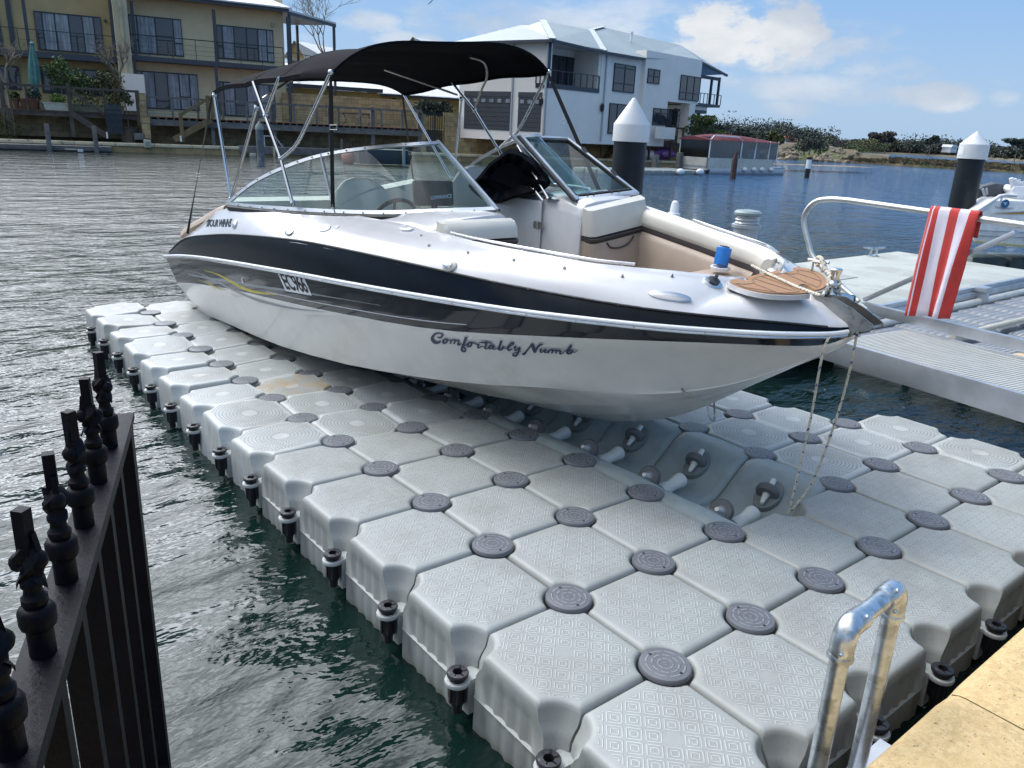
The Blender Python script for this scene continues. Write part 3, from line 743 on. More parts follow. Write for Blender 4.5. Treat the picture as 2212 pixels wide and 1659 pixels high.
dst = [.31, .33, .36, .40, .46, .54, .62, .70, .78, .80, .82, .85, .88, .94, 1.0, 1.07, 1.15, 1.22, 1.3, 1.5, 1.7, 1.9, 2.15, 2.5, 2.9, 3.3, 3.6, 4.0, 4.3, 4.7, 5.1, 5.3, 5.5, 5.7, 5.9, 6.1, 6.3, 6.5, 6.7, 6.85]
db = MB()
for side in (-1, 1):
    rows = []
    for y in dst:
        r = deck_rows(y, side); e = r[-1]; sg = 1 if side < 0 else -1
        if y >= .8:
            k = 1.0 if y < 5.8 else .5
            r = r + [e + Vector((sg * .014, 0, -.003)), e + Vector((sg * .022, .0, -.016)), e + Vector((sg * .024, 0, -.05)), e + Vector((sg * .03, 0, -.12 * k))]
        else: r = r + [e] * 4
        rows.append(r)
    db.loft(rows)
deck = obj('deck', db, M['gel'], boat, ang=55)
def inhull(mb):
    nv = []
    for v in mb.v:
        x, y, z = v; kz = keelz(y)[0] if y > .31 else .9
        z = max(z, kz + .06); zz = min(z, rub(y)[1]); hx = hull_x(y, zz)
        if z < chine(y)[1]: hx = BX - (BX - chine(y)[0]) * max(0, (z - kz) / max(.001, chine(y)[1] - kz))
        m_ = hx + .03
        if x < BX: x = max(x, min(m_, BX))
        else: x = min(x, max(3 - m_, BX))
        nv.append((x, y, z))
    mb.v = nv; return mb
# inner liner: walls and sole
lb = MB()
inner = [y for y in dst if y >= .82]
def wallp(y, side):
    x, z = rim(y)[:2]; x += .03; out = []
    for dx, zz in ((0, z - .05), (.02, z - .3), (.03, max(.40, z - .55)), (.06, .33)): out.append(Vector(((x + dx) if side < 0 else 3 - x - dx, y + (.05 if y < 1.2 else 0), zz if y < 5 else zz - (y - 5) * .12)))
    out.append(Vector((BX, y + (.05 if y < 1.2 else 0), .32 - (max(0, y - 5) * .12)))); return out
for side in (-1, 1): lb.loft([wallp(y, side) for y in inner])
obj('liner', inhull(lb), M['liner'], boat, ang=40)
# transom end and swim platform
b = MB(); b.box((.46, 6.62, -.02), (2.54, 6.86, .46)); b.box((.5, 6.86, .02), (2.5, 7.15, .09)); obj('swim_platform', b, M['gel'], boat, bevel=.03)
b = MB(); b.box((.55, 5.75, .3), (2.45, 6.6, .80)); obj('engine_cover', b, M['cream'], boat, bevel=.08)

# ---- consoles
def console(side):
    sg = 1 if side < 0 else -1
    X = lambda x: x if side < 0 else 3 - x
    b = MB(); rows = []
    for y, dz in ((2.47, -.055), (2.485, -.012), (2.52, 0), (2.75, .012), (3.1, .0), (3.32, -.03), (3.40, -.12), (3.42, -.35)):
        top = 1.265 - (.0 if y < 2.8 else (y - 2.8) * .06) + dz
        r = [(X(.60), y, .40), (X(.60), y, 1.12 + dz), (X(.62), y, 1.17 + dz), (X(.70), y, top - .035), (X(.85), y, top - .015), (X(1.05), y, top), (X(1.15), y, top - .006), (X(1.185), y, top - .04), (X(1.20), y, top - .09), (X(1.215), y, .40)]
        rows.append([Vector(p) for p in r])
    b.loft(rows, cap=True); o = obj('console', inhull(b), M['gel'], boat, ang=45); return o
console(-1); cp = console(1)
# fold-back bulkhead door of the walk-through with its hinge and a grab handle (port console)
b = MB(); b.box((1.772, 2.86, .40), (1.785, 3.50, 1.245)); dr = obj('walkthrough_door', b, M['gel'], boat, bevel=.006)
b = MB(); b.box((1.764, 2.83, 1.055), (1.772, 2.925, 1.10)); b.tube([(1.762, 2.878, 1.05), (1.762, 2.878, 1.105)], .007, 8); obj('hinge', b, M['steelworn'], dr)
b = MB(); b.tube(smoothpts([(1.775, 3.46, 1.23), (1.775, 3.46, 1.305), (1.775, 3.43, 1.325), (1.775, 3.2, 1.332), (1.775, 2.98, 1.32), (1.78, 2.92, 1.29), (1.785, 2.86, 1.245)], 6), .0115, 12); obj('grab_handle', b, M['steel'], boat)
b = MB(); b.tube([(1.80, 2.82, 1.262), (1.82, 3.22, 1.60)], .009, 10); b.box((1.785, 2.74, 1.262), (1.83, 2.86, 1.268)); obj('window_strut', b, M['steel'], boat)
b = MB(); b.tube([(1.783, 2.66, .55), (1.783, 2.66, .70)], .016, 10); b.box((1.77, 2.71, .5), (1.785, 2.73, .70)); obj('latch', b, M['whitepl'], boat)

# ---- upholstery in the bow
def pad(path, prof, name, m, idx=None, par=boat):
    b = MB(); rows = []
    for k, p in enumerate(path):
        a = path[max(0, k - 1)]; c = path[min(len(path) - 1, k + 1)]; d = (Vector(c) - Vector(a)); d.z = 0; d.normalize(); nrm = Vector((-d.y, d.x, 0))
        rows.append([Vector(p) + nrm * u + Vector((0, 0, v)) for u, v in prof])
    b.loft(rows, closed=True, cap=True); return b
def rimpath(side, ys, inset, dz=0):
    out = []
    for y in ys:
        x, z = rim(y)[:2]; x += inset; out.append(Vector((x if side < 0 else 3 - x, y + (.06 if y < 1.1 else 0), z + dz)))
    return out
for side in (-1, 1):
    ys = [2.40, 2.2, 2.0, 1.8, 1.6, 1.45, 1.3, 1.2, 1.1, 1.02]
    sg = 1 if side > 0 else -1
    def prof(pts): return [(sg * u, v) for u, v in pts]
    # nrm points outboard for port when walking towards the bow
    P = rimpath(side, ys, .03)
    b = pad(P, prof([(.012, -.015), (-.012, -.012), (-.034, -.026), (-.046, -.05), (-.050, -.085), (-.046, -.115), (-.036, -.122), (.012, -.12)]), 'x', None); bo = obj('backrest', b, M['cream'], boat, ang=60)
    b = pad(P, prof([(.0, -.118), (-.042, -.118), (-.046, -.134), (-.044, -.152), (.0, -.152)]), 'x', None); obj('dark_trim', b, M['brownv'], bo, ang=60)
    P2 = rimpath(side, ys[:7], .03)
    b = pad(P2, prof([(.01, -.150), (-.042, -.152), (-.070, -.19), (-.085, -.30), (-.10, -.41), (.01, -.41)]), 'x', None); obj('lower_pad', inhull(b), M['tan'], bo, ang=60)
    # back against the console
    X = lambda x: x if side < 0 else 3 - x
    def face(z0, z1, d0, d1, x0=.64, x1=1.19):
        rows = []
        for x, k in ((x0, .6), (x0 + .03, 0), ((x0 + x1) / 2, -.0), (x1 - .03, 0), (x1, .6)):
            rows.append([Vector((X(x), 2.47, z0)), Vector((X(x), 2.47 - d0 + k * .05, z0)), Vector((X(x), 2.47 - (d0 + d1) / 2 - .012 + k * .05, (z0 + z1) / 2)), Vector((X(x), 2.47 - d1 + k * .05, z1 - .012)), Vector((X(x), 2.47, z1))])
        q = MB(); q.loft(rows, closed=True, cap=True); return q
    zc = 1.13 if side < 0 else 1.055
    o = obj('backrest', face(zc - .001, 1.235, .11, .075), M['cream'], boat, ang=50); obj('dark_trim', face(zc - .038, zc, .113, .111), M['brownv'], o, ang=50); obj('lower_pad', inhull(face(.70, zc - .036, .16, .115)), M['tan'], o, ang=50)
    b = MB(); b.tube(smoothpts([(X(.80), 2.348, 1.0), (X(.85), 2.338, .965), (X(.94), 2.332, .95), (X(1.03), 2.338, .965), (X(1.06), 2.348, 1.0)], 5), .006, 6); obj('piping', b, M['brownv'], o)
    # seat base
    b = MB(); ys2 = [2.36, 2.1, 1.85, 1.6, 1.4, 1.25, 1.12]
    rows = []
    for y in ys2:
        x = rim(y)[0] + .07; xi = max(x + .30, 0) if y > 1.5 else x + .30 - (1.5 - y) * .25
        xi = min(xi, 1.28)
        rows.append([Vector((X(a), y, z)) for a, z in ((x, .40), (x, .745), (x + .02, .755), ((x + xi) / 2, .765), (xi - .03, .755), (xi, .735), (xi + .01, .40))])
    b.loft(rows, cap=True); obj('seat_cushion', inhull(b), M['tan'], boat, ang=40)
b = MB(); b.loft([[Vector((x, y, z)) for x, z in ((1.02, .40), (1.02, .75), (1.15, .765), (1.5, .765), (1.85, .765), (1.98, .75), (1.98, .40))] for y in (1.15, 1.05, .95)], cap=True); obj('seat_cushion', inhull(b), M['tan'], boat)
# speakers / drink holders in the point of the bow
b = MB()
for (x, y, z) in ((1.98, 1.10, 1.06), (1.80, 1.00, 1.055)):
    b = MB(); b.lathe((x, y, z), [(.062, -.02), (.066, .0), (.062, .012), (.03, .020)], 24, ax=(-.55, .45, .55)); sp = obj('speaker', b, M['whitepl'], boat)
b = MB()
for k in range(5):
    c = Vector((1.80, 1.00, 1.055)) + Vector((-.55, .45, .55)).normalized() * .021; u = Vector((.6, .75, .0)).normalized(); v = Vector((-.55, .45, .55)).normalized().cross(u)
    p = c + v * (k - 2) * .018; b.beam(p - u * .03, p + u * .03, .006, .003)
obj('speaker_slots', b, M['black'], sp)
BT = at(1556, 578, 0, 2.05); b = MB(); b.lathe((BT.x, BT.y, BT.z - .015), [(.056, -.012), (.060, 0), (.060, .006), (.045, .006), (.045, 0)], 20); obj('drink_holder', b, M['whitepl'], boat)
b = MB(); b.box((1.80, 1.22, .70), (2.32, 1.62, BT.z - .055)); obj('bow_locker_top', inhull(b), M['tan'], boat, bevel=.025)
t_ = thing('blue_bottle', 'blue cylindrical bottle standing in the bow seating of the white boat', 'bottle', BT)
b = MB(); b.lathe(BT, [(.042, 0), (.044, .01), (.046, .10), (.042, .105)], 24, ax=(.3, .1, 1)); obj('bottle_body', b, mat('blue plastic bottle', (.015, .16, .50), .35), t_)
b = MB(); b.lathe(BT + Vector((.3, .1, 1)).normalized() * .105, [(.030, 0), (.030, .008), (.02, .010)], 20, ax=(.3, .1, 1)); obj('bottle_cap', b, M['black'], t_)

# ---- seats behind the windscreen
def seat(x, y, rz=0):
    b = MB(); rows = []
    for z, w, d, dy in ((.62, .27, .10, -.02), (.75, .28, .11, 0), (.95, .275, .10, .03), (1.15, .25, .09, .06), (1.28, .21, .07, .08), (1.35, .13, .05, .09), (1.37, .05, .02, .09)):
        rows.append([Vector((x + w * math.copysign(abs(math.cos(t)) ** .6, math.cos(t)), y + dy + d * math.sin(t) + .06 * math.cos(t) ** 2 * -1, z)) for t in [2 * math.pi * k / 20 for k in range(20)]])
    b.loft(rows, closed=True, cap=True); o = obj('seat_back', b, M['cream'], boat, ang=60)
    b = MB(); b.lathe((x, y - .26, .60), [(.05, -.28), (.05, -.02), (.24, 0), (.26, .05), (.24, .12), (.1, .14)], 24); obj('seat_base', b, M['cream'], o)
    return o
seat(.95, 3.95); seat(2.02, 4.0)
b = MB(); rows = [[Vector((x, y, z)) for y, z in ((5.3, .35), (5.25, .70), (5.35, .78), (5.55, .80), (5.62, 1.05), (5.70, 1.08), (5.76, 1.0), (5.78, .35))] for x in (.55, .62, 1.5, 2.38, 2.45)]
b.loft(rows, closed=True, cap=True); obj('rear_bench', b, M['cream'], boat, ang=50)
# helm: dash, wheel, fishfinder
b = MB(); c = Vector((.92, 3.45, 1.12)); ax = Vector((0, .85, .5)).normalized(); x_ = Vector((1, 0, 0)); y_ = ax.cross(x_)
b.tube([c + (x_ * math.cos(t) + y_ * math.sin(t)) * .17 for t in [2 * math.pi * k / 32 for k in range(32)]], .014, 8, closed=True)
for a in (.3, 2.4, 4.5): b.beam(c, c + (x_ * math.cos(a) + y_ * math.sin(a)) * .17, .02, .008)
b.lathe(c - ax * .15, [(.03, 0), (.03, .15), (.045, .16), (.04, .175)], 16, ax=ax); obj('steering_wheel', b, M['blackpl'], boat)
ff = at(945, 425, 0, .98)
def plate_basis(c, right, upv): return c, Vector(right).normalized(), Vector(upv).normalized()
FFc = Vector((.97, 3.02, 1.34)); fr = Vector((.97, -.24, .0)).normalized(); fu = Vector((.05, .2, .97)).normalized(); fn_ = fr.cross(fu)
def orient_box(b, c, r, u, n, w, h, d, mi=None):
    r, u, n = r * w / 2, u * h / 2, n * d / 2
    b.hexa([c - r - u - n, c + r - u - n, c + r - u + n, c - r - u + n, c - r + u - n, c + r + u - n, c + r + u + n, c - r + u + n], mi)
b = MB(); orient_box(b, FFc, fr, fu, fn_, .27, .16, .05); ffo = obj('fishfinder', b, M['blackpl'], boat, bevel=.012)
b = MB(); b.lathe(FFc - fu * .13, [(.05, -.02), (.02, .03), (.02, .06)], 16); obj('bracket', b, M['blackpl'], ffo)

ROLL[0] = False
from mathutils.bvhtree import BVHTree
def bvh(mb): return BVHTree.FromPolygons([Vector(v) for v in mb.v], mb.f)
B_hull = bvh(hb); B_deck = bvh(db)
def hit(bv, u, v, off=.002):
    d = ray(u, v).normalized(); p, n, i, dist = bv.ray_cast(CP, d)
    if p is None:
        return None
    if n.dot(d) > 0: n = -n
    return p + n * off
def hitn(bv, u, v):
    d = ray(u, v).normalized(); p, n, i, dist = bv.ray_cast(CP, d)
    if p is None: return at(u, v, 2, 1.095), Vector((0, 0, 1))
    if n.dot(d) > 0: n = -n
    return p, n
def ribbon(mb, bv, pts, off=.002, k=5, wmul=1.0, mi=None):
    P = smoothpts([Vector(p) for p in pts], k) if k else [Vector(p) for p in pts]; L = []
    for i, p in enumerate(P):
        d = P[min(i + 1, len(P) - 1)] - P[max(i - 1, 0)]; n = Vector((-d.y, d.x)).normalized() if (d.x or d.y) else Vector((0, 1))
        w = max(p.z, .3) * wmul / 2
        a = hit(bv, p.x + n.x * w, p.y + n.y * w, off); b = hit(bv, p.x - n.x * w, p.y - n.y * w, off)
        if a is None or b is None: continue
        L.append([a, b])
    if len(L) > 1: mb.loft(L, mi=mi)
def zoomf(x0, y0, s): return lambda x, y: (x0 + s * x, y0 + s * y)
def ribz(mb, bv, Z, s, strokes, off=.002, k=5):
    for i, st in enumerate(strokes): ribbon(mb, bv, [(*Z(x, y), w * s) for x, y, w in st], off + .00015 * i, k)
def text_mesh(txt, bold=.0, spacing=1.0):
    cu = bpy.data.curves.new('t', 'FONT'); cu.body = txt; cu.size = 1; cu.offset = bold; cu.space_character = spacing; cu.resolution_u = 3; cu.fill_mode = 'FRONT'
    o = bpy.data.objects.new('t', cu); me = bpy.data.meshes.new_from_object(o); vs = [v.co.copy() for v in me.vertices]; fs = [tuple(p.vertices) for p in me.polygons]
    bpy.data.objects.remove(o); bpy.data.meshes.remove(me)
    x0 = min(v.x for v in vs); x1 = max(v.x for v in vs); y0 = min(v.y for v in vs); y1 = max(v.y for v in vs)
    return [((v.x - x0) / (x1 - x0), (v.y - y0) / (y1 - y0)) for v in vs], fs
def quadpt(q, a, b):
    (tl, tr, br, bl) = [Vector(p) for p in q]; top = tl.lerp(tr, a); bot = bl.lerp(br, a); return bot.lerp(top, b)
def quad_text(mb, bv, txt, q, off=.002, bold=.0, spacing=1.0, mi=None):
    vs, fs = text_mesh(txt, bold, spacing); P = []
    for a, b in vs:
        p = quadpt(q, a, b); h = hit(bv, p.x, p.y, off); P.append(h if h is not None else Vector((0, 0, -9)))
    mb.add(P, [f for f in fs if all(P[i].z > -5 for i in f)], mi)
# ---- name on the topsides
Zn = zoomf(905.2, 696.7, .1736)
S = [[(232,176,6),(262,186,12),(290,168,14),(292,142,12),(255,128,10),(205,138,14),(172,175,22),(174,215,26),(205,243,24),(245,243,20),(275,222,8)],
[(345,200,8),(312,215,16),(304,240,18),(322,254,14),(350,235,14),(352,208,12),(345,200,8),(375,215,6),(398,212,6)],
[(405,208,14),(395,258,14)],[(398,240,6),(430,210,9),(452,216,14),(440,262,14)],[(442,245,6),(475,218,9),(500,224,14),(488,266,14),(505,272,9),(532,260,6)],
[(590,172,20),(572,225,20),(545,295,18),(536,330,17),(552,352,13),(580,350,12),(582,322,10),(560,300,8),(548,288,7),(580,272,6),(606,262,6)],
[(650,240,8),(618,252,16),(610,278,18),(628,292,14),(655,275,14),(660,248,12),(650,240,8),(680,247,6),(700,242,6)],
[(690,238,8),(704,256,9),(722,262,9),(745,268,14),(735,300,14),(755,305,9),(785,290,6),(820,300,5)],
[(850,225,18),(837,268,16),(827,308,16),(845,318,9),(875,300,6)],[(748,238,3),(800,241,12),(860,239,12),(925,248,3)],
[(928,275,9),(890,280,16),(877,302,18),(890,316,14),(920,300,10),(938,276,12),(925,315,14),(945,322,7),(985,312,6)],
[(1030,218,22),(1015,260,18),(997,318,18),(1020,330,14),(1048,312,14),(1046,290,10),(1065,305,6),(1088,311,6)],
[(1085,312,6),(1130,290,6),(1170,264,8),(1184,247,10),(1165,242,11),(1135,265,13),(1110,308,16),(1122,334,12),(1165,322,6)],
[(1180,300,6),(1206,285,12),(1194,322,14),(1215,334,9),(1252,300,8)],[(1262,298,14),(1245,345,14),(1218,398,14),(1192,405,13),(1173,390,12),(1186,370,6),(1230,360,5),(1272,350,4)],
[(1290,372,12),(1312,382,18),(1345,345,11),(1385,292,11),(1412,252,14)],[(1410,250,14),(1422,295,25),(1450,362,24)],[(1450,365,10),(1468,320,12),(1490,282,16),(1520,262,12),(1552,258,3)],
[(1525,312,14),(1513,345,14),(1530,358,9),(1572,325,6)],[(1582,313,14),(1567,350,14),(1582,360,9),(1612,345,6)],
[(1627,325,14),(1612,368,14)],[(1616,350,6),(1645,326,9),(1668,331,14),(1656,370,14)],[(1660,352,6),(1690,331,9),(1716,336,14),(1706,370,14)],[(1708,352,6),(1737,336,9),(1764,340,14),(1756,370,14),(1775,374,8),(1800,362,6)],
[(1790,362,5),(1850,320,6),(1905,268,20)],[(1900,268,20),(1876,300,17),(1848,352,18),(1862,371,14),(1895,364,14),(1915,342,12),(1898,330,9),(1868,342,8)],[(1912,334,7),(1930,352,7),(1952,350,6),(1980,330,3)]]
b = MB(); ribz(b, B_hull, Zn, .1736, [[(x, y, w * 1.35 + 4) for x, y, w in s] for s in S], .0045, 4); obj('name_lettering', b, M['navytext'], boat, ang=0)
# ---- registration plate
q = [(596.5, 582.5), (654, 592.5), (674, 638.5), (617.5, 628.5)]
b = MB()
gr = [[hit(B_hull, *quadpt(q, i / 8, j / 4), .0012) for i in range(9)] for j in range(5)]; b.loft(gr)
rp = obj('registration_plate', b, M['whitepl'], boat, ang=0)
b = MB(); q2 = [quadpt(q, .07, .93), quadpt(q, .95, .93), quadpt(q, .96, .08), quadpt(q, .08, .08)]
quad_text(b, B_hull, 'EC966', q2, .0022, .028, .92); obj('registration_lettering', b, M['black'], rp, ang=0)
# ---- swoosh graphics
Zg = zoomf(329.2, 411.5, .2232); sv = mat('silver vinyl', (.24, .26, .28), .3, .2); yv = mat('yellow vinyl', (.48, .40, .05), .35)
b = MB(); ribz(b, B_hull, Zg, .2232, [[(310,760,2),(450,800,9),(560,850,14),(700,920,15),(870,1000,19),(1040,1065,26),(1250,1120,20),(1450,1152,10),(1690,1177,2)],
  [(355,810,18),(500,840,18),(640,862,20),(820,890,22),(1000,925,24),(1190,950,22),(1290,962,18)],[(1545,1000,15),(1700,1027,11),(1900,1060,7),(2210,1112,4)]], .001); obj('silver_swoosh', b, sv, boat, ang=0)
b = MB(); ribz(b, B_hull, Zg, .2232, [[(500,770,2),(640,815,13),(760,880,23),(880,945,27),(1020,985,22),(1265,1012,2)],[(440,860,2),(540,900,9),(640,945,15),(710,965,3)]], .0016); obj('yellow_swoosh', b, yv, boat, ang=0)
b = MB(); p, n = hitn(B_hull, *Zg(875, 868)); b.lathe(p, [(.022, -.004), (.022, .004), (.012, .006)], 18, ax=n); obj('through_hull_fitting', b, M['steel'], boat)
# ---- maker's name on the quarter
b = MB(); quad_text(b, B_deck, 'FOUR WINNS', [(452, 474.5), (503, 472.5), (498.5, 490.5), (449, 490)], .003, .03, .85)
ribz(b, B_deck, Zg, .2232, [[(520,350,5),(545,330,12),(570,300,5)],[(528,330,5),(545,312,11),(560,285,4)],[(525,305,4),(540,295,8),(550,280,3)]], .003, 3)
obj('maker_lettering', b, M['navy'], boat, ang=0)
# ---- deck fittings
def fit(name, bv, u, v, prof, m, sc=(1, 1), n=24, off=0):
    p, nn = hitn(bv, u, v); b = MB(); ax = nn; tv = Vector((btop(p.y + .05)[0] - btop(p.y - .05)[0], .1, 0)); t1 = tv - nn * nn.dot(tv); t1.normalize(); t2 = nn.cross(t1)
    rows = [[p + nn * (z + off) + t1 * (r * sc[0] * math.cos(a)) + t2 * (r * sc[1] * math.sin(a)) for a in [2 * math.pi * k / n for k in range(n)]] for r, z in prof]
    b.loft(rows, closed=True, cap=True); return obj(name, b, m, boat), p, nn, t1, t2
o, p, nn, t1, t2 = fit('nav_light', B_deck, 972, 575, [(.05, -.002), (.05, .008), (.042, .016), (.036, .018)], M['cream'], (1.0, .72))
b = MB(); b.loft([[p + nn * z + t1 * (r * math.cos(a)) + t2 * (r * .72 * math.sin(a)) for a in [2 * math.pi * k / 20 for k in range(20)]] for r, z in ((.034, .016), (.032, .028), (.02, .033))], closed=True, cap=True); obj('lens', b, M['steel'], o)
fit('pop_up_cleat', B_deck, 1447, 641, [(.10, -.001), (.098, .007), (.08, .011), (.02, .013)], M['steel'], (1, .27))
fit('pop_up_cleat', B_deck, 626, 502.5, [(.058, -.001), (.055, .012), (.03, .018)], M['steel'], (1, .5))
fit('oval_vent', B_deck, 701, 493, [(.075, -.001), (.073, .006), (.05, .007)], M['alupaint'], (1, .5))
fit('oval_vent', B_deck, 728, 490.5, [(.028, -.001), (.026, .004), (.01, .005)], M['alupaint'], (1, .5))
fit('oval_vent', B_deck, 878, 496, [(.062, -.001), (.06, .012), (.04, .02)], M['gel'], (1, .5))
fit('fuel_cap', B_deck, 509, 485, [(.03, -.001), (.03, .012), (.014, .02)], M['steel'], (1, 1.2))
o, p, nn, t1, t2 = fit('filler_cap', B_deck, 1539, 612, [(.05, -.001), (.05, .006), (.038, .012)], M['steel'], (1, .8))
b = MB(); b.lathe(p, [(.03, .010), (.031, .022), (.02, .026)], 8, ax=nn); b.beam(p + nn * .022, p + nn * .05, .012, .012); obj('cap', b, mat('dark grey cap', (.03, .035, .04), .5), o)
b = MB()
for u, v in [(1110, 562.3), (1219.5, 579.8), (1344, 597.6), (1451, 597.3), (1547, 593), (1625, 582), (1683, 566.5), (1707, 548), (1036, 466), (1011, 547), (927, 531), (909, 510), (934, 493), (990, 477), (594, 445)]:
    if hit(B_deck, u, v) is None: continue
    r_ = hitn(B_deck, u, v)
    b = MB()
    if r_[0] is not None: b.lathe(r_[0], [(.009, -.001), (.009, .003), (.006, .006), (.006, .012), (.003, .014)], 10, ax=r_[1]); obj('cover_snap', b, M['steelworn'], boat)
# starboard coaming grab rail (white, low)
b = MB(); pts = []
for y in (2.35, 2.1, 1.8, 1.5, 1.3, 1.15):
    x, z = rim(y)[:2]; pts.append((x + .02, y, z + .012))
pt = smoothpts(pts, 5); b.tube(pt, .0075, 8)
for y in (2.32, 1.75, 1.2): x, z = rim(y)[:2]; b.tube([(x + .02, y, z - .03), (x + .02, y, z + .012)], .006, 6)
ROLL[0] = True; obj('side_grab_rail', b, M['steel'], boat); ROLL[0] = False
b = MB(); pt = [(3 - p[0], p[1] , p[2] + .004) for p in smoothpts([(rim(y)[0] + .004, y, rim(y)[1] + .006) for y in (1.95, 1.6, 1.3, 1.1)], 5)]; b.tube(pt, .008, 8); ROLL[0] = True; obj('side_grab_rail', b, M['steel'], boat); ROLL[0] = False
b = MB(); c = Vector((2.545, 2.30, 1.24))
b.lathe(c, [(.045, -.01), (.045, .008), (.032, .012), (.028, .06), (.022, .085), (.008, .095)], 16); obj('light_base', b, M['whitepl'], boat)
# ---- teak step pad on the foredeck
Zb = zoomf(1508.7, 521.2, .186)
teak = mat('faux teak foam', (.29, .15, .07), .75, var=.06, vs=40, bump=.2, bs=250)
def padmesh(poly, h):
    b = MB(); top = []; bot = []
    for x, y in poly:
        p = at(*Zb(x, y), 2, 1.107)
        top.append(p + Vector((0, 0, h))); bot.append(p + Vector((0, 0, -.012)))
    n = len(top); c = sum(top, Vector()) / n
    return top, bot
poly = [(362,484),(400,463),(470,456),(525,470),(565,478),(582,462),(548,440),(700,402),(900,362),(985,352),(1040,372),(1085,370),(1102,350),(1075,330),(1150,321),(1260,335),(1380,375),(1460,430),(1490,500),(1462,550),(1385,582),(1340,575),(1280,535),(1210,517),(1150,540),(1220,585),(1285,608),(1180,624),(1000,628),(800,615),(600,578),(450,530)]
poly = [(p.x, p.y) for p in smoothpts([Vector((x, y, 0)) for x, y in poly], 3, closed=True)]
top, bot = padmesh(poly, .009)
# fit one plane so the pad lies flat on the deck
cz = sum(top, Vector()) / len(top)
import itertools
def fitplane(P):
    sxx = sxy = syy = sxz = syz = 0; c = sum(P, Vector()) / len(P)
    for p in P:
        d = p - c; sxx += d.x * d.x; sxy += d.x * d.y; syy += d.y * d.y; sxz += d.x * d.z; syz += d.y * d.z
    D = sxx * syy - sxy * sxy; a = (sxz * syy - syz * sxy) / D; bq = (syz * sxx - sxz * sxy) / D
    return lambda x, y: c.z + a * (x - c.x) + bq * (y - c.y)
pln = fitplane(top)
top = [Vector((p.x, p.y, p.z)) for p in top]
b = MB(); n = len(top); b.add(top + [p - Vector((0, 0, .016)) for p in top], [tuple(range(n))] + [(i, (i + 1) % n, n + (i + 1) % n, n + i) for i in range(n)]); tp = obj('teak_pad', b, teak, boat, ang=30)
b = MB(); c0 = sum(top, Vector()) / n; big_ = [c0 + (p - c0) * 1.04 - Vector((0, 0, .007)) for p in top]
b.add(big_ + [p - Vector((0, 0, .022)) for p in big_], [tuple(range(n))] + [(i, (i + 1) % n, n + (i + 1) % n, n + i) for i in range(n)]); obj('pad_base', b, M['gel'], tp, ang=30)
b = MB()
B_pad = BVHTree.FromPolygons(top, [tuple(range(n))])
ln = [[(430,490,3),(540,500,3),(620,490,3),(648,470,3),(625,447,3),(720,410,3),(900,385,3),(1000,372,3),(1100,385,3),(1150,370,3),(1160,350,3),(1135,335,3)],[(430,490,3),(600,556,3),(800,595,3),(1000,600,3),(1180,590,3)],[(1180,590,3),(1110,560,3),(1070,530,3),(1075,512,3)],[(1160,335,3),(1300,360,3),(1390,410,3),(1425,470,3),(1400,520,3),(1370,540,3)],
 [(640,490,3),(895,590,3)],[(655,440,3),(1085,575,3)],[(740,412,3),(1070,530,3)],[(1000,375,3),(1370,532,3)],[(1165,380,3),(1425,465,3)]]
for st in ln: ribbon(b, B_pad, [(*Zb(x, y), w * .22) for x, y, w in st], .0012, 3)
obj('pad_grooves', b, M['black'], tp, ang=0)
for u, v in ((440, 440), (975, 325)):
    o = fit('fold_down_cleat', B_deck, *Zb(u, v), [(.052, -.001), (.05, .006), (.03, .010)], M['steel'], (1, .45))
# bow samson post with wrapped rope, fairlead plate and pipe sockets
pb = hitn(B_deck, *Zb(1548, 655))[0]
pz = pb.z
b = MB(); b.box((pb.x - .06, pb.y - .05, pz - .004), (pb.x + .06, pb.y + .06, pz + .008)); b.lathe((pb.x, pb.y, pz), [(.032, 0), (.024, .012), (.018, .05), (.018, .10), (.026, .125), (.028, .135), (.024, .14)], 20)
b.tube([(pb.x - .055, pb.y - .025, pz + .072), (pb.x + .055, pb.y + .025, pz + .072)], .014, 12); b.ball((pb.x - .058, pb.y - .026, pz + .072), .02); b.ball((pb.x + .058, pb.y + .026, pz + .072), .02)
obj('samson_post', b, M['steel'], boat)
for u, v, e in ((1360, 790, 1), (1760, 680, 1)):
    a = hit(B_deck, *Zb(u - 60, v - 45), 0) if u < 1500 else Vector((3 - .0, 0, 0))
for sx in (-1, 1):
    a, e = (at(1728, 655, 2, 1.05), at(1779, 668, 2, 1.022)) if sx < 0 else (at(1806, 640, 2, 1.045), at(1842, 649, 2, 1.03))
    b = MB(); b.tube([a, e], .021, 16, mi=0); b.lathe(e, [(.0215, -.004), (.0225, .0), (.0225, .006), (.01, .007)], 16, ax=(e - a), mi=1)
    b.prism([a + Vector((sx * .022, 0, .02)), e + Vector((sx * .022, 0, .022)), e + Vector((sx * .022, 0, -.03)), a + Vector((sx * .022, 0, -.005))], (sx * .004, 0, 0), mi=0)
    obj('pipe_socket', b, [M['steel'], M['black']], boat)
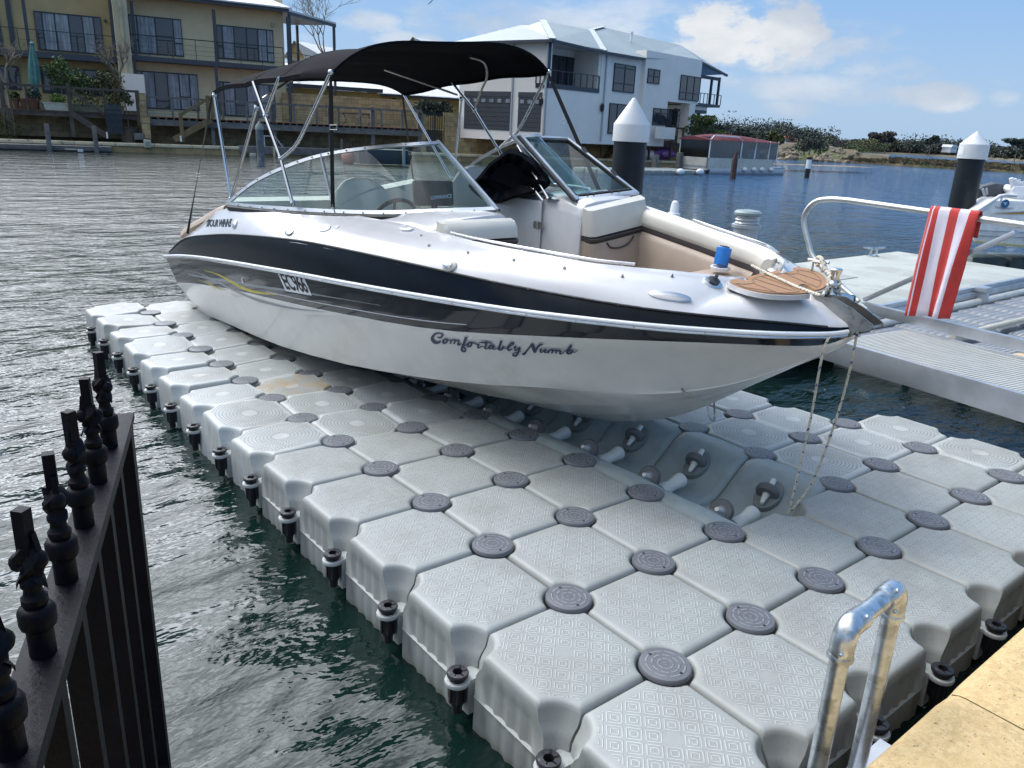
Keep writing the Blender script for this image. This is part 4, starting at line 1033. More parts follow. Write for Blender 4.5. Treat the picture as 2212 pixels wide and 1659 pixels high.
# stainless bow roller
b = MB(); c = 1.5; zr0 = 1.015
for sx in (-1, 1):
    x = c + sx * .042
    pf = [(.50, 1.085), (.50, 1.06), (.37, 1.00), (.335, .95), (.30, .935), (.278, .96), (.215, .982), (.20, .997), (.208, 1.012), (.31, 1.062), (.40, 1.092)]
    b.prism([(x, y, z) for y, z in pf], (sx * .005, 0, 0))
b.box((c - .042, .36, 1.03), (c + .042, .52, 1.036)); b.tube([(c - .06, .31, .955), (c + .06, .31, .955)], .008, 8); b.tube([(c - .055, .212, .995), (c + .055, .212, .995)], .007, 8)
rl = obj('bow_roller', b, M['steelworn'], boat, ang=30)
b = MB(); b.lathe((c, .31, .975), [(.018, -.036), (.026, -.03), (.016, 0), (.026, .03), (.018, .036)], 14, ax=(1, 0, 0)); b.beam((c, .45, 1.05), (c, .28, 1.0), .04, .02); obj('rubber_roller', b, M['black'], rl)
# bow eye and towing shackle on the stem
b = MB(); p, nn = hitn(B_hull, 1482, 846); 
if p is not None: b.tube(smoothpts([p + Vector((0, .03, .01)), p + nn * .03 + Vector((0, .02, .015)), p + nn * .035 + Vector((0, -.02, 0)), p + Vector((0, -.035, -.01))], 4), .006, 8)
yk = 1.03; zk = keelz(yk)[0]
b.tube(smoothpts([(1.5, yk + .03, zk + .02), (1.485, yk - .0, zk - .03), (1.48, yk - .02, zk - .07), (1.5, yk - .035, zk - .085), (1.52, yk - .02, zk - .06), (1.5, yk - .02, zk + .02)], 5), .006, 8); obj('bow_eye', b, M['steelworn'], boat)

# ---- windscreen
ROLL[0] = True
wb = [(1.16, 2.575, 1.27), (.85, 2.74, 1.245), (.64, 3.08, 1.205), (.515, 3.53, 1.17), (.43, 4.1, 1.13), (.385, 4.6, 1.10), (.355, 5.16, 1.07)]
wt = [(1.14, 3.24, 1.660), (.97, 3.25, 1.648), (.76, 3.54, 1.605), (.62, 3.95, 1.535), (.52, 4.36, 1.43), (.435, 4.80, 1.28), (.357, 5.18, 1.09)]
def mir(p, side): return Vector(p) if side < 0 else Vector((3 - p[0], p[1], p[2]))
for side in (-1, 1):
    Bp = smoothpts([mir(p, side) for p in wb], 5); Tp = smoothpts([mir(p, side) for p in wt], 5)
    ws = bpy.data.objects.new('windscreen', None); COL.objects.link(ws); ws.parent = boat; ws.location = mir((.6, 3.5, 1.18), side) - boat.location
    b = MB(); b.loft([Bp, Tp]); obj('glass_pane', b, M['glass'], ws, ang=60)
    b = MB()
    for P, w, h in ((Bp, .012, .034), (Tp, .013, .030)):
        rows = []
        for i, p in enumerate(P):
            o_ = (Bp[i] - Tp[i]) if P is Tp else (Tp[i] - Bp[i]); o_ = o_.normalized() if o_.length > 1e-3 else Vector((0, 0, -1))
            d = (P[min(i + 1, len(P) - 1)] - P[max(0, i - 1)]).normalized(); n = d.cross(o_).normalized(); 
            rows.append([p - n * w / 2, p + n * w / 2, p + n * w / 2 + o_ * h, p - n * w / 2 + o_ * h])
        b.loft(rows, closed=True, cap=True)
    b.beam(Bp[0], Tp[0], .03, .022, up=(1, 0, 0)); m_ = 15; b.beam(Bp[m_], Tp[m_ - 0], .026, .012, up=(1, 0, 0))
    obj('frame', b, M['alu'], ws, ang=30)
    b = MB()
    rows = []
    for i, p in enumerate(Bp): rows.append([p + Vector((0, 0, .004)), p + Vector((-.012 if side < 0 else .012, -.012, -.012)), p + Vector((-.008 if side < 0 else .008, -.008, -.042)), p + Vector((0, 0, -.04))])
    b.loft(rows, closed=True, cap=True); b.beam(Bp[0] + Vector((.02 * -side, 0, 0)), Tp[0] + Vector((.02 * -side, 0, 0)), .012, .018, up=(1, 0, 0)); obj('rubber_seal', b, M['black'], ws, ang=30)
    b = MB()
    for P in (Bp, Tp):
        for i in range(2, len(P) - 1, 2):
            p = P[i]; q_ = Vector((-.012 if side < 0 else .012, -.01, .012 if P is Bp else -.008)); b.lathe(p + q_ * .8, [(.006, 0), (.006, .004), (.003, .008)], 8, ax=(-1 if side < 0 else 1, -.6, .2))
    obj('snap_studs', b, M['steelworn'], ws)
ROLL[0] = False
# centre window folded back against the port screen
c1, c2, c3, c4 = Vector((1.865, 2.60, 1.322)), Vector((1.90, 3.36, 1.715)), Vector((2.385, 3.30, 1.715)), Vector((2.40, 2.545, 1.372))
cw = bpy.data.objects.new('centre_window', None); COL.objects.link(cw); cw.parent = boat; cw.location = Vector((2.1, 2.9, 1.5)) - boat.location
b = MB(); b.add([c1, c2, c3, c4], [(0, 1, 2, 3)]); obj('glass_pane', b, M['glass'], cw, ang=0)
b = MB(); nn = (c2 - c1).cross(c4 - c1).normalized()
for a, e, w in ((c1, c2, .045), (c2, c3, .028), (c3, c4, .024), (c4, c1, .04)):
    d = (e - a).normalized(); b.beam(a - d * .012, e + d * .012, w, .018, up=nn)
obj('frame', b, M['alu'], cw, ang=30, bevel=.003)
b = MB()
ctr = (c1 + c2 + c3 + c4) / 4
for a, e in ((c1, c2), (c2, c3), (c3, c4), (c4, c1)):
    ia = a + (ctr - a) * .10 + nn * -.0; ie = e + (ctr - e) * .10; b.beam(ia, ie, .014, .024, up=nn)
obj('rubber_seal', b, M['black'], cw, ang=30)
b = MB()
for t in (.2, .3, .6, .72): p = c1.lerp(c4, t) + Vector((0, .02, .01)); b.ball(p - nn * .012 * (1 if nn.z < 0 else -1), .008, 8, 6)
for t in (.25, .68):
    p = c3.lerp(c4, t); b.beam(p - Vector((0, .03, .02)), p + Vector((.01, .03, .02)), .03, .03)
obj('latch_fittings', b, M['black'], cw)
B_ff = bvh((lambda q: (orient_box(q, FFc, fr, fu, fn_, .27, .16, .05), q)[1])(MB()))
b = MB(); quad_text(b, B_ff, 'LOWRANCE', [(930, 423.5), (975.5, 418.6), (975.5, 427.6), (931, 431.5)], .003, .02, 1.0); obj('screen_lettering', b, M['alu'], ffo, ang=0)
# black canvas cover over the port seat
b = MB(); cv = [(1012, 402), (1030, 385), (1058, 352), (1078, 338), (1102, 322), (1130, 330), (1160, 352), (1190, 392), (1165, 415), (1112, 428), (1088, 437), (1060, 440), (1038, 428)]
cc_ = Vector((1085, 385)); rows = []
for k, s in ((5.62, .55), (5.5, .86), (5.6, 1.0), (5.85, 1.0), (6.1, .9), (6.3, .55)):
    rows.append([dep(cc_.x + (p.x - cc_.x) * s, cc_.y + (p.y - cc_.y) * s, k + .05 * math.sin(i * 1.7)) for i, p in enumerate(smoothpts([Vector((x, y, 0)) for x, y in cv], 3, closed=True))])
b.loft(rows, closed=True, cap=True); obj('canvas_cover', b, M['canvas'], boat, ang=70)

# ---- bimini top
bim = bpy.data.objects.new('bimini_top', None); COL.objects.link(bim); bim.parent = boat; bim.location = Vector((1.5, 4.5, 2.1)) - boat.location
SXn, SXf = .42, 2.46
SRp, SFp = at(457.5, 199, 0, SXn), at(714, 156, 0, SXn); PRp, PFp = at(870, 202, 0, SXf), at(1186, 153, 0, SXf)
NU, NV = 26, 36
def canopy(u, v, off=0):
    """u 0 rear .. 1 front, v 0 starboard .. 1 port"""
    a = SRp.lerp(SFp, u); c = PRp.lerp(PFp, u); p = a.lerp(c, v)
    bow = [0, .34, .66, 1.0]; crown = .12 + .075 * min(1, u * 1.6) 
    sag = -.022 * abs(math.sin(math.pi * u * 3)) * math.sin(math.pi * v)
    h = crown * (1 - abs(2 * v - 1) ** 4.5)
    rear = .02 * math.sin(u * 9) * (1 - v) if u < .35 else 0
    hem = (.03 * math.sin(math.pi * min(1, u * 1.0)) ) * (1 if v < .02 or v > .98 else 0)
    wr = .006 * math.sin(17 * u + 5 * v) * math.sin(9 * v + 2) + .004 * math.sin(41 * u) * (1 - abs(2 * v - 1))
    return p + Vector((0, 0, h + sag + wr + rear + hem + .03 * math.sin(math.pi * u) * (1 - abs(2 * v - 1) ** 3) - off))
b = MB(); G = [[canopy(i / NU, j / NV) for j in range(NV + 1)] for i in range(NU + 1)]; G2 = [[canopy(i / NU, j / NV, .008) for j in range(NV + 1)] for i in range(NU + 1)]
b.loft(G); b.loft(G2)
# hems
for j in (0, NV): b.loft([[G[i][j] + Vector((0, 0, .0)), G[i][j] - Vector((0, 0, .032))] for i in range(NU + 1)]); b.loft([[G2[i][j] + Vector((.006 if j == 0 else -.006, 0, 0)), G2[i][j] + Vector((.006 if j == 0 else -.006, 0, -.024))] for i in range(NU + 1)])
for i in (0, NU): b.loft([[G[i][j], G[i][j] - Vector((0, 0, .02))] for j in range(NV + 1)])
obj('canopy', b, M['canvas'], bim, ang=60)
b = MB()
for u_, r_ in ((.36, .0022), (.63, .0022)):
    b.tube([canopy(u_, j / NV) + Vector((0, 0, .001)) for j in range(NV + 1)], r_, 5)
obj('seam', b, M['web'], bim)
TR = .0125
def bow_tube(u, name='frame_tube'):
    q = MB(); q.tube([canopy(u, j / 20, .022) for j in range(21)], TR, 8); return obj(name, q, M['steel'], bim)
def pole(px, X, name='frame_tube', r=TR, k=0, m=None):
    pts = [at(u, v, 0, X) for u, v in px]; pts = smoothpts(pts, 6) if k else pts
    q = MB(); q.tube(pts, r, 12); return obj(name, q, m or M['steel'], bim), pts
XN = .42
pole([(498, 424), (463, 205)], XN); pole([(499, 432), (554, 232)], XN); pole([(632, 440), (606, 341), (573, 250), (547, 177)], XN)
pole([(607, 343), (625, 328), (640, 312), (660, 275), (713, 161)], XN, k=1); pole([(575, 243), (603, 168)], XN)
XF = 2.46
pole([(975, 386), (873, 206)], XF); pole([(980, 385), (997, 216)], XF, r=.011); pole([(1090, 345), (1025, 238), (976, 177)], XF)
pole([(1077, 322), (1100, 300), (1120, 281), (1150, 225), (1184, 158)], XF, k=1)
# cross braces under the canopy
q = MB(); q.tube(smoothpts([at(1023, 240, 0, XF), at(1040, 195, 0, XF - .03), at(1052, 165, 0, XF - .1), at(1045, 135, 0, XF - .25), at(1015, 123, 0, XF - .45)], 6), .010, 8); obj('frame_tube', q, M['steelworn'], bim); q = MB(); q.tube([at(988, 205, 0, XF), at(830, 150, 0, 1.78)], .010, 8); obj('frame_tube', q, M['steelworn'], bim); q = MB()
q.tube([at(568, 213, 0, XN), at(640, 165, 0, XN + .25)], .010, 8)
obj('frame_tube', q, M['steelworn'], bim)
for u, v, X in ((463, 206, XN), (554, 233, XN), (573, 250, XN), (606, 342, XN), (499, 428, XN), (1077, 322, XF), (1025, 238, XF), (997, 214, XF), (975, 386, XF), (632, 438, XN)):
    p = at(u, v, 0, X); q = MB(); q.lathe(p - Vector((0, 0, .02)), [(.015, 0), (.018, .006), (.018, .034), (.015, .04)], 12); q.ball(p + Vector((-.012, -.01, 0)), .009, 8, 6); obj('hinge_fitting', q, M['steel'], bim)
for u, v, X in ((714, 156, SXn), (1186, 155, SXf)): q = MB(); q.ball(at(u, v, 0, X), .017, 10, 8); obj('end_ball', q, M['steel'], bim)
def strap(a, c, w, name='strap', twist=0):
    a, c = Vector(a), Vector(c); d = (c - a).normalized(); s0 = (RX - d * RX.dot(d)).normalized(); L = []
    L2 = []
    for k in range(21):
        t = k / 20; an = twist * math.sin(math.pi * t) + .3; s = Matrix.Rotation(an, 3, d) @ s0; n = s.cross(d).normalized() * .0015; p = a.lerp(c, t) + Vector((0, 0, -.0)) * 0; ww = w * (.55 + .45 * min(1, t * 8)) / 2
        L.append([p - s * ww - n, p + s * ww - n, p + s * ww + n, p - s * ww + n])
    q = MB(); q.loft(L, closed=True, cap=True); o = obj(name, q, M['web'], bim, ang=30); return o
ps = hit(B_deck, 405, 503, 0) or at(405, 505, 0, .33)
s1 = strap(SRp + Vector((0, 0, -.03)), ps, .026, twist=1.0); s2 = strap(SFp + Vector((0, 0, -.03)), at(719, 447, 0, .515), .03, twist=.2)
s3 = strap(PFp + Vector((0, 0, -.03)), at(1300, 425, 0, 2.50), .03, twist=.2); s4 = strap(PRp + Vector((0, 0, -.03)), at(903, 470, 0, 2.55), .026, twist=.6)
def buckle(par, u, v, X):
    c = at(u, v, 0, X); q = MB()
    s = RX * .022; up = Vector((0, 0, .014)); q.tube([c - s - up, c + s - up, c + s + up, c - s + up], .0025, 6, closed=True); obj('buckle', q, M['steel'], par)
buckle(s2, 720, 275, .45); buckle(s3, 1222, 262, 2.47); buckle(s1, 428, 378, .38); buckle(s4, 887, 330, 2.5)
q = MB()
for p in (ps, at(719, 450, 0, .515)): q.tube([p + Vector((0, 0, k * .012 - .02)) + Vector((.005 * math.sin(k), 0, 0)) for k in range(5)], .006, 8)
obj('strap_hook', q, M['steelworn'], bim)
# weathered teal-stained aft upholstery roll showing over the quarter
b = MB(); pts = [at(u, v, 0, .52) for u, v in ((398, 500), (415, 484), (440, 470), (470, 452), (492, 444))]
rows = [[p + Vector((a, 0, z)) for a, z in ((-.05, -.06), (-.035, -.005), (0, .012), (.06, .0), (.08, -.06))] for p in smoothpts(pts, 4)]
b.loft(rows, closed=True, cap=True); obj('aft_coaming_pad', b, M['tan'], boat, ang=60)

# ================================================================ ROPES
def ropefn(t, b, co, c):
    g = t.new('ShaderNodeNewGeometry'); 
    w = t.new('ShaderNodeTexWave', wave_type='BANDS'); w.bands_direction = 'DIAGONAL'; w.inputs['Scale'].default_value = 22; w.inputs['Distortion'].default_value = 0; t.put(w.inputs['Vector'], co)
    s = t.new('ShaderNodeSeparateXYZ'); t.put(s.inputs[0], co)
    k = t.m('FRACT', t.m('MULTIPLY', t.m('ADD', t.m('ADD', s.outputs[0], s.outputs[1]), s.outputs[2]), 24))
    m2 = t.m('MULTIPLY', t.m('LESS_THAN', k, .22), t.m('GREATER_THAN', t.noise(co, 90, 2, .5), .50))
    return t.mix(m2, c, (.04, .07, .2, 1))
M['rope'] = mat('cream rope with blue fleck', (.58, .53, .42), .85, var=.15, vs=60, bump=.6, bs=180, fn=ropefn)
def rope(name, pts, r, label, k=6, par=None):
    b = MB(); b.tube(smoothpts(pts, k), r, 8); o = obj(name, b, M['rope'], par); 
    if label: tag(o, label, 'rope')
    return o
rb_ = at(1706, 1108, 1, .50)
b = MB(); b.tube(smoothpts([(1.5, .30, .955), at(1853, 712, 1, .285), at(1820, 860, 1, .34), at(1760, 1030, 1, .44), rb_], 6), .0062, 8)
b.tube(smoothpts([(1.5, .36, .95), at(1783, 744, 1, .345), at(1752, 900, 1, .42), at(1720, 1040, 1, .48), rb_ + Vector((-.01, 0, 0))], 6), .0062, 8)
tag(obj('hanging_rope', b, M['rope']), 'doubled cream and blue rope hanging from the bow roller down to the cradle', 'rope')
pr = [at(1625, 573, 2, 1.125), at(*Zb(640, 290), 2, 1.128), at(*Zb(800, 370), 2, 1.126), at(*Zb(1060, 490), 2, 1.124), at(*Zb(1250, 570), 2, 1.122), at(*Zb(1430, 630), 2, 1.122)]
pr = [p for p in pr if p is not None] + [Vector((pb.x - .03, pb.y + .02, pz + .03)), Vector((pb.x, pb.y - .03, pz + .04)), Vector((pb.x + .03, pb.y, pz + .05)), Vector((pb.x, pb.y + .03, pz + .058)), Vector((pb.x - .03, pb.y, pz + .06)), Vector((pb.x, pb.y - .03, pz + .07)), Vector((pb.x + .025, pb.y + .01, pz + .085)), Vector((pb.x - .02, pb.y + .02, pz + .095)), Vector((pb.x - .03, pb.y - .02, pz + .05)), Vector((pb.x + .02, pb.y - .03, pz + .02))]
rope('mooring_rope', pr, .0075, 'thin rope lying across the teak pad and wrapped round the bow post')
c0_ = at(1768, 566, 0, 1.93)
rope('mooring_rope', [c0_ + Vector((0, 0, -.02)), c0_ + Vector((.02, .02, .015)), c0_ + Vector((-.01, -.02, .02)), at(1785, 585, 0, 1.90), at(1800, 600, 0, 1.86), at(1812, 622, 0, 1.82)], .012, 'thick rope made fast on the far gunwale of the white boat')
b = MB(); b.tube([c0_ + Vector((0, .03, -.05)), c0_ + Vector((0, .03, 0)), c0_ + Vector((0, -.03, 0)), c0_ + Vector((0, -.03, -.05))], .008, 8); b.tube([c0_ + Vector((0, .06, 0.005)), c0_ + Vector((0, -.06, 0.005))], .008, 8); obj('gunwale_cleat', b, M['steel'], boat)
# ================================================================ FAR BANK: materials
def blocks(name, col, mortar, sx=2.2, sz=3.2, var=.3, dark=(.10, .075, .045, 1), dk=(.5, .75)):
    def fn(t, b, co, c):
        s = t.new('ShaderNodeSeparateXYZ'); t.put(s.inputs[0], co); cb = t.new('ShaderNodeCombineXYZ'); t.put(cb.inputs[0], t.m('ADD', s.outputs[0], t.m('MULTIPLY', s.outputs[1], .35))); t.put(cb.inputs[1], s.outputs[2])
        br = t.new('ShaderNodeTexBrick'); t.put(br.inputs['Vector'], cb.outputs[0]); br.inputs['Scale'].default_value = 1.0
        br.inputs['Brick Width'].default_value = 1 / sx; br.inputs['Row Height'].default_value = 1 / sz; br.inputs['Mortar Size'].default_value = .012
        br.inputs['Color1'].default_value = (*[k * (1 + var) for k in col], 1); br.inputs['Color2'].default_value = (*[k * (1 - var) for k in col], 1); br.inputs['Mortar'].default_value = (*mortar, 1)
        n = t.noise(co, 1.3, 6, .7)
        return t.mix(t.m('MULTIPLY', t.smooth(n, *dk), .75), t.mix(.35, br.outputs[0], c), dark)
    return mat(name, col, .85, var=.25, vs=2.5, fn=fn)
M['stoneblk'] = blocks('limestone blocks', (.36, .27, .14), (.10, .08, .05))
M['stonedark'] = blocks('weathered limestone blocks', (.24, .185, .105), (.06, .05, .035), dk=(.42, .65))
M['seawall'] = blocks('sea wall blocks', (.38, .28, .14), (.1, .08, .05), .7, 2.0, dk=(.5, .72))
M['capstone'] = mat('limestone capping', (.58, .50, .34), .8, var=.15, vs=1.5, col2=(.15, .13, .09), c2lo=.56, c2hi=.7, c2s=2.5)
M['ochre'] = mat('ochre render', (.68, .56, .35), .85, var=.07, vs=.8)
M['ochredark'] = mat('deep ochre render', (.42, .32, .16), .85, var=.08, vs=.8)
M['creamr'] = mat('cream render', (.48, .42, .28), .8, var=.06, vs=.8, col2=(.27, .24, .17), c2s=1.2)
M['yellow'] = mat('yellow ochre wall', (.36, .245, .09), .8, var=.06)
M['trim'] = mat('slate blue painted trim', (.045, .052, .066), .5)
M['winframe'] = mat('dark window frame', (.012, .015, .022), .4)
M['pane'] = mat('dark window glass', (.03, .038, .05), .06, spec=.8)
M['curtain'] = mat('grey white curtain behind glass', (.30, .31, .33), .35, var=.25, vs=2, coat=.3, fn=lambda t, b, co, c: t.mix(t.smooth(t.noise(t.scale(co, (9, 9, .3)), 1.0, 3, .6), .35, .7), c, (.13, .14, .16, 1)))
M['roofwhite'] = mat('pale metal roof', (.50, .51, .52), .45, var=.04)
M['roofgrey'] = mat('blue grey steel roof', (.25, .29, .30), .5, var=.05, vs=.5)
M['roofhip'] = mat('pale hip flashing', (.38, .42, .43), .45)
M['render'] = mat('pale grey white render', (.78, .74, .67), .85, var=.04, vs=.7, bump=.1, bs=20)
M['render2'] = mat('warm white render', (.82, .75, .68), .85, var=.04, vs=.7)
M['garage'] = mat('charcoal garage door', (.05, .053, .062), .5)
M['wood'] = mat('weathered dark timber', (.075, .06, .05), .8, var=.25, vs=3)
M['woodg'] = mat('silvery grey timber', (.13, .125, .12), .8, var=.25, vs=3)
M['woody'] = mat('olive brown timber', (.16, .115, .055), .8, var=.2, vs=3)
M['brick'] = mat('red paving edge', (.25, .11, .06), .8)
M['pot'] = mat('terracotta', (.16, .07, .04), .8); M['trough'] = mat('pale trough', (.45, .43, .35), .7); M['trough2'] = mat('beige trough', (.22, .2, .13), .8)
M['teal'] = mat('teal canvas', (.08, .20, .18), .8, var=.2, vs=4)
M['concrete'] = mat('pale concrete deck', (.37, .385, .355), .8, var=.06, vs=1.5, bump=.2, bs=60, col2=(.31, .32, .29), c2s=1.3, c2lo=.5, c2hi=.6)
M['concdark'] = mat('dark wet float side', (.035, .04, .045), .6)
M['floatg'] = mat('mid grey float plastic', (.20, .21, .23), .55, var=.1); M['floatp'] = mat('pale green grey float', (.22, .25, .24), .6, var=.12)
def leafmat(name, c1, c2, c3=None):
    m = bpy.data.materials.new(name); m.use_nodes = True; t = NT(m.node_tree); t.n.clear()
    out = t.new('ShaderNodeOutputMaterial'); b = t.new('ShaderNodeBsdfPrincipled'); g = t.new('ShaderNodeNewGeometry')
    c = t.mix(t.smooth(t.noise(g.outputs['Position'], .35, 3), .35, .65), (*c1, 1), (*c2, 1)); c = t.mix(t.m('MULTIPLY', g.outputs['Random Per Island'], .6), c, (*(c3 or c2), 1))
    t.put(b.inputs['Base Color'], c); b.inputs['Roughness'].default_value = .7; b.inputs['Specular IOR Level'].default_value = .3
    b.inputs['Subsurface Weight'].default_value = 0; t.l.new(b.outputs[0], out.inputs[0]); return m
M['leafdk'] = leafmat('dark eucalypt leaves', (.030, .042, .034), (.042, .055, .042), (.055, .062, .046))  # bluish shift in the colour stands in for haze over far trees
M['leafmid'] = leafmat('mid green leaves', (.035, .06, .018), (.06, .10, .03), (.10, .13, .04))
M['leaflt'] = leafmat('bright green leaves', (.07, .12, .02), (.11, .18, .03), (.16, .24, .05))
M['leafolive'] = leafmat('olive leaves', (.05, .058, .02), (.09, .10, .035), (.12, .12, .05))
M['leafbrown'] = leafmat('dry brown leaves', (.050, .042, .034), (.062, .052, .038), (.045, .048, .036))
M['bark'] = mat('grey bark', (.17, .145, .11), .9, var=.2)
M['rock'] = mat('tan granite', (.17, .14, .10), .85, var=.3, vs=.8, col2=(.08, .07, .055), c2s=.7, c2lo=.52, c2hi=.7)
M['reed'] = mat('brown saltmarsh', (.10, .075, .045), .95, var=.4, vs=.3, col2=(.07, .085, .03), c2s=.1, c2lo=.45, c2hi=.6)

# ================================================================ vegetation helpers
def leaves(b, c, r, n, s, rnd, mi=0, hollow=.45):
    c = Vector(c)
    for k in range(n):
        while True:
            v = Vector((rnd.uniform(-1, 1), rnd.uniform(-1, 1), rnd.uniform(-1, 1)))
            if hollow < v.length < 1: break
        p = c + Vector((v.x * r[0], v.y * r[1], v.z * r[2]))
        a = Vector((rnd.gauss(0, 1), rnd.gauss(0, 1), rnd.gauss(0, 1))).normalized(); d = a.cross(Vector((rnd.gauss(0, 1), rnd.gauss(0, 1), rnd.gauss(0, 1)))).normalized()
        q = s * rnd.uniform(.6, 1.4); b.add([p - a * q * .5, p + d * q * .35, p + a * q * .5, p - d * q * .35], [(0, 1, 2, 3)], mi)
def crown(b, c, r, n, s, rnd, clumps=9, mi=0):
    c = Vector(c)
    for k in range(clumps):
        a = rnd.uniform(0, 2 * math.pi); q = rnd.uniform(.15, .72); h = rnd.uniform(-.55, .62)
        cc = c + Vector((math.cos(a) * q * r[0], math.sin(a) * q * r[1], h * r[2])); k_ = rnd.uniform(.32, .55)
        leaves(b, cc, (r[0] * k_, r[1] * k_, r[2] * k_ * .85), n // clumps, s, rnd, mi)
def tree(base, h, r, m, n, s, label, group, seed, name='tree', trunk_r=None, cz=.66, rz=.36, trunks=1, cat='tree'):
    rnd = random.Random(seed); base = Vector(base); t = thing(name, label, cat, base, group)
    b = MB(); tr = trunk_r or h * .022
    top = base + Vector((rnd.uniform(-.1, .1) * r, 0, h * cz))
    b.tube([base - Vector((0, 0, .2)), base.lerp(top, .5) + Vector((.05 * r, 0, 0)), top], [tr, tr * .75, tr * .4], 7)
    for k in range(6):
        a = rnd.uniform(0, 6.28); st = base.lerp(top, rnd.uniform(.55, .9)); en = base + Vector((math.cos(a) * r * .7, math.sin(a) * r * .7, h * rnd.uniform(cz - .1, cz + .22)))
        b.tube([st, st.lerp(en, .5) + Vector((0, 0, h * .03)), en], [tr * .45, tr * .3, tr * .12], 5)
    obj('trunk', b, M['bark'], t)
    b = MB(); crown(b, base + Vector((0, 0, h * cz)), (r, r, h * rz), n, s, rnd); obj('crown', b, m, t, ang=0)
    return t
def bare(base, h, label, seed, spread=.6, name='bare_tree', group=None, depth=5, leaf=None, r0=None, kids=3):
    rnd = random.Random(seed); t = thing(name, label, 'tree', base, group); b = MB(); tips = []
    def grow(p, d, l, r, k):
        q = p + d * l; m_ = p.lerp(q, .5) + Vector((rnd.uniform(-1, 1), rnd.uniform(-1, 1), rnd.uniform(-.3, .5))) * l * .09
        b.tube([p, m_, q], [r, r * .85, r * .66], 5, cap=False)
        if k == 0: tips.append(q); return
        for i in range(kids if k > 1 else 2):
            nd = (d + Vector((rnd.uniform(-1, 1), rnd.uniform(-1, 1), rnd.uniform(-.35, .75))) * spread).normalized(); grow(q, nd, l * rnd.uniform(.6, .85), r * .62, k - 1)
    grow(Vector(base), Vector((rnd.uniform(-.1, .1), 0, 1)).normalized(), h * .30, r0 or h * .022, depth)
    obj('branches', b, M['bark'], t, ang=0)
    if leaf:
        lb_ = MB()
        for q in tips: leaves(lb_, q, (.22, .22, .2), leaf[1], leaf[2], rnd, hollow=0)
        obj('crown', lb_, leaf[0], t, ang=0)
    return t

# ================================================================ planes of the far bank
Z1 = lambda x, y: (.3472 * x, .3472 * y)
Zh = lambda x, y: (.2050 * x, .2050 * y)
Z3 = lambda x, y: (960.1 + .2976 * x, 27.4 + .2976 * y)
Zm = lambda x, y: (548.6 + .1984 * x, 181.0 + .1984 * y)
Zk = lambda x, y: (1371.5 + .248 * x, 219.4 + .248 * y)
SW = Pl((9.0, 48.0), (.972, -.233))
DK = SW.back(.9); TW = SW.back(2.3)
_f = dep(400, 150, 50.5); F1 = Pl((_f.x, _f.y), (.985, -.172)); B1 = F1.back(-1.3); B1i = F1.back(-.6)
def rect(pl, a, c): s0, z1 = pl.sz(*a); s1, z0 = pl.sz(*c); return min(s0, s1), max(s0, s1), min(z0, z1), max(z0, z1)
def pxbox(mb, pl, a, c, k0, k1, mi=None): r = rect(pl, a, c); mb.pbox(pl, r[0], r[1], r[2], r[3], k0, k1, mi); return r
def pxbeam(mb, pl, a, c, w, h, k=0, mi=None):
    p = pl.P(*pl.sz(*a), k); q = pl.P(*pl.sz(*c), k); mb.beam(p, q, w, h, mi)
def panel(name, pl, a, c, k0, k1, m, par): b = MB(); pxbox(b, pl, a, c, k0, k1); return obj(name, b, m, par)

# ground of the far bank
zg = .17
b = MB(); P = SW.P
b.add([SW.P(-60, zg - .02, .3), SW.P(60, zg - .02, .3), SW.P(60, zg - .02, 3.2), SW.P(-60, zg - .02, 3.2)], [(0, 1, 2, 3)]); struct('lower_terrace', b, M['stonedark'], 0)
M['lawn'] = mat('dry garden ground', (.10, .09, .05), .95, var=.3, vs=.5)
b = MB(); b.pbox(SW, -60, 47.6, -1, 1.62, 2.9, 60); struct('ground', b, M['lawn'], 0)

# ---- sea wall
sw = thing('sea_wall', 'limestone sea wall with a pale rounded capping along the far bank', 'wall', SW.P(10, ZW))
b = MB(); b.pbox(SW, -60, 46, -1.6, .03, .02, .6); obj('wall', b, M['seawall'], sw)
b = MB()
for k in range(54):
    a0 = -60 + k * 2.0; b.pbox(SW, a0 + .01, min(a0 + 1.99, 46), .0, .17, -.06, .55) if a0 < 46 else None
obj('capping', b, M['capstone'], sw, bevel=.03)

# ================================================================ HOUSE 1 (ochre terrace)
h1 = thing('terrace_house', 'two storey ochre terrace house with dark balconies and curtained glass doors, far left', 'house', F1.P(-3, 1.62))
zE, zU, zD = B1.sz(*Z1(1500, 38))[1], None, None
sL, sR = F1.sz(*Z1(-400, 200))[0], F1.sz(*Z1(1765, 200))[0]
sP0, sP1 = F1.sz(*Z1(715, 300))[0], F1.sz(*Z1(800, 300))[0]
b = MB(); b.pbox(F1, sP1, sR, 1.4, 9.6, 0, .3); 
obj('wall', b, M['ochre'], h1); b = MB(); b.pbox(F1, sR - .3, sR, 1.4, 9.6, .3, 9); obj('wall', b, M['ochre'], h1)
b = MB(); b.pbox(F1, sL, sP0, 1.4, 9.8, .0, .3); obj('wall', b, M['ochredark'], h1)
b = MB(); b.pbox(F1, sP0, sP1, 1.2, 10.5, -1.9, .3); obj('party_wall', b, M['creamr'], h1)
b = MB(); pxbox(b, B1, Z1(745, 5), Z1(775, 470), -.75, -.6); obj('downpipe', b, M['creamr'], h1)
b = MB(); b.pbox(F1, sP0 + .1, sP1 + .55, 1.2, 4.05, -2.3, -1.0); obj('party_wall', b, M['render2'], h1)
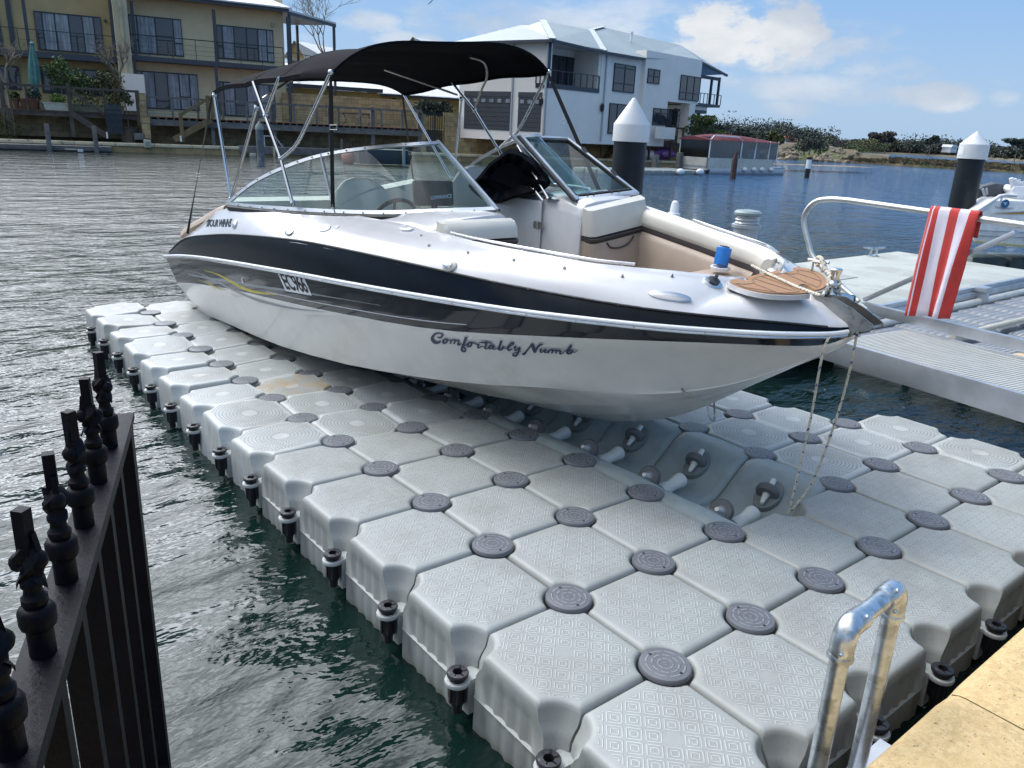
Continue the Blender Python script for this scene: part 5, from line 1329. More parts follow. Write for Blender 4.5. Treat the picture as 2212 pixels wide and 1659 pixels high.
def window(par, pl, a, c, cols, fw=.07, curt=(), trans=(), k=-.05, name='window', sill=None):
    r = rect(pl, a, c); s0, s1, z0, z1 = r; w = bpy.data.objects.new(name, None); COL.objects.link(w); w.parent = par; w.location = pl.P((s0 + s1) / 2, z0, 0) - par.location
    cs = [0]; tot = sum(cols)
    for q in cols: cs.append(cs[-1] + q / tot)
    xs = [s0 + (s1 - s0) * q for q in cs]
    b = MB()
    for i, x in enumerate(xs): b.pbox(pl, max(s0, x - fw / 2), min(s1, x + fw / 2), z0, z1, k - .03, .05)
    for z in (z0 + fw / 2, z1 - fw / 2): b.pbox(pl, s0, s1, z - fw / 2, z + fw / 2, k - .032, .05)
    for i, f in trans:
        z = z0 + (z1 - z0) * f
        b.pbox(pl, xs[i], xs[i + 1], z - fw / 2, z + fw / 2, k - .028, .05)
    obj('frame', b, M['winframe'], w)
    for i in range(len(cols)):
        b = MB(); b.pbox(pl, xs[i] + fw / 2, xs[i + 1] - fw / 2, z0 + fw, z1 - fw, k, k + .02); obj('pane', b, M['curtain'] if i in curt else M['pane'], w)
    return w
window(h1, F1, Z1(796, 88), Z1(1143, 354), (1, 2.3, 2.3, 1.1), curt=(0, 1, 3), trans=((0, .35), (3, .35), (2, .5)))
window(h1, F1, Z1(1342, 152), Z1(1706, 392), (1, 2, 2.2, 2.0, 1.6, 1.2), curt=(1, 4, 5), trans=((0, .35), (5, .3)))
window(h1, F1, Z1(848, 437), Z1(1243, 600 + 90), (1, 2.2, 2.4, 2.2, 2.0, 1.6), curt=(1, 3, 4, 5), trans=((4, .36),))
window(h1, F1, Z1(1360, 505), Z1(1716, 735), (.8, 2, 2.2, 2, 2.2, 1), curt=(1, 3, 4), trans=())
window(h1, F1, Z1(205, 66), Z1(650, 342), (1, 1.6, 1.8, 1.8, 1.5, 1), curt=(1, 2, 4), trans=((0, .32), (5, .32)))
window(h1, F1, Z1(245, 412), Z1(700, 600), (1, 2, 2, 2, 1), curt=(), trans=())
window(h1, F1, Z1(-90, -20), Z1(22, 290), (1, 1), curt=(), trans=((1, .45),)); b = MB(); pxbox(b, F1, Z1(22, -40), Z1(100, 292), -.12, 0); obj('door', b, M['trim'], h1)
window(h1, F1, Z1(-90, 400), Z1(135, 560), (1, 1, 1), curt=(), trans=())
# balconies
def rail(par, pl, top, x0, x1, h, nposts, m, wires=0, k=0, r=.028, post=.035, name='railing'):
    """top: (u,v),(u,v) line of the handrail; x0..x1 in s"""
    b = MB(); z = top
    b.pbox(pl, x0, x1, z - r, z + r, k - r, k + r)
    for i in range(nposts + 1):
        s = x0 + (x1 - x0) * i / nposts; b.pbox(pl, s - post / 2, s + post / 2, z - h, z - r, k - post / 2, k + post / 2)
    for j in range(wires): zz = z - h + (h - .1) * (j + 1) / (wires + 1); b.pbox(pl, x0, x1, zz - .007, zz + .007, k - .007, k + .007)
    return obj(name, b, m, par)
s0, zt = B1.sz(*Z1(778, 338)); s1, _ = B1.sz(*Z1(1765, 420)); zb = zt - .28
b = MB(); b.pbox(B1, s0, s1, zb, zt, 0, 1.3); obj('balcony_slab', b, M['trim'], h1)
zr = B1.sz(*Z1(1100, 238))[1]; rail(h1, B1, zr, s0, s1, zr - zt, 7, M['winframe'], 3)
b = MB()
for i in range(9): b.pbox(B1, s0 - .01, s0 + .03, zt, zr, i * .14, i * .14 + .03)
b.pbox(B1, s0 - .01, s0 + .03, zr - .03, zr + .03, 0, 1.3); obj('railing', b, M['winframe'], h1)
sl, ztl = B1.sz(*Z1(400, 322)); b = MB(); b.pbox(B1, sL, sP0 - .02, ztl - .42, ztl - .08, 0, 1.3); obj('balcony_slab', b, M['trim'], h1)
rail(h1, B1, B1.sz(*Z1(350, 196))[1], sL, sP0 - .02, 1.05, 9, M['winframe'], 1, r=.02)
for x, y0, y1 in ((815, 0, 350), (1328, 40, 375), (1790, 72, 420)):
    b = MB(); s, z1 = B1.sz(*Z1(x, y0)); _, z0 = B1.sz(*Z1(x, y1)); b.pbox(B1, s - .09, s + .09, zt, zt + 3.05, 0.01, .19); obj('post', b, M['trim'], h1)
for x in (842, 1346, 1800):
    b = MB(); s, z1 = B1.sz(*Z1(x, 440)); b.pbox(B1, s - .08, s + .08, 1.62, zb, 0.01, .17); obj('post', b, M['trim'], h1)
for x in (155, 692):
    b = MB(); s, z1 = B1.sz(*Z1(x, 100)); b.pbox(B1, s - .09, s + .09, ztl - .1, ztl + 3.2, 0.01, .19); obj('post', b, M['trim'], h1)
# eave beam and roof
s1e, zE = B1.sz(*Z1(1795, 78)); s0e = B1.sz(*Z1(780, 0))[0]
b = MB(); b.pbox(B1, s0e, s1e, zE, zE + .26, -.12, .05); obj('eave_beam', b, M['trim'], h1)
zl = zE + .5
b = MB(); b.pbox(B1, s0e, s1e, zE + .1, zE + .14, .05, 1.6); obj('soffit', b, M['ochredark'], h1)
b = MB(); b.pbox(B1, sL, s0e - .6, zE + .5, zE + .76, -.12, .05); obj('eave_beam', b, M['trim'], h1)
A = B1.P(s0e, zE + .28, -.25); Bq = B1.P(s1e + .1, zE + .28, -.25); Cq = B1.P(s1e + .1 - 5.2, zE + 2.9, 5.5); Dq = B1.P(s0e, zE + 2.9, 5.5); Eq = B1.P(s1e + .1, zE + .28, 11)
b = MB(); b.add([A, Bq, Cq, Dq], [(0, 1, 2, 3)]); b.add([Bq, Eq, Cq], [(0, 1, 2)]); 
b.pbox(B1, s0e, s1e + .1, zE + .2, zE + .28, -.25, -.1); obj('roof', b, M['roofwhite'], h1, ang=0)
# side verandah
vz = zE + .16; va = at(*Z1(1795, 70), 2, vz); vb = at(*Z1(2092, 152), 2, vz); vd = (vb - va); vn = Vector((-vd.y, vd.x, 0)).normalized()
b = MB(); b.hexa([va, vb, vb + vn * 4 , va + vn * 4, va + Vector((0, 0, .12)), vb + Vector((0, 0, .12)), vb + vn * 4 + Vector((0, 0, .5)), va + vn * 4 + Vector((0, 0, .5))]); obj('verandah_roof', b, M['roofwhite'], h1, ang=0)
b = MB(); b.hexa([p - Vector((0, 0, .06)) for p in (va, vb, vb + vn * 3.9, va + vn * 3.9)] + [p - Vector((0, 0, .01)) for p in (va, vb, vb + vn * 3.9, va + vn * 3.9)]); b.beam(va + vn * .05 - Vector((0, 0, .1)), vb + vn * .05 - Vector((0, 0, .1)), .08, .22); obj('verandah_ceiling', b, M['trim'], h1, ang=0)
for t in (.03, .97):
    for q in (.1, 3.2):
        p = va.lerp(vb, t) + vn * q; b = MB(); b.beam(p - Vector((0, 0, .1)), Vector((p.x, p.y, 1.62)), .16, .16); obj('post', b, M['trim'], h1)
b = MB(); p0 = va + vn * .1; p1 = vb + vn * .1
for z in (zt + .05, zt + 1.0): b.beam(Vector((p0.x, p0.y, z)), Vector((p1.x, p1.y, z)), .1, .12 if z < zt + .5 else .05)
for t in [k / 6 for k in range(7)]: q = p0.lerp(p1, t); b.beam(Vector((q.x, q.y, zt)), Vector((q.x, q.y, zt + 1)), .03, .03)
obj('railing', b, M['winframe'], h1)
for u, v in ((1695, 157), (788, 50), (1748, 620)):
    b = MB(); pxbox(b, F1, Z1(u - 10, v - 12), Z1(u + 10, v + 12), -.16, -.0); obj('wall_light', b, M['creamr'], h1)
b = MB(); pxbox(b, F1, Z1(648, 120), Z1(662, 140), -.16, -.0); obj('wall_light', b, M['wood'], h1)

# ================================================================ timber decks of house 1
zdk = 1.66
d1 = thing('timber_deck', 'dark timber deck with railing and crossed stair below the left half of the ochre house', 'deck', DK.P(-6, .17))
sa, sb = DK.sz(*Z1(-300, 700))[0], DK.sz(*Z1(862, 700))[0]
zA = DK.sz(*Z1(420, 693))[1]
b = MB(); b.pbox(DK, sa, sb, zA - .28, zA - .04, 0, .12); b.pbox(DK, sa, sb, zA - .04, zA, -.05, 5.5); obj('deck_floor', b, M['wood'], d1)
zR_ = DK.sz(*Z1(420, 545))[1]
b = MB(); b.pbox(DK, sa, sb, zR_ - .06, zR_ + .06, -.06, .08); obj('handrail', b, M['wood'], d1)
for x, y0, y1, w in ((0, 500, 845, .2), (155, 530, 690, .09), (420, 520, 850, .2), (640, 555, 760, .10), (850, 562, 780, .22)):
    s = DK.sz(*Z1(x, y0))[0]; zt_ = DK.sz(*Z1(x, y0))[1]; z0 = max(.15, DK.sz(*Z1(x, y1))[1]); b = MB(); b.pbox(DK, s - w / 2, s + w / 2, z0, zt_, -.1, .1); obj('post', b, M['wood'], d1)
b = MB(); pxbeam(b, DK, Z1(440, 700), Z1(675, 850), .09, .30, -.25); obj('stair_stringer', b, M['wood'], d1); b = MB(); pxbeam(b, DK, Z1(425, 555), Z1(648, 712), .08, .14, -.25); obj('stair_handrail', b, M['wood'], d1)
for k in range(7):
    t = k / 6; a = Z1(455 + 200 * t, 695 + 135 * t); p = DK.P(*DK.sz(*a), 0); b = MB(); b.pbox(DK, DK.sz(*a)[0] - .15, DK.sz(*a)[0] + .15, DK.sz(*a)[1] - .02, DK.sz(*a)[1] + .02, -.25, .7); obj('stair_tread', b, M['wood'], d1)
b = MB(); r = rect(DK, Z1(652, 642), Z1(772, 832))
for k in range(11): a0 = r[0] + (r[1] - r[0]) * k / 11; b.pbox(DK, a0, a0 + (r[1] - r[0]) / 11 - .025, r[2], r[3], -.5, -.46)
b.pbox(DK, r[0], r[1], r[2] + .3, r[2] + .4, -.46, -.43); b.pbox(DK, r[0], r[1], r[3] - .4, r[3] - .3, -.46, -.43)
tag(obj('slatted_gate', b, mat('dark blue slats', (.02, .035, .05), .6)), 'dark blue slatted gate panel leaning below the left deck', 'gate')
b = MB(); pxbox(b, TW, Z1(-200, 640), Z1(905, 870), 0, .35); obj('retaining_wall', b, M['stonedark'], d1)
# stepped stone pillar
pil = thing('stone_pillar', 'stepped limestone block pillar between the two timber decks', 'pillar', DK.P(*DK.sz(*Z1(885, 850))))
b = MB(); pxbox(b, DK, Z1(862, 578), Z1(910, 640), -.2, .3); pxbox(b, DK, Z1(864, 640), Z1(916, 725), -.22, .3); pxbox(b, DK, Z1(872, 725), Z1(935, 765), -.24, .3); pxbox(b, DK, Z1(880, 765), Z1(940, 862), -.26, .3); obj('blocks', b, M['stoneblk'], pil)
# right deck
d2 = thing('timber_deck', 'long grey timber deck with wire railing and olive stair below the ochre house', 'deck', DK.P(4, .17))
s0, s1 = DK.sz(*Z1(912, 700))[0], DK.sz(*Zm(1830, 520))[0]; zA = DK.sz(*Zm(800, 440))[1]
b = MB(); b.pbox(DK, s0, s1, zA - .05, zA, -.05, 5.5); obj('deck_floor', b, M['brick'], d2)
b = MB(); b.pbox(DK, s0, s1, zA - .50, zA - .16, 0, .12); obj('bearer', b, M['woodg'], d2)
b = MB(); ns = 40
for k in range(ns): a0 = s0 + (s1 - s0) * (k + .3) / ns; b.pbox(DK, a0, a0 + .1, zA - .17, zA - .05, -.02, 4)
obj('joists', b, M['woodg'], d2)
zR_ = DK.sz(*Zm(900, 255))[1]; rail(d2, DK, zR_, s0, s1, zR_ - zA, 12, M['woodg'], 5, r=.06, post=.12, name='railing')
for x in (30 + 0, 215, 830, 1300, 1810):
    s = DK.sz(*Zm(x, 300))[0]; b = MB(); b.pbox(DK, s - .12, s + .12, .15, zR_ + .12, .12, .34) ; obj('post', b, M['woodg'], d2)
s = DK.sz(*Z1(1325, 800))[0]; b = MB(); b.pbox(DK, s - .1, s + .1, .15, zA, .12, .32); obj('post', b, M['woodg'], d2)
for nm, a, c, w, h in (('stair_handrail', (1118, 716), (1312, 604), .1, .16), ('stair_stringer', (1082, 868), (1310, 745), .08, .34)):
    b = MB(); pxbeam(b, DK, Z1(*a), Z1(*c), w, h, -.35); obj(nm, b, M['woody'], d2)
for x, y0, y1 in ((1120, 700, 880), (1285, 595, 735), (1312, 600, 740)):
    s, z1 = DK.sz(*Z1(x, y0)); z0 = max(.15, DK.sz(*Z1(x, y1))[1]); b = MB(); b.pbox(DK, s - .1, s + .1, z0, z1, -.45, -.25); obj('stair_post', b, M['woody'], d2)
for k in range(7):
    t = (k + .5) / 7; a = DK.sz(*Z1(1095 + 215 * t, 850 - 115 * t)); b = MB(); b.pbox(DK, a[0] - .16, a[0] + .16, a[1] - .02, a[1] + .02, -.35, .6); obj('stair_tread', b, M['woody'], d2)
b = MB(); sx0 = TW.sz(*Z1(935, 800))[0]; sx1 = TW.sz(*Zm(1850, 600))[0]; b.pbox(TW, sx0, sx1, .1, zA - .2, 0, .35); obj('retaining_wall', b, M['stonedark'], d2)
for u in (665, 1127):
    b = MB(); pxbox(b, SW, Z1(u - 7, 822 if u < 900 else 845), Z1(u + 7, 862 if u < 900 else 882), .35, .45); tag(obj('marker_stake', b, M['whitepl']), 'small white stake on the sea wall terrace ' + ('below the dark left deck' if u < 900 else 'beside the foot of the olive stair'), 'stake')

# ---- plants and pots on the left deck
rnd = random.Random(4)
def onDK(x, y, k=1.0): return DK.P(*DK.sz(*Z1(x, y)), k)
def potted(u, v, w, m, name, label, leaf=None, lw=1, lh=1, trough=False, grp=None, k=.7):
    p = DK.P(DK.sz(*Z1(u, v))[0], zdk_l, k); t = thing(name, label, 'planter', p, grp)
    b = MB()
    if trough: b.hexa([p + DK.d * a * w * q + DK.n * c2 * .2 * q + Vector((0, 0, z)) for z, q in ((0, .9), (.38, 1)) for a, c2 in ((-1, -1), (1, -1), (1, 1), (-1, 1))]); b.hexa([p + DK.d * a * (w + .03) + DK.n * c2 * .23 + Vector((0, 0, z)) for z in (.36, .41) for a, c2 in ((-1, -1), (1, -1), (1, 1), (-1, 1))])
    else: b.lathe(p, [(w * .7, 0), (w, .45), (w * 1.1, .46), (w * 1.1, .54), (w * .9, .54)], 16)
    obj('pot', b, m, t)
    if leaf: b = MB(); leaves(b, p + Vector((0, 0, .45 + lh * .5)), (lw, lw * .7, lh), 260, .13, rnd, hollow=.1); obj('foliage', b, leaf, t, ang=0)
zdk_l = DK.sz(*Z1(420, 690))[1]
potted(90, 650, .18, M['pot'], 'flower_pot', 'terracotta pot furthest left in the row on the left deck', M['leafmid'], .25, .3); potted(143, 660, .20, M['pot'], 'flower_pot', 'terracotta pot between two others in the row on the left deck')
potted(205, 655, .3, M['pot'], 'flower_pot', 'large brown pot right of the small terracotta pots on the left deck', M['leafdk'], .4, .5)
potted(362, 660, .72, M['trough'], 'planter_trough', 'white trough with a bright green plant on the left deck', M['leaflt'], .42, .3, True, k=.35)
potted(285, 660, .3, M['trough2'], 'planter_trough', 'small grey trough left of the white trough', None, 1, 1, True)
potted(530, 670, .85, M['trough2'], 'planter_trough', 'long beige trough behind the stair handrail on the left deck', M['leafmid'], .8, .5, True, k=.9)
potted(700, 670, .6, M['trough2'], 'planter_trough', 'beige trough above the dark blue gate', M['leafolive'], .6, .4, True, k=.9)
b = MB(); 
def shrub(u, v, h, r, m, label, seed, n=900, name='potted_tree', k=1.6):
    p = DK.P(DK.sz(*Z1(u, v))[0], zdk_l, k); return tree(p, h, r, m, n, .15, label, None, seed, name, trunk_r=.05, cz=.68, rz=.34, cat='tree')
shrub(375, 640, 3.0, .95, M['leafmid'], 'bushy green tree beside the closed umbrella on the left deck', 11, 700)
shrub(520, 650, 2.4, 1.0, M['leafmid'], 'dense lemon bush behind the long beige trough', 12, 1000)
shrub(680, 640, 2.3, .95, M['leafolive'], 'olive green bush behind the dark blue gate', 13, 700)
p = DK.P(DK.sz(*Z1(805, 850))[0], .2, .1); tree(p, 2.9, .55, M['leafolive'], 500, .12, 'small olive tree in a dark pot beside the stone pillar', None, 14, 'olive_tree', trunk_r=.04, cz=.82, rz=.17)
b = MB(); b.lathe(p, [(.4, -.03), (.55, .75), (.6, .8), (.5, .8)], 16); tag(obj('large_pot', b, M['wood']), 'large dark brown pot holding the small olive tree', 'pot')
b = MB(); pxbox(b, DK, Z1(832, 826), Z1(902, 870), -.4, .2); tag(obj('timber_crate', b, M['woodg'], bevel=.02), 'grey slatted timber crate at the foot of the stone pillar', 'crate')
bare(DK.P(DK.sz(*Z1(50, 650))[0], zdk_l, 1.0), 4.2, 'bare frangipani at the far left of the dark deck', 21, .8, depth=5, kids=3, leaf=None, r0=.11, group=None)
bare(DK.P(DK.sz(*Z1(735, 640))[0], zdk_l, 1.4), 4.4, 'bare branching frangipani in front of the cream party wall', 22, .8, depth=5, kids=3, r0=.12)
t = thing('hanging_creeper', 'straggly green creeper hanging from the left end of the dark deck', 'plant', DK.P(DK.sz(*Z1(40, 760))[0], .2, -.2))
b = MB()
for k in range(9): s = DK.sz(*Z1(8 + k * 9, 700))[0]; b.tube([DK.P(s, 1.7, -.15), DK.P(s + rnd.uniform(-.1, .1), 1.0, -.2), DK.P(s + rnd.uniform(-.1, .1), .35, -.2)], .015, 5)
obj('stems', b, M['bark'], t); b = MB(); leaves(b, DK.P(DK.sz(*Z1(40, 745))[0], .75, -.2), (.8, .3, .55), 500, .11, rnd, hollow=0); obj('foliage', b, M['leafolive'], t, ang=0)
# closed umbrella
p = DK.P(DK.sz(*Z1(205, 600))[0], zdk_l, .9); pt_ = DK.P(*DK.sz(*Z1(187, 258)), .9)
t = thing('garden_umbrella', 'closed teal garden umbrella tied with a white strap on the left deck', 'umbrella', p)
b = MB(); rows = []; L_ = pt_ - p
for q, r in ((.20, .10), (.26, .18), (.30, .15), (.36, .19), (.55, .24), (.75, .20), (.9, .12), (.97, .07)):
    c = p + L_ * q; rows.append([c + Vector((r * (1 + .25 * math.cos(6 * a + q * 3)) * math.cos(a), r * (1 + .25 * math.cos(6 * a + q * 3)) * math.sin(a), 0)) for a in [2 * math.pi * k / 24 for k in range(24)]])
b.loft(rows, closed=True, cap=True); b.lathe(pt_ - Vector((0, 0, .1)), [(.09, 0), (.12, .08), (.05, .16)], 12); obj('canopy', b, M['teal'], t)
b = MB(); b.tube([p, pt_], .025, 8); obj('pole', b, M['woodg'], t); b = MB(); b.lathe(p + L_ * .29, [(.175, -.03), (.175, .03)], 14); obj('strap', b, M['whitepl'], t)

# ---- docks below the sea wall
dl = thing('narrow_dock', 'grey timber dock with two piles and a small number sign along the far sea wall', 'dock', SW.P(-6, ZW, -1))
DP = SW.back(-1.3)
a0, a1 = DP.sz(*Z1(-250, 900))[0], DP.sz(*Z1(695, 940))[0]; z1 = DP.sz(*Z1(350, 905))[1]; z0 = ZW + .06
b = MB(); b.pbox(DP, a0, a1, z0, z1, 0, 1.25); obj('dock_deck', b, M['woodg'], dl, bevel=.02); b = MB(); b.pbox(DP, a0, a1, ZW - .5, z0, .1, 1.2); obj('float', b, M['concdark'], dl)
for x, y0 in ((290, 770), (585, 785)):
    s, zz = DP.sz(*Z1(x, y0)); b = MB(); b.pbox(DP, s - .11, s + .11, -1.5, zz, -.28, -.06); obj('pile', b, M['woodg'], dl, bevel=.02)
b = MB(); r = pxbox(b, DP, Z1(482, 927), Z1(518, 944), -.03, -.005); sg = obj('number_sign', b, M['whitepl'], dl)
b = MB(); vs, fs = text_mesh('3777', .02); b.add([DP.P(r[0] + .06 + (r[1] - r[0] - .12) * x, r[2] + .05 + (r[3] - r[2] - .1) * y, -.036) for x, y in vs], fs); obj('sign_lettering', b, mat('teal lettering', (.03, .12, .15), .5), sg, ang=0)
b = MB(); pxbox(b, DP, Z1(403, 923), Z1(478, 934), -.03, -.005); obj('reflector_strip', b, M['trough'], dl)
t = thing('meter_box', 'pale service box on the far sea wall capping', 'box', SW.P(*SW.sz(*Z1(917, 915)), -.1)); b = MB(); pxbox(b, SW, Z1(892, 868), Z1(942, 918), -.35, .1); o = obj('case', b, M['trough'], t, bevel=.03); b = MB()
for k in range(3): pxbox(b, SW, Z1(905, 882 + k * 10), Z1(930, 885 + k * 10), -.365, -.34)
obj('vents', b, M['winframe'], o)
# grey mooring pile and small dock in front of it
pp = at(*Z1(1626, 1033), 2, ZW); t = thing('mooring_pile', 'round weathered grey mooring pile with a pointed cap, seen under the bimini', 'pile', pp)
Pp = Pl((pp.x, pp.y), SW.d); zt_ = Pp.sz(*Z1(1612, 790))[1]; b = MB(); b.lathe(pp, [(.17, -1.5), (.17, zt_ - ZW)], 16); obj('post', b, mat('mottled grey timber', (.10, .12, .14), .8, var=.35, vs=1.5, col2=(.25, .27, .28), c2s=1.5), t); b = MB(); b.lathe(pp, [(.185, zt_ - ZW - .12), (.185, zt_ - ZW + .02), (.02, zt_ - ZW + .26)], 16); obj('cap', b, M['floatp'], t)
q0, q1 = at(*Z1(1492, 968), 2, ZW), at(*Zm(1060, 850), 2, ZW); t = thing('small_dock', 'low grey floating dock with a white block behind the mooring pile', 'dock', q0)
DS = Pl((q0.x, q0.y), SW.d); a1 = DS.sz(*Zm(1000, 850))[0]
b = MB(); b.pbox(DS, 0, a1, ZW + .12, ZW + .55, 0, 2.4); obj('dock_deck', b, M['woodg'], t, bevel=.02); b = MB(); pxbox(b, DS, Z1(1552, 952), Z1(1592, 984), -.2, .2); obj('white_float', b, M['trough'], t, bevel=.04)
b = MB(); pxbox(b, DS, Zm(205, 690), Zm(235, 850), -.1, .0); obj('post', b, M['creamr'], t); b = MB(); s_, z_ = DS.sz(*Zm(120, 570)); b.tube([DS.P(s_, ZW + .5, .3), DS.P(s_, z_, .3), DS.P(s_ + .6, z_, .3), DS.P(s_ + 1.2, z_ - .8, .3)], .04, 6); obj('hoop', b, M['alupaint'], t)
b = MB(); pxbox(b, DS, Zm(945, 600), Zm(970, 860), -.1, .05); obj('post', b, M['woodg'], t)
b = MB(); pxbox(b, DS, Zm(325, 655), Zm(355, 745), .9, 1.1); obj('bollard', b, M['woodg'], t, bevel=.03)
qb = at(*Zm(1030, 870), 2, ZW); b = MB(); b.ball(qb + Vector((0, 0, .35)), (.38, .38, .46), 14, 10); tag(obj('mooring_buoy', b, mat('salmon pink buoy', (.55, .22, .17), .5)), 'salmon pink mooring buoy seen through the boat windscreen', 'buoy')
q0 = at(*Zm(1150, 890), 2, ZW); DS2 = Pl((q0.x, q0.y), SW.d); t = thing('small_dock', 'dark grey dock beside the curved sea wall, seen through the windscreen', 'dock', q0)
b = MB(); b.pbox(DS2, 0, DS2.sz(*Zm(1700, 890))[0], ZW + .1, ZW + .85, 0, 1.6); obj('dock_deck', b, M['trim'], t, bevel=.02); b = MB(); pxbox(b, DS2, Zm(1608, 640), Zm(1632, 895), -.25, -.05); obj('post', b, M['alupaint'], t)

# ================================================================ MIDDLE: walls, low house, gate
MW = DK.back(6.3)
t = thing('limestone_wall', 'tall limestone block garden wall behind the grey deck', 'wall', MW.P(8, 1.6)); b = MB()
r0 = MW.sz(*Zm(310, 125)); r1 = MW.sz(*Zm(1925, 175)); b.pbox(MW, r0[0], r1[0], 1.3, MW.sz(*Zm(1200, 150))[1], 0, .4); obj('wall', b, M['stoneblk'], t)
MW2 = DK.back(.2)
t = thing('limestone_wall', 'lower limestone block wall beside the iron gate, right of the decks', 'wall', MW2.P(14, .2)); b = MB(); zt2 = MW2.sz(*Zm(2150, 315))[1]
g0 = MW2.sz(*Zm(1878, 400))[0]; g1 = MW2.sz(*Zm(2078, 400))[0]; e1_ = MW2.sz(*Z3(238, 800))[0]
b.pbox(MW2, g1 + .02, e1_, .1, zt2, 0, .4); b.pbox(MW2, MW2.sz(*Zm(1800, 400))[0], g0 - .02, .1, zt2 - .2, 0, .4); obj('wall', b, M['stoneblk'], t)
t = thing('iron_gate', 'dark iron bar gate set in the limestone wall behind the boat frame', 'gate', MW2.P(g0, .2)); b = MB()
for k in range(9): s = g0 + (g1 - g0) * k / 8; b.pbox(MW2, s - .02, s + .02, .25, zt2 - .02 + (.1 if k in (0, 4, 8) else 0), .1, .14)
for z in (.5, 1.3, zt2 - .25): b.pbox(MW2, g0, g1, z, z + .05, .09, .15)
obj('gate_bars', b, M['winframe'], t); b = MB(); b.pbox(MW2, g0 + (g1 - g0) * .45, g0 + (g1 - g0) * .52, .15, zt2 + .15, .06, .18); obj('gate_post', b, M['winframe'], t)
t = thing('garden_hedge', 'dark spiky hedge on top of the lower limestone wall', 'hedge', MW2.P(g1, zt2, 1)); b = MB()
for k in range(14): leaves(b, MW2.P(g0 + (g1 - g0) * (k / 9), zt2 + .25, 1.2), (.6, .5, .5), 90, .22, rnd, hollow=0)
obj('foliage', b, M['leafdk'], t, ang=0)
HB = DK.back(13)
h3 = thing('low_house', 'single storey yellow house with pale metal roofs between the two big houses', 'house', HB.P(10, 1.6)); 
ra = HB.sz(*Zm(300, 70)); rb2 = HB.sz(*Zm(1345, 108)); rc = HB.sz(*Z3(130, 620))
ze = HB.sz(*Zm(1345, 100))[1]
b = MB(); b.pbox(HB, ra[0], rb2[0] + .2, 1.5, ze, 0, .3); b.pbox(HB, rb2[0], rc[0] + 1.5, 1.5, ze - .1, 2.0, 2.3); obj('wall', b, M['yellow'], h3)
b = MB(); b.pbox(HB, ra[0] - .2, rb2[0] + .3, ze, ze + .3, -.5, -.3); b.pbox(HB, rb2[0], rc[0] + 1.6, ze - .15, ze + .1, 1.5, 1.7); obj('gutter', b, M['trim'], h3)
b = MB(); b.add([HB.P(ra[0] - 4, ze + .28, -.6), HB.P(rb2[0] + .5, ze + .28, -.6), HB.P(rb2[0] - 3.5, ze + 2.0, 5), HB.P(ra[0] - 2, ze + 2.0, 5), HB.P(rb2[0] + .5, ze + .28, 9)], [(0, 1, 2, 3), (1, 4, 2)])
b.add([HB.P(rb2[0] - .5, ze + .05, 1.4), HB.P(rc[0] + 2, ze + .05, 1.4), HB.P(rc[0] + 1, ze + 2.2, 7), HB.P(rb2[0] + 2, ze + 2.2, 7)], [(0, 1, 2, 3)]); obj('roof', b, M['roofwhite'], h3, ang=0)
b = MB()
for u in (1600, 1755): pxbox(b, HB, Zm(u - 22, 152), Zm(u + 22, 165), 1.9, 2.0)
obj('high_vent', b, M['pane'], h3)
def gable(u0, u1, vb_, vt, k, label, col):
    a = dep(u0, vb_, k); c = dep(u1, vb_, k); pl = Pl((a.x, a.y), (c.x - a.x, c.y - a.y)); w = (c - a).length; z0 = 1.5; z1 = a.z; zt = dep(u0, vt, k).z
    t = thing('distant_house', label, 'house', (a.x, a.y, z0)); b = MB(); b.pbox(pl, 0, w, z0, z1, 0, .3); obj('wall', b, col, t)
    b = MB(); b.prism([pl.P(0, z1, 0), pl.P(w * .42, z1, 0), pl.P(w * .21, zt - .1, 0)], pl.n * .2); obj('gable_wall', b, M['yellow'], t)
    b = MB(); b.add([pl.P(-.3, z1 - .1, -.3), pl.P(w * .21, zt, -.3), pl.P(w * .21, zt, 8), pl.P(-.3, z1 - .1, 8), pl.P(w * .46, z1 - .1, -.3), pl.P(w * .46, z1 - .1, 8), pl.P(w * 1.05, z1 - .1, -.3), pl.P(w, zt - .2, 4), pl.P(w * .25, zt - .1, 4)], [(0, 1, 2, 3), (1, 4, 5, 2), (4, 6, 7, 8, 1)]); obj('roof', b, M['roofwhite'], t, ang=0)
    b = MB(); b.pbox(pl, w * .12, w * .3, z0 + .5, z1 - .3, -.05, .01); obj('window', b, M['pane'], t)
gable(620, 708, 123, 88, 75, 'distant house with a yellow gable and pale roof behind the verandah posts', M['creamr'])
gable(870, 975, 116, 80, 78, 'distant house with pale roof and solar panel just above the black bimini', M['creamr'])
bare(dep(712, 200, 62) , 8.5, 'large bare winter tree behind the verandah of the ochre house', 31, .75, depth=6, kids=3, r0=.10)
t = thing('garden_table', 'dark iron garden table on the grey deck against the limestone wall', 'table', DK.P(DK.sz(*Zm(1120, 440))[0], zA, 2)); b = MB(); s0, z1 = DK.back(2).sz(*Zm(955, 315)); s1, _ = DK.back(2).sz(*Zm(1290, 330)); b.pbox(DK, s0, s1, z1 - .05, z1, 1.6, 2.4); tt = obj('table_top', b, M['winframe'], t)
for s in (s0 + .2, s1 - .2):
    b = MB(); b.tube(smoothpts([DK.P(s - .1, z1 - .05, 2), DK.P(s + .1, z1 - .4, 2), DK.P(s - .15, zA, 2)], 4), .03, 5); obj('leg', b, M['winframe'], t)

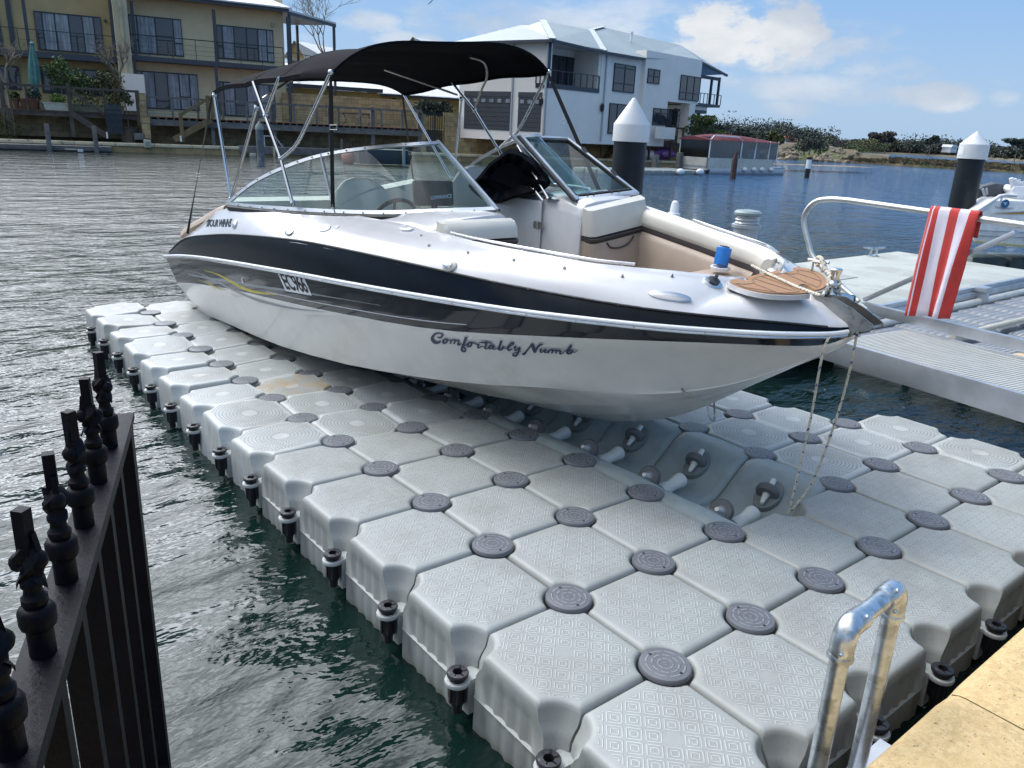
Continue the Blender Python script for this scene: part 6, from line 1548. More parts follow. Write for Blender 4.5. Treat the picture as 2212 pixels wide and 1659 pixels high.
# ================================================================ HOUSE 2 (white)
cN = dep(1178, 290, 49); zG = 1.62
h2 = thing('white_house', 'two storey white rendered house with blue grey hipped roof and charcoal garage doors', 'house', (cN.x, cN.y, zG))
S2 = Pl((cN.x, cN.y), (.99, .136)); G2 = Pl((cN.x, cN.y), (-.29, .957)); G2.n = Vector((.957, .29, 0))
zev = S2.sz(*Z3(760, 205))[1]
sg = lambda x, y: G2.sz(*Z3(x, y)); ss = lambda x, y: S2.sz(*Z3(x, y))
gL = sg(112, 400)[0]
b = MB(); b.pbox(G2, 0, gL, 1.2, zev, 0, .3); obj('wall', b, M['render2'], h2)
for a, c in (((148, 568), (483, 857)), ((541, 576), (695, 866))):
    r = rect(G2, Z3(*a), Z3(*c)); b = MB(); n = 8
    for k in range(n): z = r[2] + (r[3] - r[2]) * .94 * k / n; b.pbox(G2, r[0], r[1], z, z + (r[3] - r[2]) * .94 / n - .03, -.03, .02)
    b.pbox(G2, r[0] - .02, r[1] + .02, r[3] - .3, r[3], -.05, .02); b.pbox(G2, r[0], r[1], r[2], r[3], -.005, .01)
    gd = obj('garage_door', b, M['garage'], h2); b = MB(); m_ = 6 if c[0] < 500 else 3
    for k in range(m_): q = r[0] + (r[1] - r[0]) * (k + .25) / m_; b.pbox(G2, q, q + (r[1] - r[0]) / m_ * .5, r[3] - .68, r[3] - .45, -.06, -.02)
    obj('window_lights', b, M['curtain'], gd)
b = MB(); 
for x in (502, 748): s = sg(x, 400)[0]; b.pbox(G2, s - .05, s + .05, 1.5, zev, -.1, -.02)
obj('downpipe', b, M['alupaint'], h2)
b = MB(); pxbox(b, G2, Z3(512, 440), Z3(583, 468), -.03, .01); obj('window', b, M['pane'], h2)
# side facade
s = lambda x: ss(x, 500)[0]
zB0 = ss(900, 585)[1] ; zB0 = S2.sz(*Z3(1000, 572))[1]; zB1 = S2.sz(*Z3(1000, 545))[1]
b = MB(); b.pbox(S2, 0, s(1135), 1.2, zB0, 0.0, .3); obj('wall', b, M['render2'], h2)
b = MB(); b.pbox(S2, 0, s(1122), zB0, zB1 + .05, -.05, 2.4); obj('balcony_slab', b, M['trim'], h2)
RB = S2.back(2.2)
b = MB(); b.pbox(RB, -.2, RB.sz(*Z3(1200, 500))[0] + 1, zB1, zev, 0, .2); b.pbox(S2, s(1115), s(1135), zB1, zev, 0.05, 2.3); obj('wall', b, M['render2'], h2)
window(h2, RB, Z3(772, 303), Z3(930, 546), (1, 1, 1), fw=.09)
zr = S2.sz(*Z3(1000, 445))[1]; rail(h2, S2, zr, 0, s(1122), zr - zB1, 8, M['winframe'], 0, r=.025, post=.05)
b = MB(); gs0 = sg(665, 500)[0]; 
for k in range(4): q = gs0 * k / 3; b.pbox(G2, q - .03, q + .03, zB1, zr, -.05, .0)
b.pbox(G2, 0, gs0, zr - .025, zr + .025, -.05, 0); b.pbox(G2, 0, gs0, zB0, zB1 + .05, -.06, .2); obj('railing', b, M['winframe'], h2)
b = MB(); b.pbox(S2, -.08, .12, zB1, zev, -.02, .18); obj('post', b, M['trim'], h2)
b = MB(); b.pbox(S2, s(1130), s(1452), 1.2, zev, -.02, .3); obj('wall', b, M['render'], h2)
PB = S2.back(-.35)
p_ = lambda x, y: PB.sz(*Z3(x, y)); zpar = p_(1455, 268)[1]; zund = p_(1730, 655)[1]
b = MB(); b.pbox(PB, p_(1450, 500)[0], p_(1857, 500)[0], zund, zpar, 0, .3); b.pbox(PB, p_(1450, 500)[0], p_(1636, 500)[0], 1.2, zund, 0, .3); b.pbox(PB, p_(1450, 500)[0] - .0, p_(1450, 500)[0] + .25, 1.2, zpar, .3, .9); obj('wall', b, M['render'], h2)
b = MB(); b.pbox(PB, p_(1857, 500)[0] - .3, p_(1857, 500)[0], zund, zpar - .2, .3, 7); obj('wall', b, M['render'], h2)
b = MB(); q = p_(1790, 800)[0]; b.pbox(PB, q - .42, q + .38, 1.2, zund, 0.0, .8); obj('column', b, M['render'], h2)
b = MB(); b.pbox(PB, p_(1636, 500)[0] + .01, p_(1857, 500)[0] - .3, zund, zund + .2, .3, 5); obj('undercroft_ceiling', b, M['render2'], h2)
window(h2, S2, Z3(1231, 365), Z3(1366, 586), (1, 1), trans=((0, .3), (1, .3), (0, .86), (1, .86)), k=-.08)
window(h2, S2, Z3(1196, 655), Z3(1338, 886), (1, 2), k=-.08, name='door')
window(h2, PB, Z3(1478, 403), Z3(1553, 521), (1, 1), trans=((0, .5), (1, .5)))
window(h2, PB, Z3(1716, 449), Z3(1840, 646), (1, 1.1, 1.0), trans=((0, .3), (1, .3), (2, .3)))
window(h2, PB, Z3(1516, 690), Z3(1618, 822), (1, 1, .2), trans=((0, .72), (1, .72)))
window(h2, PB.back(1.2), Z3(1618, 700), Z3(1697, 838), (1, 1), trans=((0, .72), (1, .72)))
b = MB(); r = pxbox(b, PB, Z3(1500, 826), Z3(1612, 918), -.7, -.4); obj('planter_wall', b, M['render'], h2)
for u, v, pl in ((710, 640, G2), (985, 352, RB), (1132, 686, S2)):
    b = MB(); r = rect(pl, Z3(u - 8, v - 20), Z3(u + 8, v + 20)); c = pl.P((r[0] + r[1]) / 2, (r[2] + r[3]) / 2, -.16); b.lathe(c, [(.05, -.28), (.12, -.2), (.14, .1), (.04, .25)], 8); o = obj('wall_lantern', b, M['winframe'], h2)
b = MB()
for x, pl in ((1160, S2), (1443, S2), (728, S2)): q = pl.sz(*Z3(x, 500))[0]; b.pbox(pl, q - .05, q + .05, 1.4, zev, -.13, -.03)
obj('downpipe', b, M['alupaint'], h2)
# far balcony
QB = PB.back(.9); q0, q1 = QB.sz(*Z3(1826, 660))[0], QB.sz(*Z3(2000, 680))[0]; zq0 = QB.sz(*Z3(1900, 680))[1]; zq1 = QB.sz(*Z3(1900, 660))[1]; zqr = QB.sz(*Z3(1900, 588))[1]
b = MB(); b.pbox(QB, q0, q1, zq0, zq1, 0, 4); obj('balcony_slab', b, M['trim'], h2); rail(h2, QB, zqr, q0, q1, zqr - zq1, 7, M['winframe'], 0, r=.025, post=.05)
b = MB(); qe = QB.sz(*Z3(1930, 700))[0]; b.pbox(QB, q0, qe, zq0 - .55, zq0 - .3, .3, 3.5); b.pbox(QB, q0, qe, zq0 - .3, zq0 - .02, .3, 3.5, 1); obj('floor_beam', b, [M['trim'], M['render']], h2)
for x, y0, y1, kk in ((1958, 470, 660, .1), (2013, 470, 690, .1)):
    b = MB(); q = QB.sz(*Z3(x, y0))[0]; b.pbox(QB, q - .08, q + .08, zq1, QB.sz(*Z3(x, y0))[1], kk, kk + .16); obj('post', b, M['trim'], h2)
for x in (1742, 1908): b = MB(); q = QB.sz(*Z3(x, 800))[0]; b.pbox(QB, q - .1, q + .1, 1.2, zq0 - .3, .8, 1.0); obj('post', b, M['trim'], h2)
b = MB(); b.pbox(QB, q0 - .2, QB.sz(*Z3(2010, 470))[0], QB.sz(*Z3(1900, 478))[1], QB.sz(*Z3(1900, 455))[1], 0.1, .3); obj('eave_beam', b, M['trim'], h2)
# roof
def rp(x, y, pl, k): q = pl.back(k); r = q.sz(*Z3(x, y)); return q.P(*r, 0)
e1 = rp(110, 224, G2, -.4); e1 = G2.P(gL + .3, zev + .05, -.5); e2 = S2.P(-.5, zev + .05, -.6)
e3 = rp(1155, 277, S2, -.45); e4 = rp(1450, 327, S2, -.45); e5 = rp(1857, 347, S2, -.2); e6 = rp(2052, 448, S2, .2)
r1 = rp(555, 90, S2, 9); r2 = rp(608, 92, S2, 7); r3 = rp(716, 57, S2, 5.0); r4 = rp(1065, 125, S2, 5.0); r5 = rp(1150, 105, S2, 6.0); r6 = rp(1715, 236, S2, 4.5); e7 = rp(2052, 448, S2, 8)
b = MB(); b.add([e1, e2, r3, r2, r1], [(0, 1, 2, 3, 4)]); b.add([e2, e3, r4, r3], [(0, 1, 2, 3)]); b.add([e3, e4, e5, e6, r6, r5, r4], [(0, 1, 2, 5, 6), (1 + 0, 2, 3, 4, 5)] and [(0, 1, 6), (1, 5, 6), (1, 2, 4, 5), (2, 3, 4)]); b.add([e6, e7, r6], [(0, 1, 2)])
b.add([r1, r2, r3, r4, r5, r6, rp(900, 500, S2, 14) * 1, e7], [(0, 1, 2, 3, 4, 5, 7, 6)])
o = obj('roof', b, M['roofgrey'], h2, ang=0)
b = MB()
for a, c in ((e2, r3), (e3, r4), (r4, r5)): b.beam(a + Vector((0, 0, .03)), c + Vector((0, 0, .03)), .42, .05)
obj('hip_flashing', b, M['roofhip'], o)
for a, c in ((e1, e2), (e2, e3), (e3, e4), (e5, e6), (e6, e7)): b = MB(); b.beam(a - Vector((0, 0, .09)), c - Vector((0, 0, .09)), .14, .16); obj('gutter', b, M['trim'], o)
b = MB(); b.lathe(rp(1355, 195, S2, 3.0) - Vector((0, 0, .1)), [(.09, 0), (.09, .5), (.14, .5), (.14, .62)], 10); obj('roof_vent', b, M['whitepl'], o)
b = MB(); b.add([G2.P(0, zev - .01, -.3), G2.P(gL, zev - .01, -.3), G2.P(gL, zev - .01, .5), S2.P(0, zev - .01, -.5)], [(0, 1, 2, 3)]); b.pbox(S2, -.4, s(1135), zev - .03, zev, -.4, 2.4); obj('soffit', b, M['render2'], h2)

# ---- promenade deck and rail before the white house
d3 = thing('timber_walkway', 'brown timber walkway with plain post and rail fence in front of the white house', 'deck', DK.P(20, .17))
W2 = DK
s0, s1 = W2.sz(*Z3(240, 870))[0], W2.sz(*Z3(1935, 950))[0]; zw = W2.sz(*Z3(1200, 925))[1]; zt_ = W2.sz(*Z3(1200, 812))[1]
b = MB(); b.pbox(W2, s0, s1, zw - .35, zw - .08, 0, .14); b.pbox(W2, s0, s1, zw - .08, zw, -.05, 5); obj('walkway_floor', b, M['wood'], d3)
b = MB(); b.pbox(W2, s0, s1 + 2.5, zt_ - .06, zt_ + .06, -.05, .08); obj('handrail', b, M['wood'], d3)
for x in (520, 620, 715, 805, 895, 960, 1030, 1095, 1158, 1505, 1590, 1662, 1742, 1812, 1900):
    long_ = x in (715, 1030, 1158, 1505, 1662, 1812); q, zz = W2.sz(*Z3(x, 780)); b = MB(); w = .13 if long_ else .09; b.pbox(W2, q - w / 2, q + w / 2, .2 if long_ else zw - .1, zt_ + (.22 if long_ else 0), -.1, .04); obj('post', b, M['wood'], d3)
b = MB(); b.pbox(TW, TW.sz(*Z3(230, 950))[0], TW.sz(*Z3(1210, 950))[0], .1, zw - .3, 0, .3); obj('retaining_wall', b, M['stoneblk'], d3)
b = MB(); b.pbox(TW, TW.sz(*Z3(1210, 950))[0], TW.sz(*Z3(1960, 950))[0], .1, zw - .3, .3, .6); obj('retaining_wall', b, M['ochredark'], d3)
for k in range(6):
    b = MB(); a = TW.sz(*Z3(1150 + k * 11, 1045 - k * 17)); b.pbox(TW, a[0], a[0] + 1.6, a[1] - .05, a[1] + .07, -1.0, -.02); obj('stone_step', b, M['stonedark'], d3)
tree(S2.P(ss(1700, 900)[0], zG, -2.2), 2.2, 1.9, M['leafmid'], 1600, .2, 'rounded green bush in front of the undercroft of the white house', None, 41, 'garden_bush', trunk_r=.06, cz=.5, rz=.45, cat='bush')
# kayak and dinghy
KP = SW.back(1.3); a = KP.P(*KP.sz(*Z3(1597, 1040)), 0); t = thing('kayak', 'purple kayak lying on its side on the far sea wall', 'kayak', a)
s0, s1 = KP.sz(*Z3(1515, 1040))[0], KP.sz(*Z3(1677, 1040))[0]; L_ = s1 - s0; b = MB(); rows = []
for k in range(15):
    q = k / 14; w = math.sin(math.pi * min(.97, max(.03, q))) ** .55; c = KP.P(s0 + L_ * q, .22 + .42 * 1, 0)
    rows.append([c + Vector((0, 0, .46 * w * math.sin(a_) * (1.0 if math.sin(a_) > 0 else .9))) + KP.n * (.22 * w * math.cos(a_)) for a_ in [2 * math.pi * i / 14 for i in range(14)]])
b.loft(rows, closed=True, cap=True); o = obj('hull', b, mat('purple plastic', (.19, .06, .28), .4), t); b = MB(); b.ball(KP.P(s0 + L_ * .55, .62, -.2), (.6, .12, .22), 12, 8); obj('cockpit', b, mat('pale purple', (.30, .16, .36), .5), o)
b = MB(); c = KP.P(*KP.sz(*Z3(1490, 1032)), .2); b.ball(c, (.75, .4, .42), 14, 8); tag(obj('dinghy', b, M['whitepl']), 'upturned white dinghy beside the purple kayak', 'dinghy')

# ---- row of floats, pontoon boat, piles
fa, fb_ = at(*Zk(-230, 640), 2, ZW), at(*Zk(610, 640), 2, ZW)
t = thing('float_walkway', 'row of weathered grey float cubes in front of the purple kayak', 'floating dock', fa)
FP = Pl((fa.x, fa.y), (fb_.x - fa.x, fb_.y - fa.y)); Lf = (fb_ - fa).length
zf_ = FP.sz(*Zk(300, 590))[1]; zf2 = FP.sz(*Zk(300, 560))[1]
b0 = MB(); b0.box((-.45, -.45, 0), (.45, .45, zf_ - ZW)); me = mesh('float_cube', b0, M['floatp'], 35, bevel=.09)
nf = int(Lf / .98)
for k in range(nf):
    for r_ in range(3):
        p = FP.P(.5 + k * .98, ZW - .06, .5 + r_ * .98); o = bpy.data.objects.new('float_cube', me); COL.objects.link(o); o.parent = t; o.location = p - t.location; o.rotation_euler = (0, 0, math.atan2(FP.d.y, FP.d.x))
for x in (375, 545):
    c = FP.P(*FP.sz(*Zk(x, 610)), -.2); b = MB(); b.ball(c, (.32, .2, .2), 12, 8); tag(obj('fender', b, M['whitepl']), 'white fender on the ' + ('left' if x < 400 else 'right') + ' part of the far float row', 'fender')
for x, y0 in ((1550, 1032), (1727, 1015)):
    FQ = FP.back(2.9); q, zz = FQ.sz(*Z3(x, y0)); b = MB(); b.pbox(FQ, q - .17, q + .17, -1.5, zz, 0, .34); tag(obj('timber_post', b, M['woodg'], bevel=.04), 'weathered square post behind the float row, ' + ('nearer the kayak' if x < 1600 else 'nearer the red roofed boat'), 'post')
# pontoon boat
pa = at(*Zk(640, 632), 2, ZW); pb_ = at(*Zk(1315, 640), 2, ZW); PBp = Pl((pa.x, pa.y), (pb_.x - pa.x, pb_.y - pa.y)); Lp = (pb_ - pa).length
t = thing('pontoon_boat', 'cream pontoon boat with maroon canopy and grey clear curtains moored at the far floats', 'boat', pa)
Kz = lambda x, y: PBp.sz(*Zk(x, y))
z_dk = Kz(900, 575)[1]; z_sd = Kz(1000, 500)[1]; z_rf = Kz(1000, 350)[1]
Bw = 2.6; x0, xm, x1 = Kz(632, 500)[0], Kz(915, 500)[0], Kz(1205, 500)[0]
b = MB()
for kk in (.25, Bw - .25): b.tube([PBp.P(x0 + .3, ZW + .16, kk), PBp.P(Lp - .4, ZW + .16, kk), PBp.P(Lp, ZW + .26, kk)], [.34, .34, .1], 12)
b.pbox(PBp, x0, Lp - .2, ZW + .38, ZW + .5, 0.02, Bw - .02); obj('pontoon_tube', b, M['alupaint'], t)
b = MB(); b.pbox(PBp, x0, x1, z_dk - .1, z_sd, 0, .08); b.pbox(PBp, x0, x1, z_dk - .1, z_sd, Bw - .08, Bw); b.pbox(PBp, x0, x0 + .08, z_dk - .1, z_sd, 0, Bw); b.pbox(PBp, x1 - .08, x1, z_dk - .1, z_sd, 0, Bw); b.pbox(PBp, x0, x1, z_dk - .2, z_dk - .1, 0, Bw); obj('side_panel', b, mat('cream boat panel', (.50, .49, .43), .4, col2=(.38, .37, .32), c2s=1.5), t)
b = MB(); b.pbox(PBp, x0 + .2, xm - .1, z_dk - .75, z_dk - .15, -.02, .2); obj('dark_skirt', b, M['leafdk'] if 0 else M['concdark'], t)
for x in (945, 1025, 1095, 1175): b = MB(); c = PBp.P(*Kz(x, 592), -.12); b.ball(c, (.22, .14, .16), 10, 6); obj('side_fender', b, M['whitepl'], t)
b = MB(); fr_ = MB()
for xa_, xb_ in ((x0 + .12, xm), (xm + .1, Kz(1050, 400)[0]), (Kz(1058, 400)[0], Kz(1170, 400)[0]), (Kz(1178, 400)[0], x1 + .35)):
    b.pbox(PBp, xa_, xb_, z_sd, z_rf, .02, .04); b.pbox(PBp, xa_, xb_, z_sd, z_rf, Bw - .04, Bw - .02)
b.pbox(PBp, x0 + .1, x0 + .12, z_sd, z_rf + .2, 0, Bw); obj('clear_curtain', b, M['glass2'], t)
for x in (x0 + .1, xm + .05, Kz(1055, 400)[0], Kz(1174, 400)[0], x1 + .35):
    for kk in (0, Bw): b = MB(); b.tube([PBp.P(x, z_sd, kk), PBp.P(x, z_rf + .1, kk)], .035, 6); obj('canopy_post', b, M['whitepl'], t)
fr_.tube([PBp.P(x0 + .12, z_sd, 0), PBp.P(x0 + .12, z_rf, 0), PBp.P(x0 + .4, z_rf + .28, 0), PBp.P(xm - .35, z_rf + .25, 0), PBp.P(xm, z_rf - .05, 0), PBp.P(xm + .02, z_sd, 0)], .04, 6); obj('frame', fr_, M['whitepl'], t)
b = MB(); rows = []
for q in [k / 10 for k in range(11)]:
    xx = x0 - .1 + (x1 + .7 - x0) * q; dz = .38 * math.sin(math.pi * min(1, q * 1.0 + .02)) ** .5 * (1 - .5 * q)
    rows.append([PBp.P(xx, z_rf - .02, -.1), PBp.P(xx, z_rf + dz * .8, .15), PBp.P(xx, z_rf + dz + .1, Bw / 2), PBp.P(xx, z_rf + dz * .8, Bw - .15), PBp.P(xx, z_rf - .02, Bw + .1)])
b.loft(rows, closed=True, cap=True); obj('canopy', b, mat('maroon canvas', (.135, .028, .034), .8, var=.12, vs=2), t, ang=50)
pp = at(*Zk(850, 678), 2, ZW); Pp = Pl((pp.x, pp.y), SW.d); zt_ = Pp.sz(*Zk(873, 432))[1]; t = thing('timber_pile', 'dark brown pointed timber pile in front of the red roofed boat', 'pile', pp)
b = MB(); b.lathe(pp, [(.17, -1.5), (.17, zt_ - ZW - .5), (.02, zt_ - ZW)], 7); obj('post', b, mat('dark brown pile', (.06, .03, .025), .8, var=.3, vs=1), t, ang=30)
pp = at(*Zk(1495, 665), 2, ZW); Pp = Pl((pp.x, pp.y), SW.d); zt_ = Pp.sz(*Zk(1527, 470))[1]; H = zt_ - ZW; t = thing('channel_marker', 'black and white channel marker post with a yellow cap standing in the open water', 'marker', pp)
b = MB(); b.lathe(pp, [(.16, -1.5), (.16, H * .42)], 14, mi=0); b.lathe(pp, [(.165, H * .42), (.165, H * .82)], 14, mi=1); b.lathe(pp, [(.17, H * .82), (.17, H * .93)], 14, mi=0); b.lathe(pp, [(.19, H * .93), (.19, H)], 14, mi=2)
obj('post', b, [M['black'], M['whitepl'], mat('yellow top', (.45, .30, .06), .6)], t)
# ================================================================ FAR SHORE
rnd = random.Random(77)
def wp(u, v, z=ZW): return at(u, v, 2, z)
# granite groyne with scrub
g0 = [wp(*Zk(1190, 500)), wp(*Zk(1420, 512)), wp(*Zk(1660, 525)), wp(*Zk(1860, 536)), wp(*Zk(2200, 552))]
b = MB(); rows = []
for p, h in zip(smoothpts(g0, 6), [2.2] * 8 + [2.0] * 6 + [1.8] * 6 + [1.2] * 20):
    d = (p - CP); d.z = 0; d.normalize(); rows.append([p - d * 1.0 + Vector((0, 0, -.6)), p + d * 1.5 + Vector((0, 0, h * .4)), p + d * 5 + Vector((0, 0, h)), p + d * 22 + Vector((0, 0, h * 1.1)), p + d * 40 + Vector((0, 0, -.5))])
b.loft(rows); struct('headland', b, M['reed'], 0)
t = thing('rock_groyne', 'tan granite boulders piled along the point beyond the red roofed boat', 'rocks', g0[1], 'boulders of the groyne')
line = smoothpts(g0[:4], 10)
for k in range(120):
    p = line[rnd.randrange(len(line))]; d = (p - CP); d.z = 0; d.normalize(); q = rnd.random(); r = rnd.uniform(.35, .85) * (1 - .3 * q); bb_ = MB()
    c = p + d * (q * 6 - .8) + Vector((rnd.uniform(-1.5, 1.5), rnd.uniform(-1.5, 1.5), q * 1.6 - .1)); bb_.ball(c, (r * rnd.uniform(.9, 1.5), r, r * rnd.uniform(.6, .95)), 7, 5)
    bb_.v = [tuple(Vector(v) + Vector((rnd.uniform(-.16, .16) * r, rnd.uniform(-.16, .16) * r, rnd.uniform(-.16, .16) * r))) for v in bb_.v]
    if k < 90: obj('boulder', bb_, M['rock'], t, ang=20)
# salt-marsh spit
s_a = [Vector((*wp(u, v)[:2], 0)) for u, v in ((1790, 344), (1830, 351), (1866, 354), (1940, 358.5), (2030, 364), (2110, 369), (2200, 374), (2320, 383))]
b = MB(); rows = []
for p in smoothpts(s_a, 8):
    d = Vector((p.x - CP.x, p.y - CP.y, 0)).normalized(); w = 17 if p.x < 110 else 22
    rows.append([Vector((p.x, p.y, ZW - .2)), Vector((p.x, p.y, ZW + .18 + rnd.uniform(0, .1))) + d * .6, Vector((p.x, p.y, ZW + .5 + rnd.uniform(-.1, .12))) + d * w * .35, Vector((p.x, p.y, ZW + .5 + rnd.uniform(-.15, .15))) + d * w * .8, Vector((p.x, p.y, ZW - .2)) + d * w])
b.loft(rows); struct('mudflat', b, M['reed'], 0)
b = MB()
for k in range(5200):
    i = rnd.randrange(len(rows)); r = rows[i]; p = r[1].lerp(r[3], rnd.random()) + Vector((rnd.uniform(-3, 3), rnd.uniform(-3, 3), .12)); a = Vector((rnd.uniform(-1, 1), rnd.uniform(-1, 1), .1)).normalized() * rnd.uniform(.2, .7)
    b.add([p - a, p + a, p + a * .6 + Vector((0, 0, rnd.uniform(.15, .38))), p - a * .6 + Vector((0, 0, rnd.uniform(.15, .38)))], [(0, 1, 2, 3)])
tag(obj('marsh_grass', b, leafmat('marsh grass', (.085, .06, .035), (.11, .08, .045), (.07, .08, .03)), ang=0), 'low brown marsh grass along the spit in front of the far shore', 'grass', kind='stuff')
# far shore
fs = [wp(u, v) for u, v in ((1250, 309.5), (1450, 316), (1640, 322.5), (1760, 326.5), (1911, 331.6), (2060, 339.5), (2200, 348), (2330, 357))]
b = MB(); rows = []
for p in smoothpts(fs, 5):
    d = (p - CP); d.z = 0; d.normalize(); rows.append([p + Vector((0, 0, -.3)), p + d * 4 + Vector((0, 0, .7)), p + d * 60 + Vector((0, 0, 2.0)), p + d * 500 + Vector((0, 0, 5))])
b.loft(rows); struct('far_shore', b, mat('pale shore', (.10, .085, .055), .95, var=.3, vs=.05), 0)
lineF = smoothpts(fs, 14)
def wood(name, n, depth, hlo, hhi, m, label, seed, s=1.0, i0=0, i1=None, cl=26):
    r_ = random.Random(seed); b = MB(); L = lineF[i0:i1]
    for k in range(n):
        p = L[r_.randrange(len(L) - 1)]; p2 = L[min(len(L) - 1, L.index(p) + 1)]; p = p.lerp(p2, r_.random()); d = (p - CP); D = d.length; d.z = 0; d.normalize(); h = r_.uniform(hlo, hhi) * (1.35 if r_.random() < .06 else 1) * (.85 + .25 * math.sin(p.x * .031)); r = h * r_.uniform(.65, 1.05)
        c = p + d * r_.uniform(6, depth) + Vector((0, 0, h * .55)); k2 = D / 250.0
        for q in range(4):
            cc = c + Vector((r_.uniform(-.5, .5) * r, r_.uniform(-.5, .5) * r, r_.uniform(-.3, .4) * h)); leaves(b, cc, (r * .55, r * .55, h * .3), cl, s * max(.7, k2), r_, hollow=.2)
    return tag(obj(name, b, m, ang=0), label, 'woodland', kind='stuff')
wood('far_woodland', 620, 50, 5.6, 9.0, M['leafdk'], 'dark eucalypt woodland along the far shore of the bay', 5, .55, cl=52)
wood('shrub_belt', 300, 14, 2.2, 3.6, M['leafbrown'], 'brownish low scrub at the foot of the far woodland', 6, .8)
def ft(u, v0, vt, dist_k, m, label, seed, wr=.5, n=900, s=.5, name='tree', cz=.62, rz=.38, base_z=None):
    """a separate far tree: base pixel on ground line v0, top vt, at depth dist_k"""
    p = dep(u, v0, dist_k); h = (v0 - vt) / FPX * dist_k; return tree(p, h, h * wr, m, n, s, label, None, seed, name, cz=cz, rz=rz)
ft(1671, 330, 279, 95, M['leafolive'], 'rounded bright olive willow right of the pontoon boat canopy', 51, .36, 2400, .34, 'willow_tree', .52, .46)
ft(1553, 318, 271, 105, M['leafdk'], 'dark tree directly behind the maroon boat canopy, right of the white house', 52, .42, 1200, .45)
ft(1520, 318, 262, 105, M['leafdk'], 'dark tree seen between the posts of the white house verandah', 53, .36, 1200, .45)
ft(1502, 318, 268, 110, M['leafdk'], 'dark tree left of the verandah post of the white house', 54, .4, 900, .45)
ft(1884, 330, 283, 330, M['leafbrown'], 'flat topped brown tree, left one of the tall pair above the far wood', 55, .5, 1200, 1.0, cz=.7, rz=.28)
ft(1910, 331, 283, 330, M['leafbrown'], 'flat topped brown tree, right one of the tall pair above the far wood', 56, .55, 1200, 1.0, cz=.7, rz=.28)
ft(2006, 337, 293, 330, M['leafdk'], 'leaning eucalypt rising above the far wood left of the white capped pile', 57, .45, 900, 1.0, cz=.74, rz=.24)
ft(1748, 325, 283, 260, M['leafdk'], 'dark round tree above the rocks of the point', 58, .5, 900, .8)
ft(1722, 325, 285, 260, M['leafdk'], 'dark conical tree beside the willow on the point', 59, .35, 700, .8)
ft(1600, 320, 276, 200, M['leafdk'], 'dark spreading tree just right of the boat canopy top', 60, .6, 1100, .7)
ft(1567, 320, 283, 200, M['leafdk'], 'lower dark tree between the white house and the spreading tree', 61, .8, 1100, .7)
ft(2190, 350, 298, 230, M['leafdk'], 'wide umbrella shaped tree at the right edge of the far wood', 62, .62, 1300, .8, 'umbrella_tree', cz=.8, rz=.2)
for k, (x, y, r, h, m, lab) in enumerate([(1500, 505, 2.2, 2.6, 'leafdk', 'dark rounded bush on the rocks left of the channel marker'), (1590, 500, 2.0, 2.2, 'leafmid', 'green bush on the rocks behind the channel marker'), (1460, 490, 1.6, 2.0, 'leafolive', 'olive bush on the left part of the rocks'), (1960, 470, 3.4, 2.6, 'leafolive', 'pale olive bush at the tip of the point'), (2050, 480, 3.0, 2.6, 'leafolive', 'grey green bush at the end of the point beside the open water'), (1880, 500, 1.8, 1.2, 'leafmid', 'low green bush above the marsh grass'), (1800, 440, 3.5, 2.6, 'leafbrown', 'brown bush behind the middle of the rocks'), (1350, 450, 3, 3.2, 'leafbrown', 'brown scrub behind the left end of the rocks')]):
    p = wp(*Zk(x, y + 35)); d = (p - CP); d.z = 0; d.normalize(); p = p + d * 6; p.z = .6
    tree(p, h * 1.25, r, M[m], 900, .28, lab, None, 70 + k, 'bush', trunk_r=.12, cz=.5, rz=.45, cat='bush')
for (u, v, w, h, k, lab) in ((Zk(1300, 352) + (3.2, 1.6, 230, 'small white house with a red roof among the trees on the point')), (Zk(1410, 385) + (2.4, 1.5, 230, 'small pale building above the rocks')), ((2051, 322, 3, 1.8, 330, 'tiny white building in the far wood'))):
    p = dep(u, v, k); t = thing('far_building', lab, 'building', p); b = MB(); b.box((p.x - w, p.y - w * .6, p.z - 1.4), (p.x + w, p.y + w * .6, p.z + h * .4)); obj('wall', b, M['render'], t)
    b = MB(); b.prism([Vector((p.x - w - .3, p.y - w * .6 - .3, p.z + h * .4)), Vector((p.x + w + .3, p.y - w * .6 - .3, p.z + h * .4)), Vector((p.x + w * .5, p.y - w * .6, p.z + h)), Vector((p.x - w * .5, p.y - w * .6, p.z + h))], (0, w * 1.2 + .6, 0)); obj('roof', b, mat('terracotta roof', (.30, .09, .05), .8) if 'red' in lab else M['roofwhite'], t)

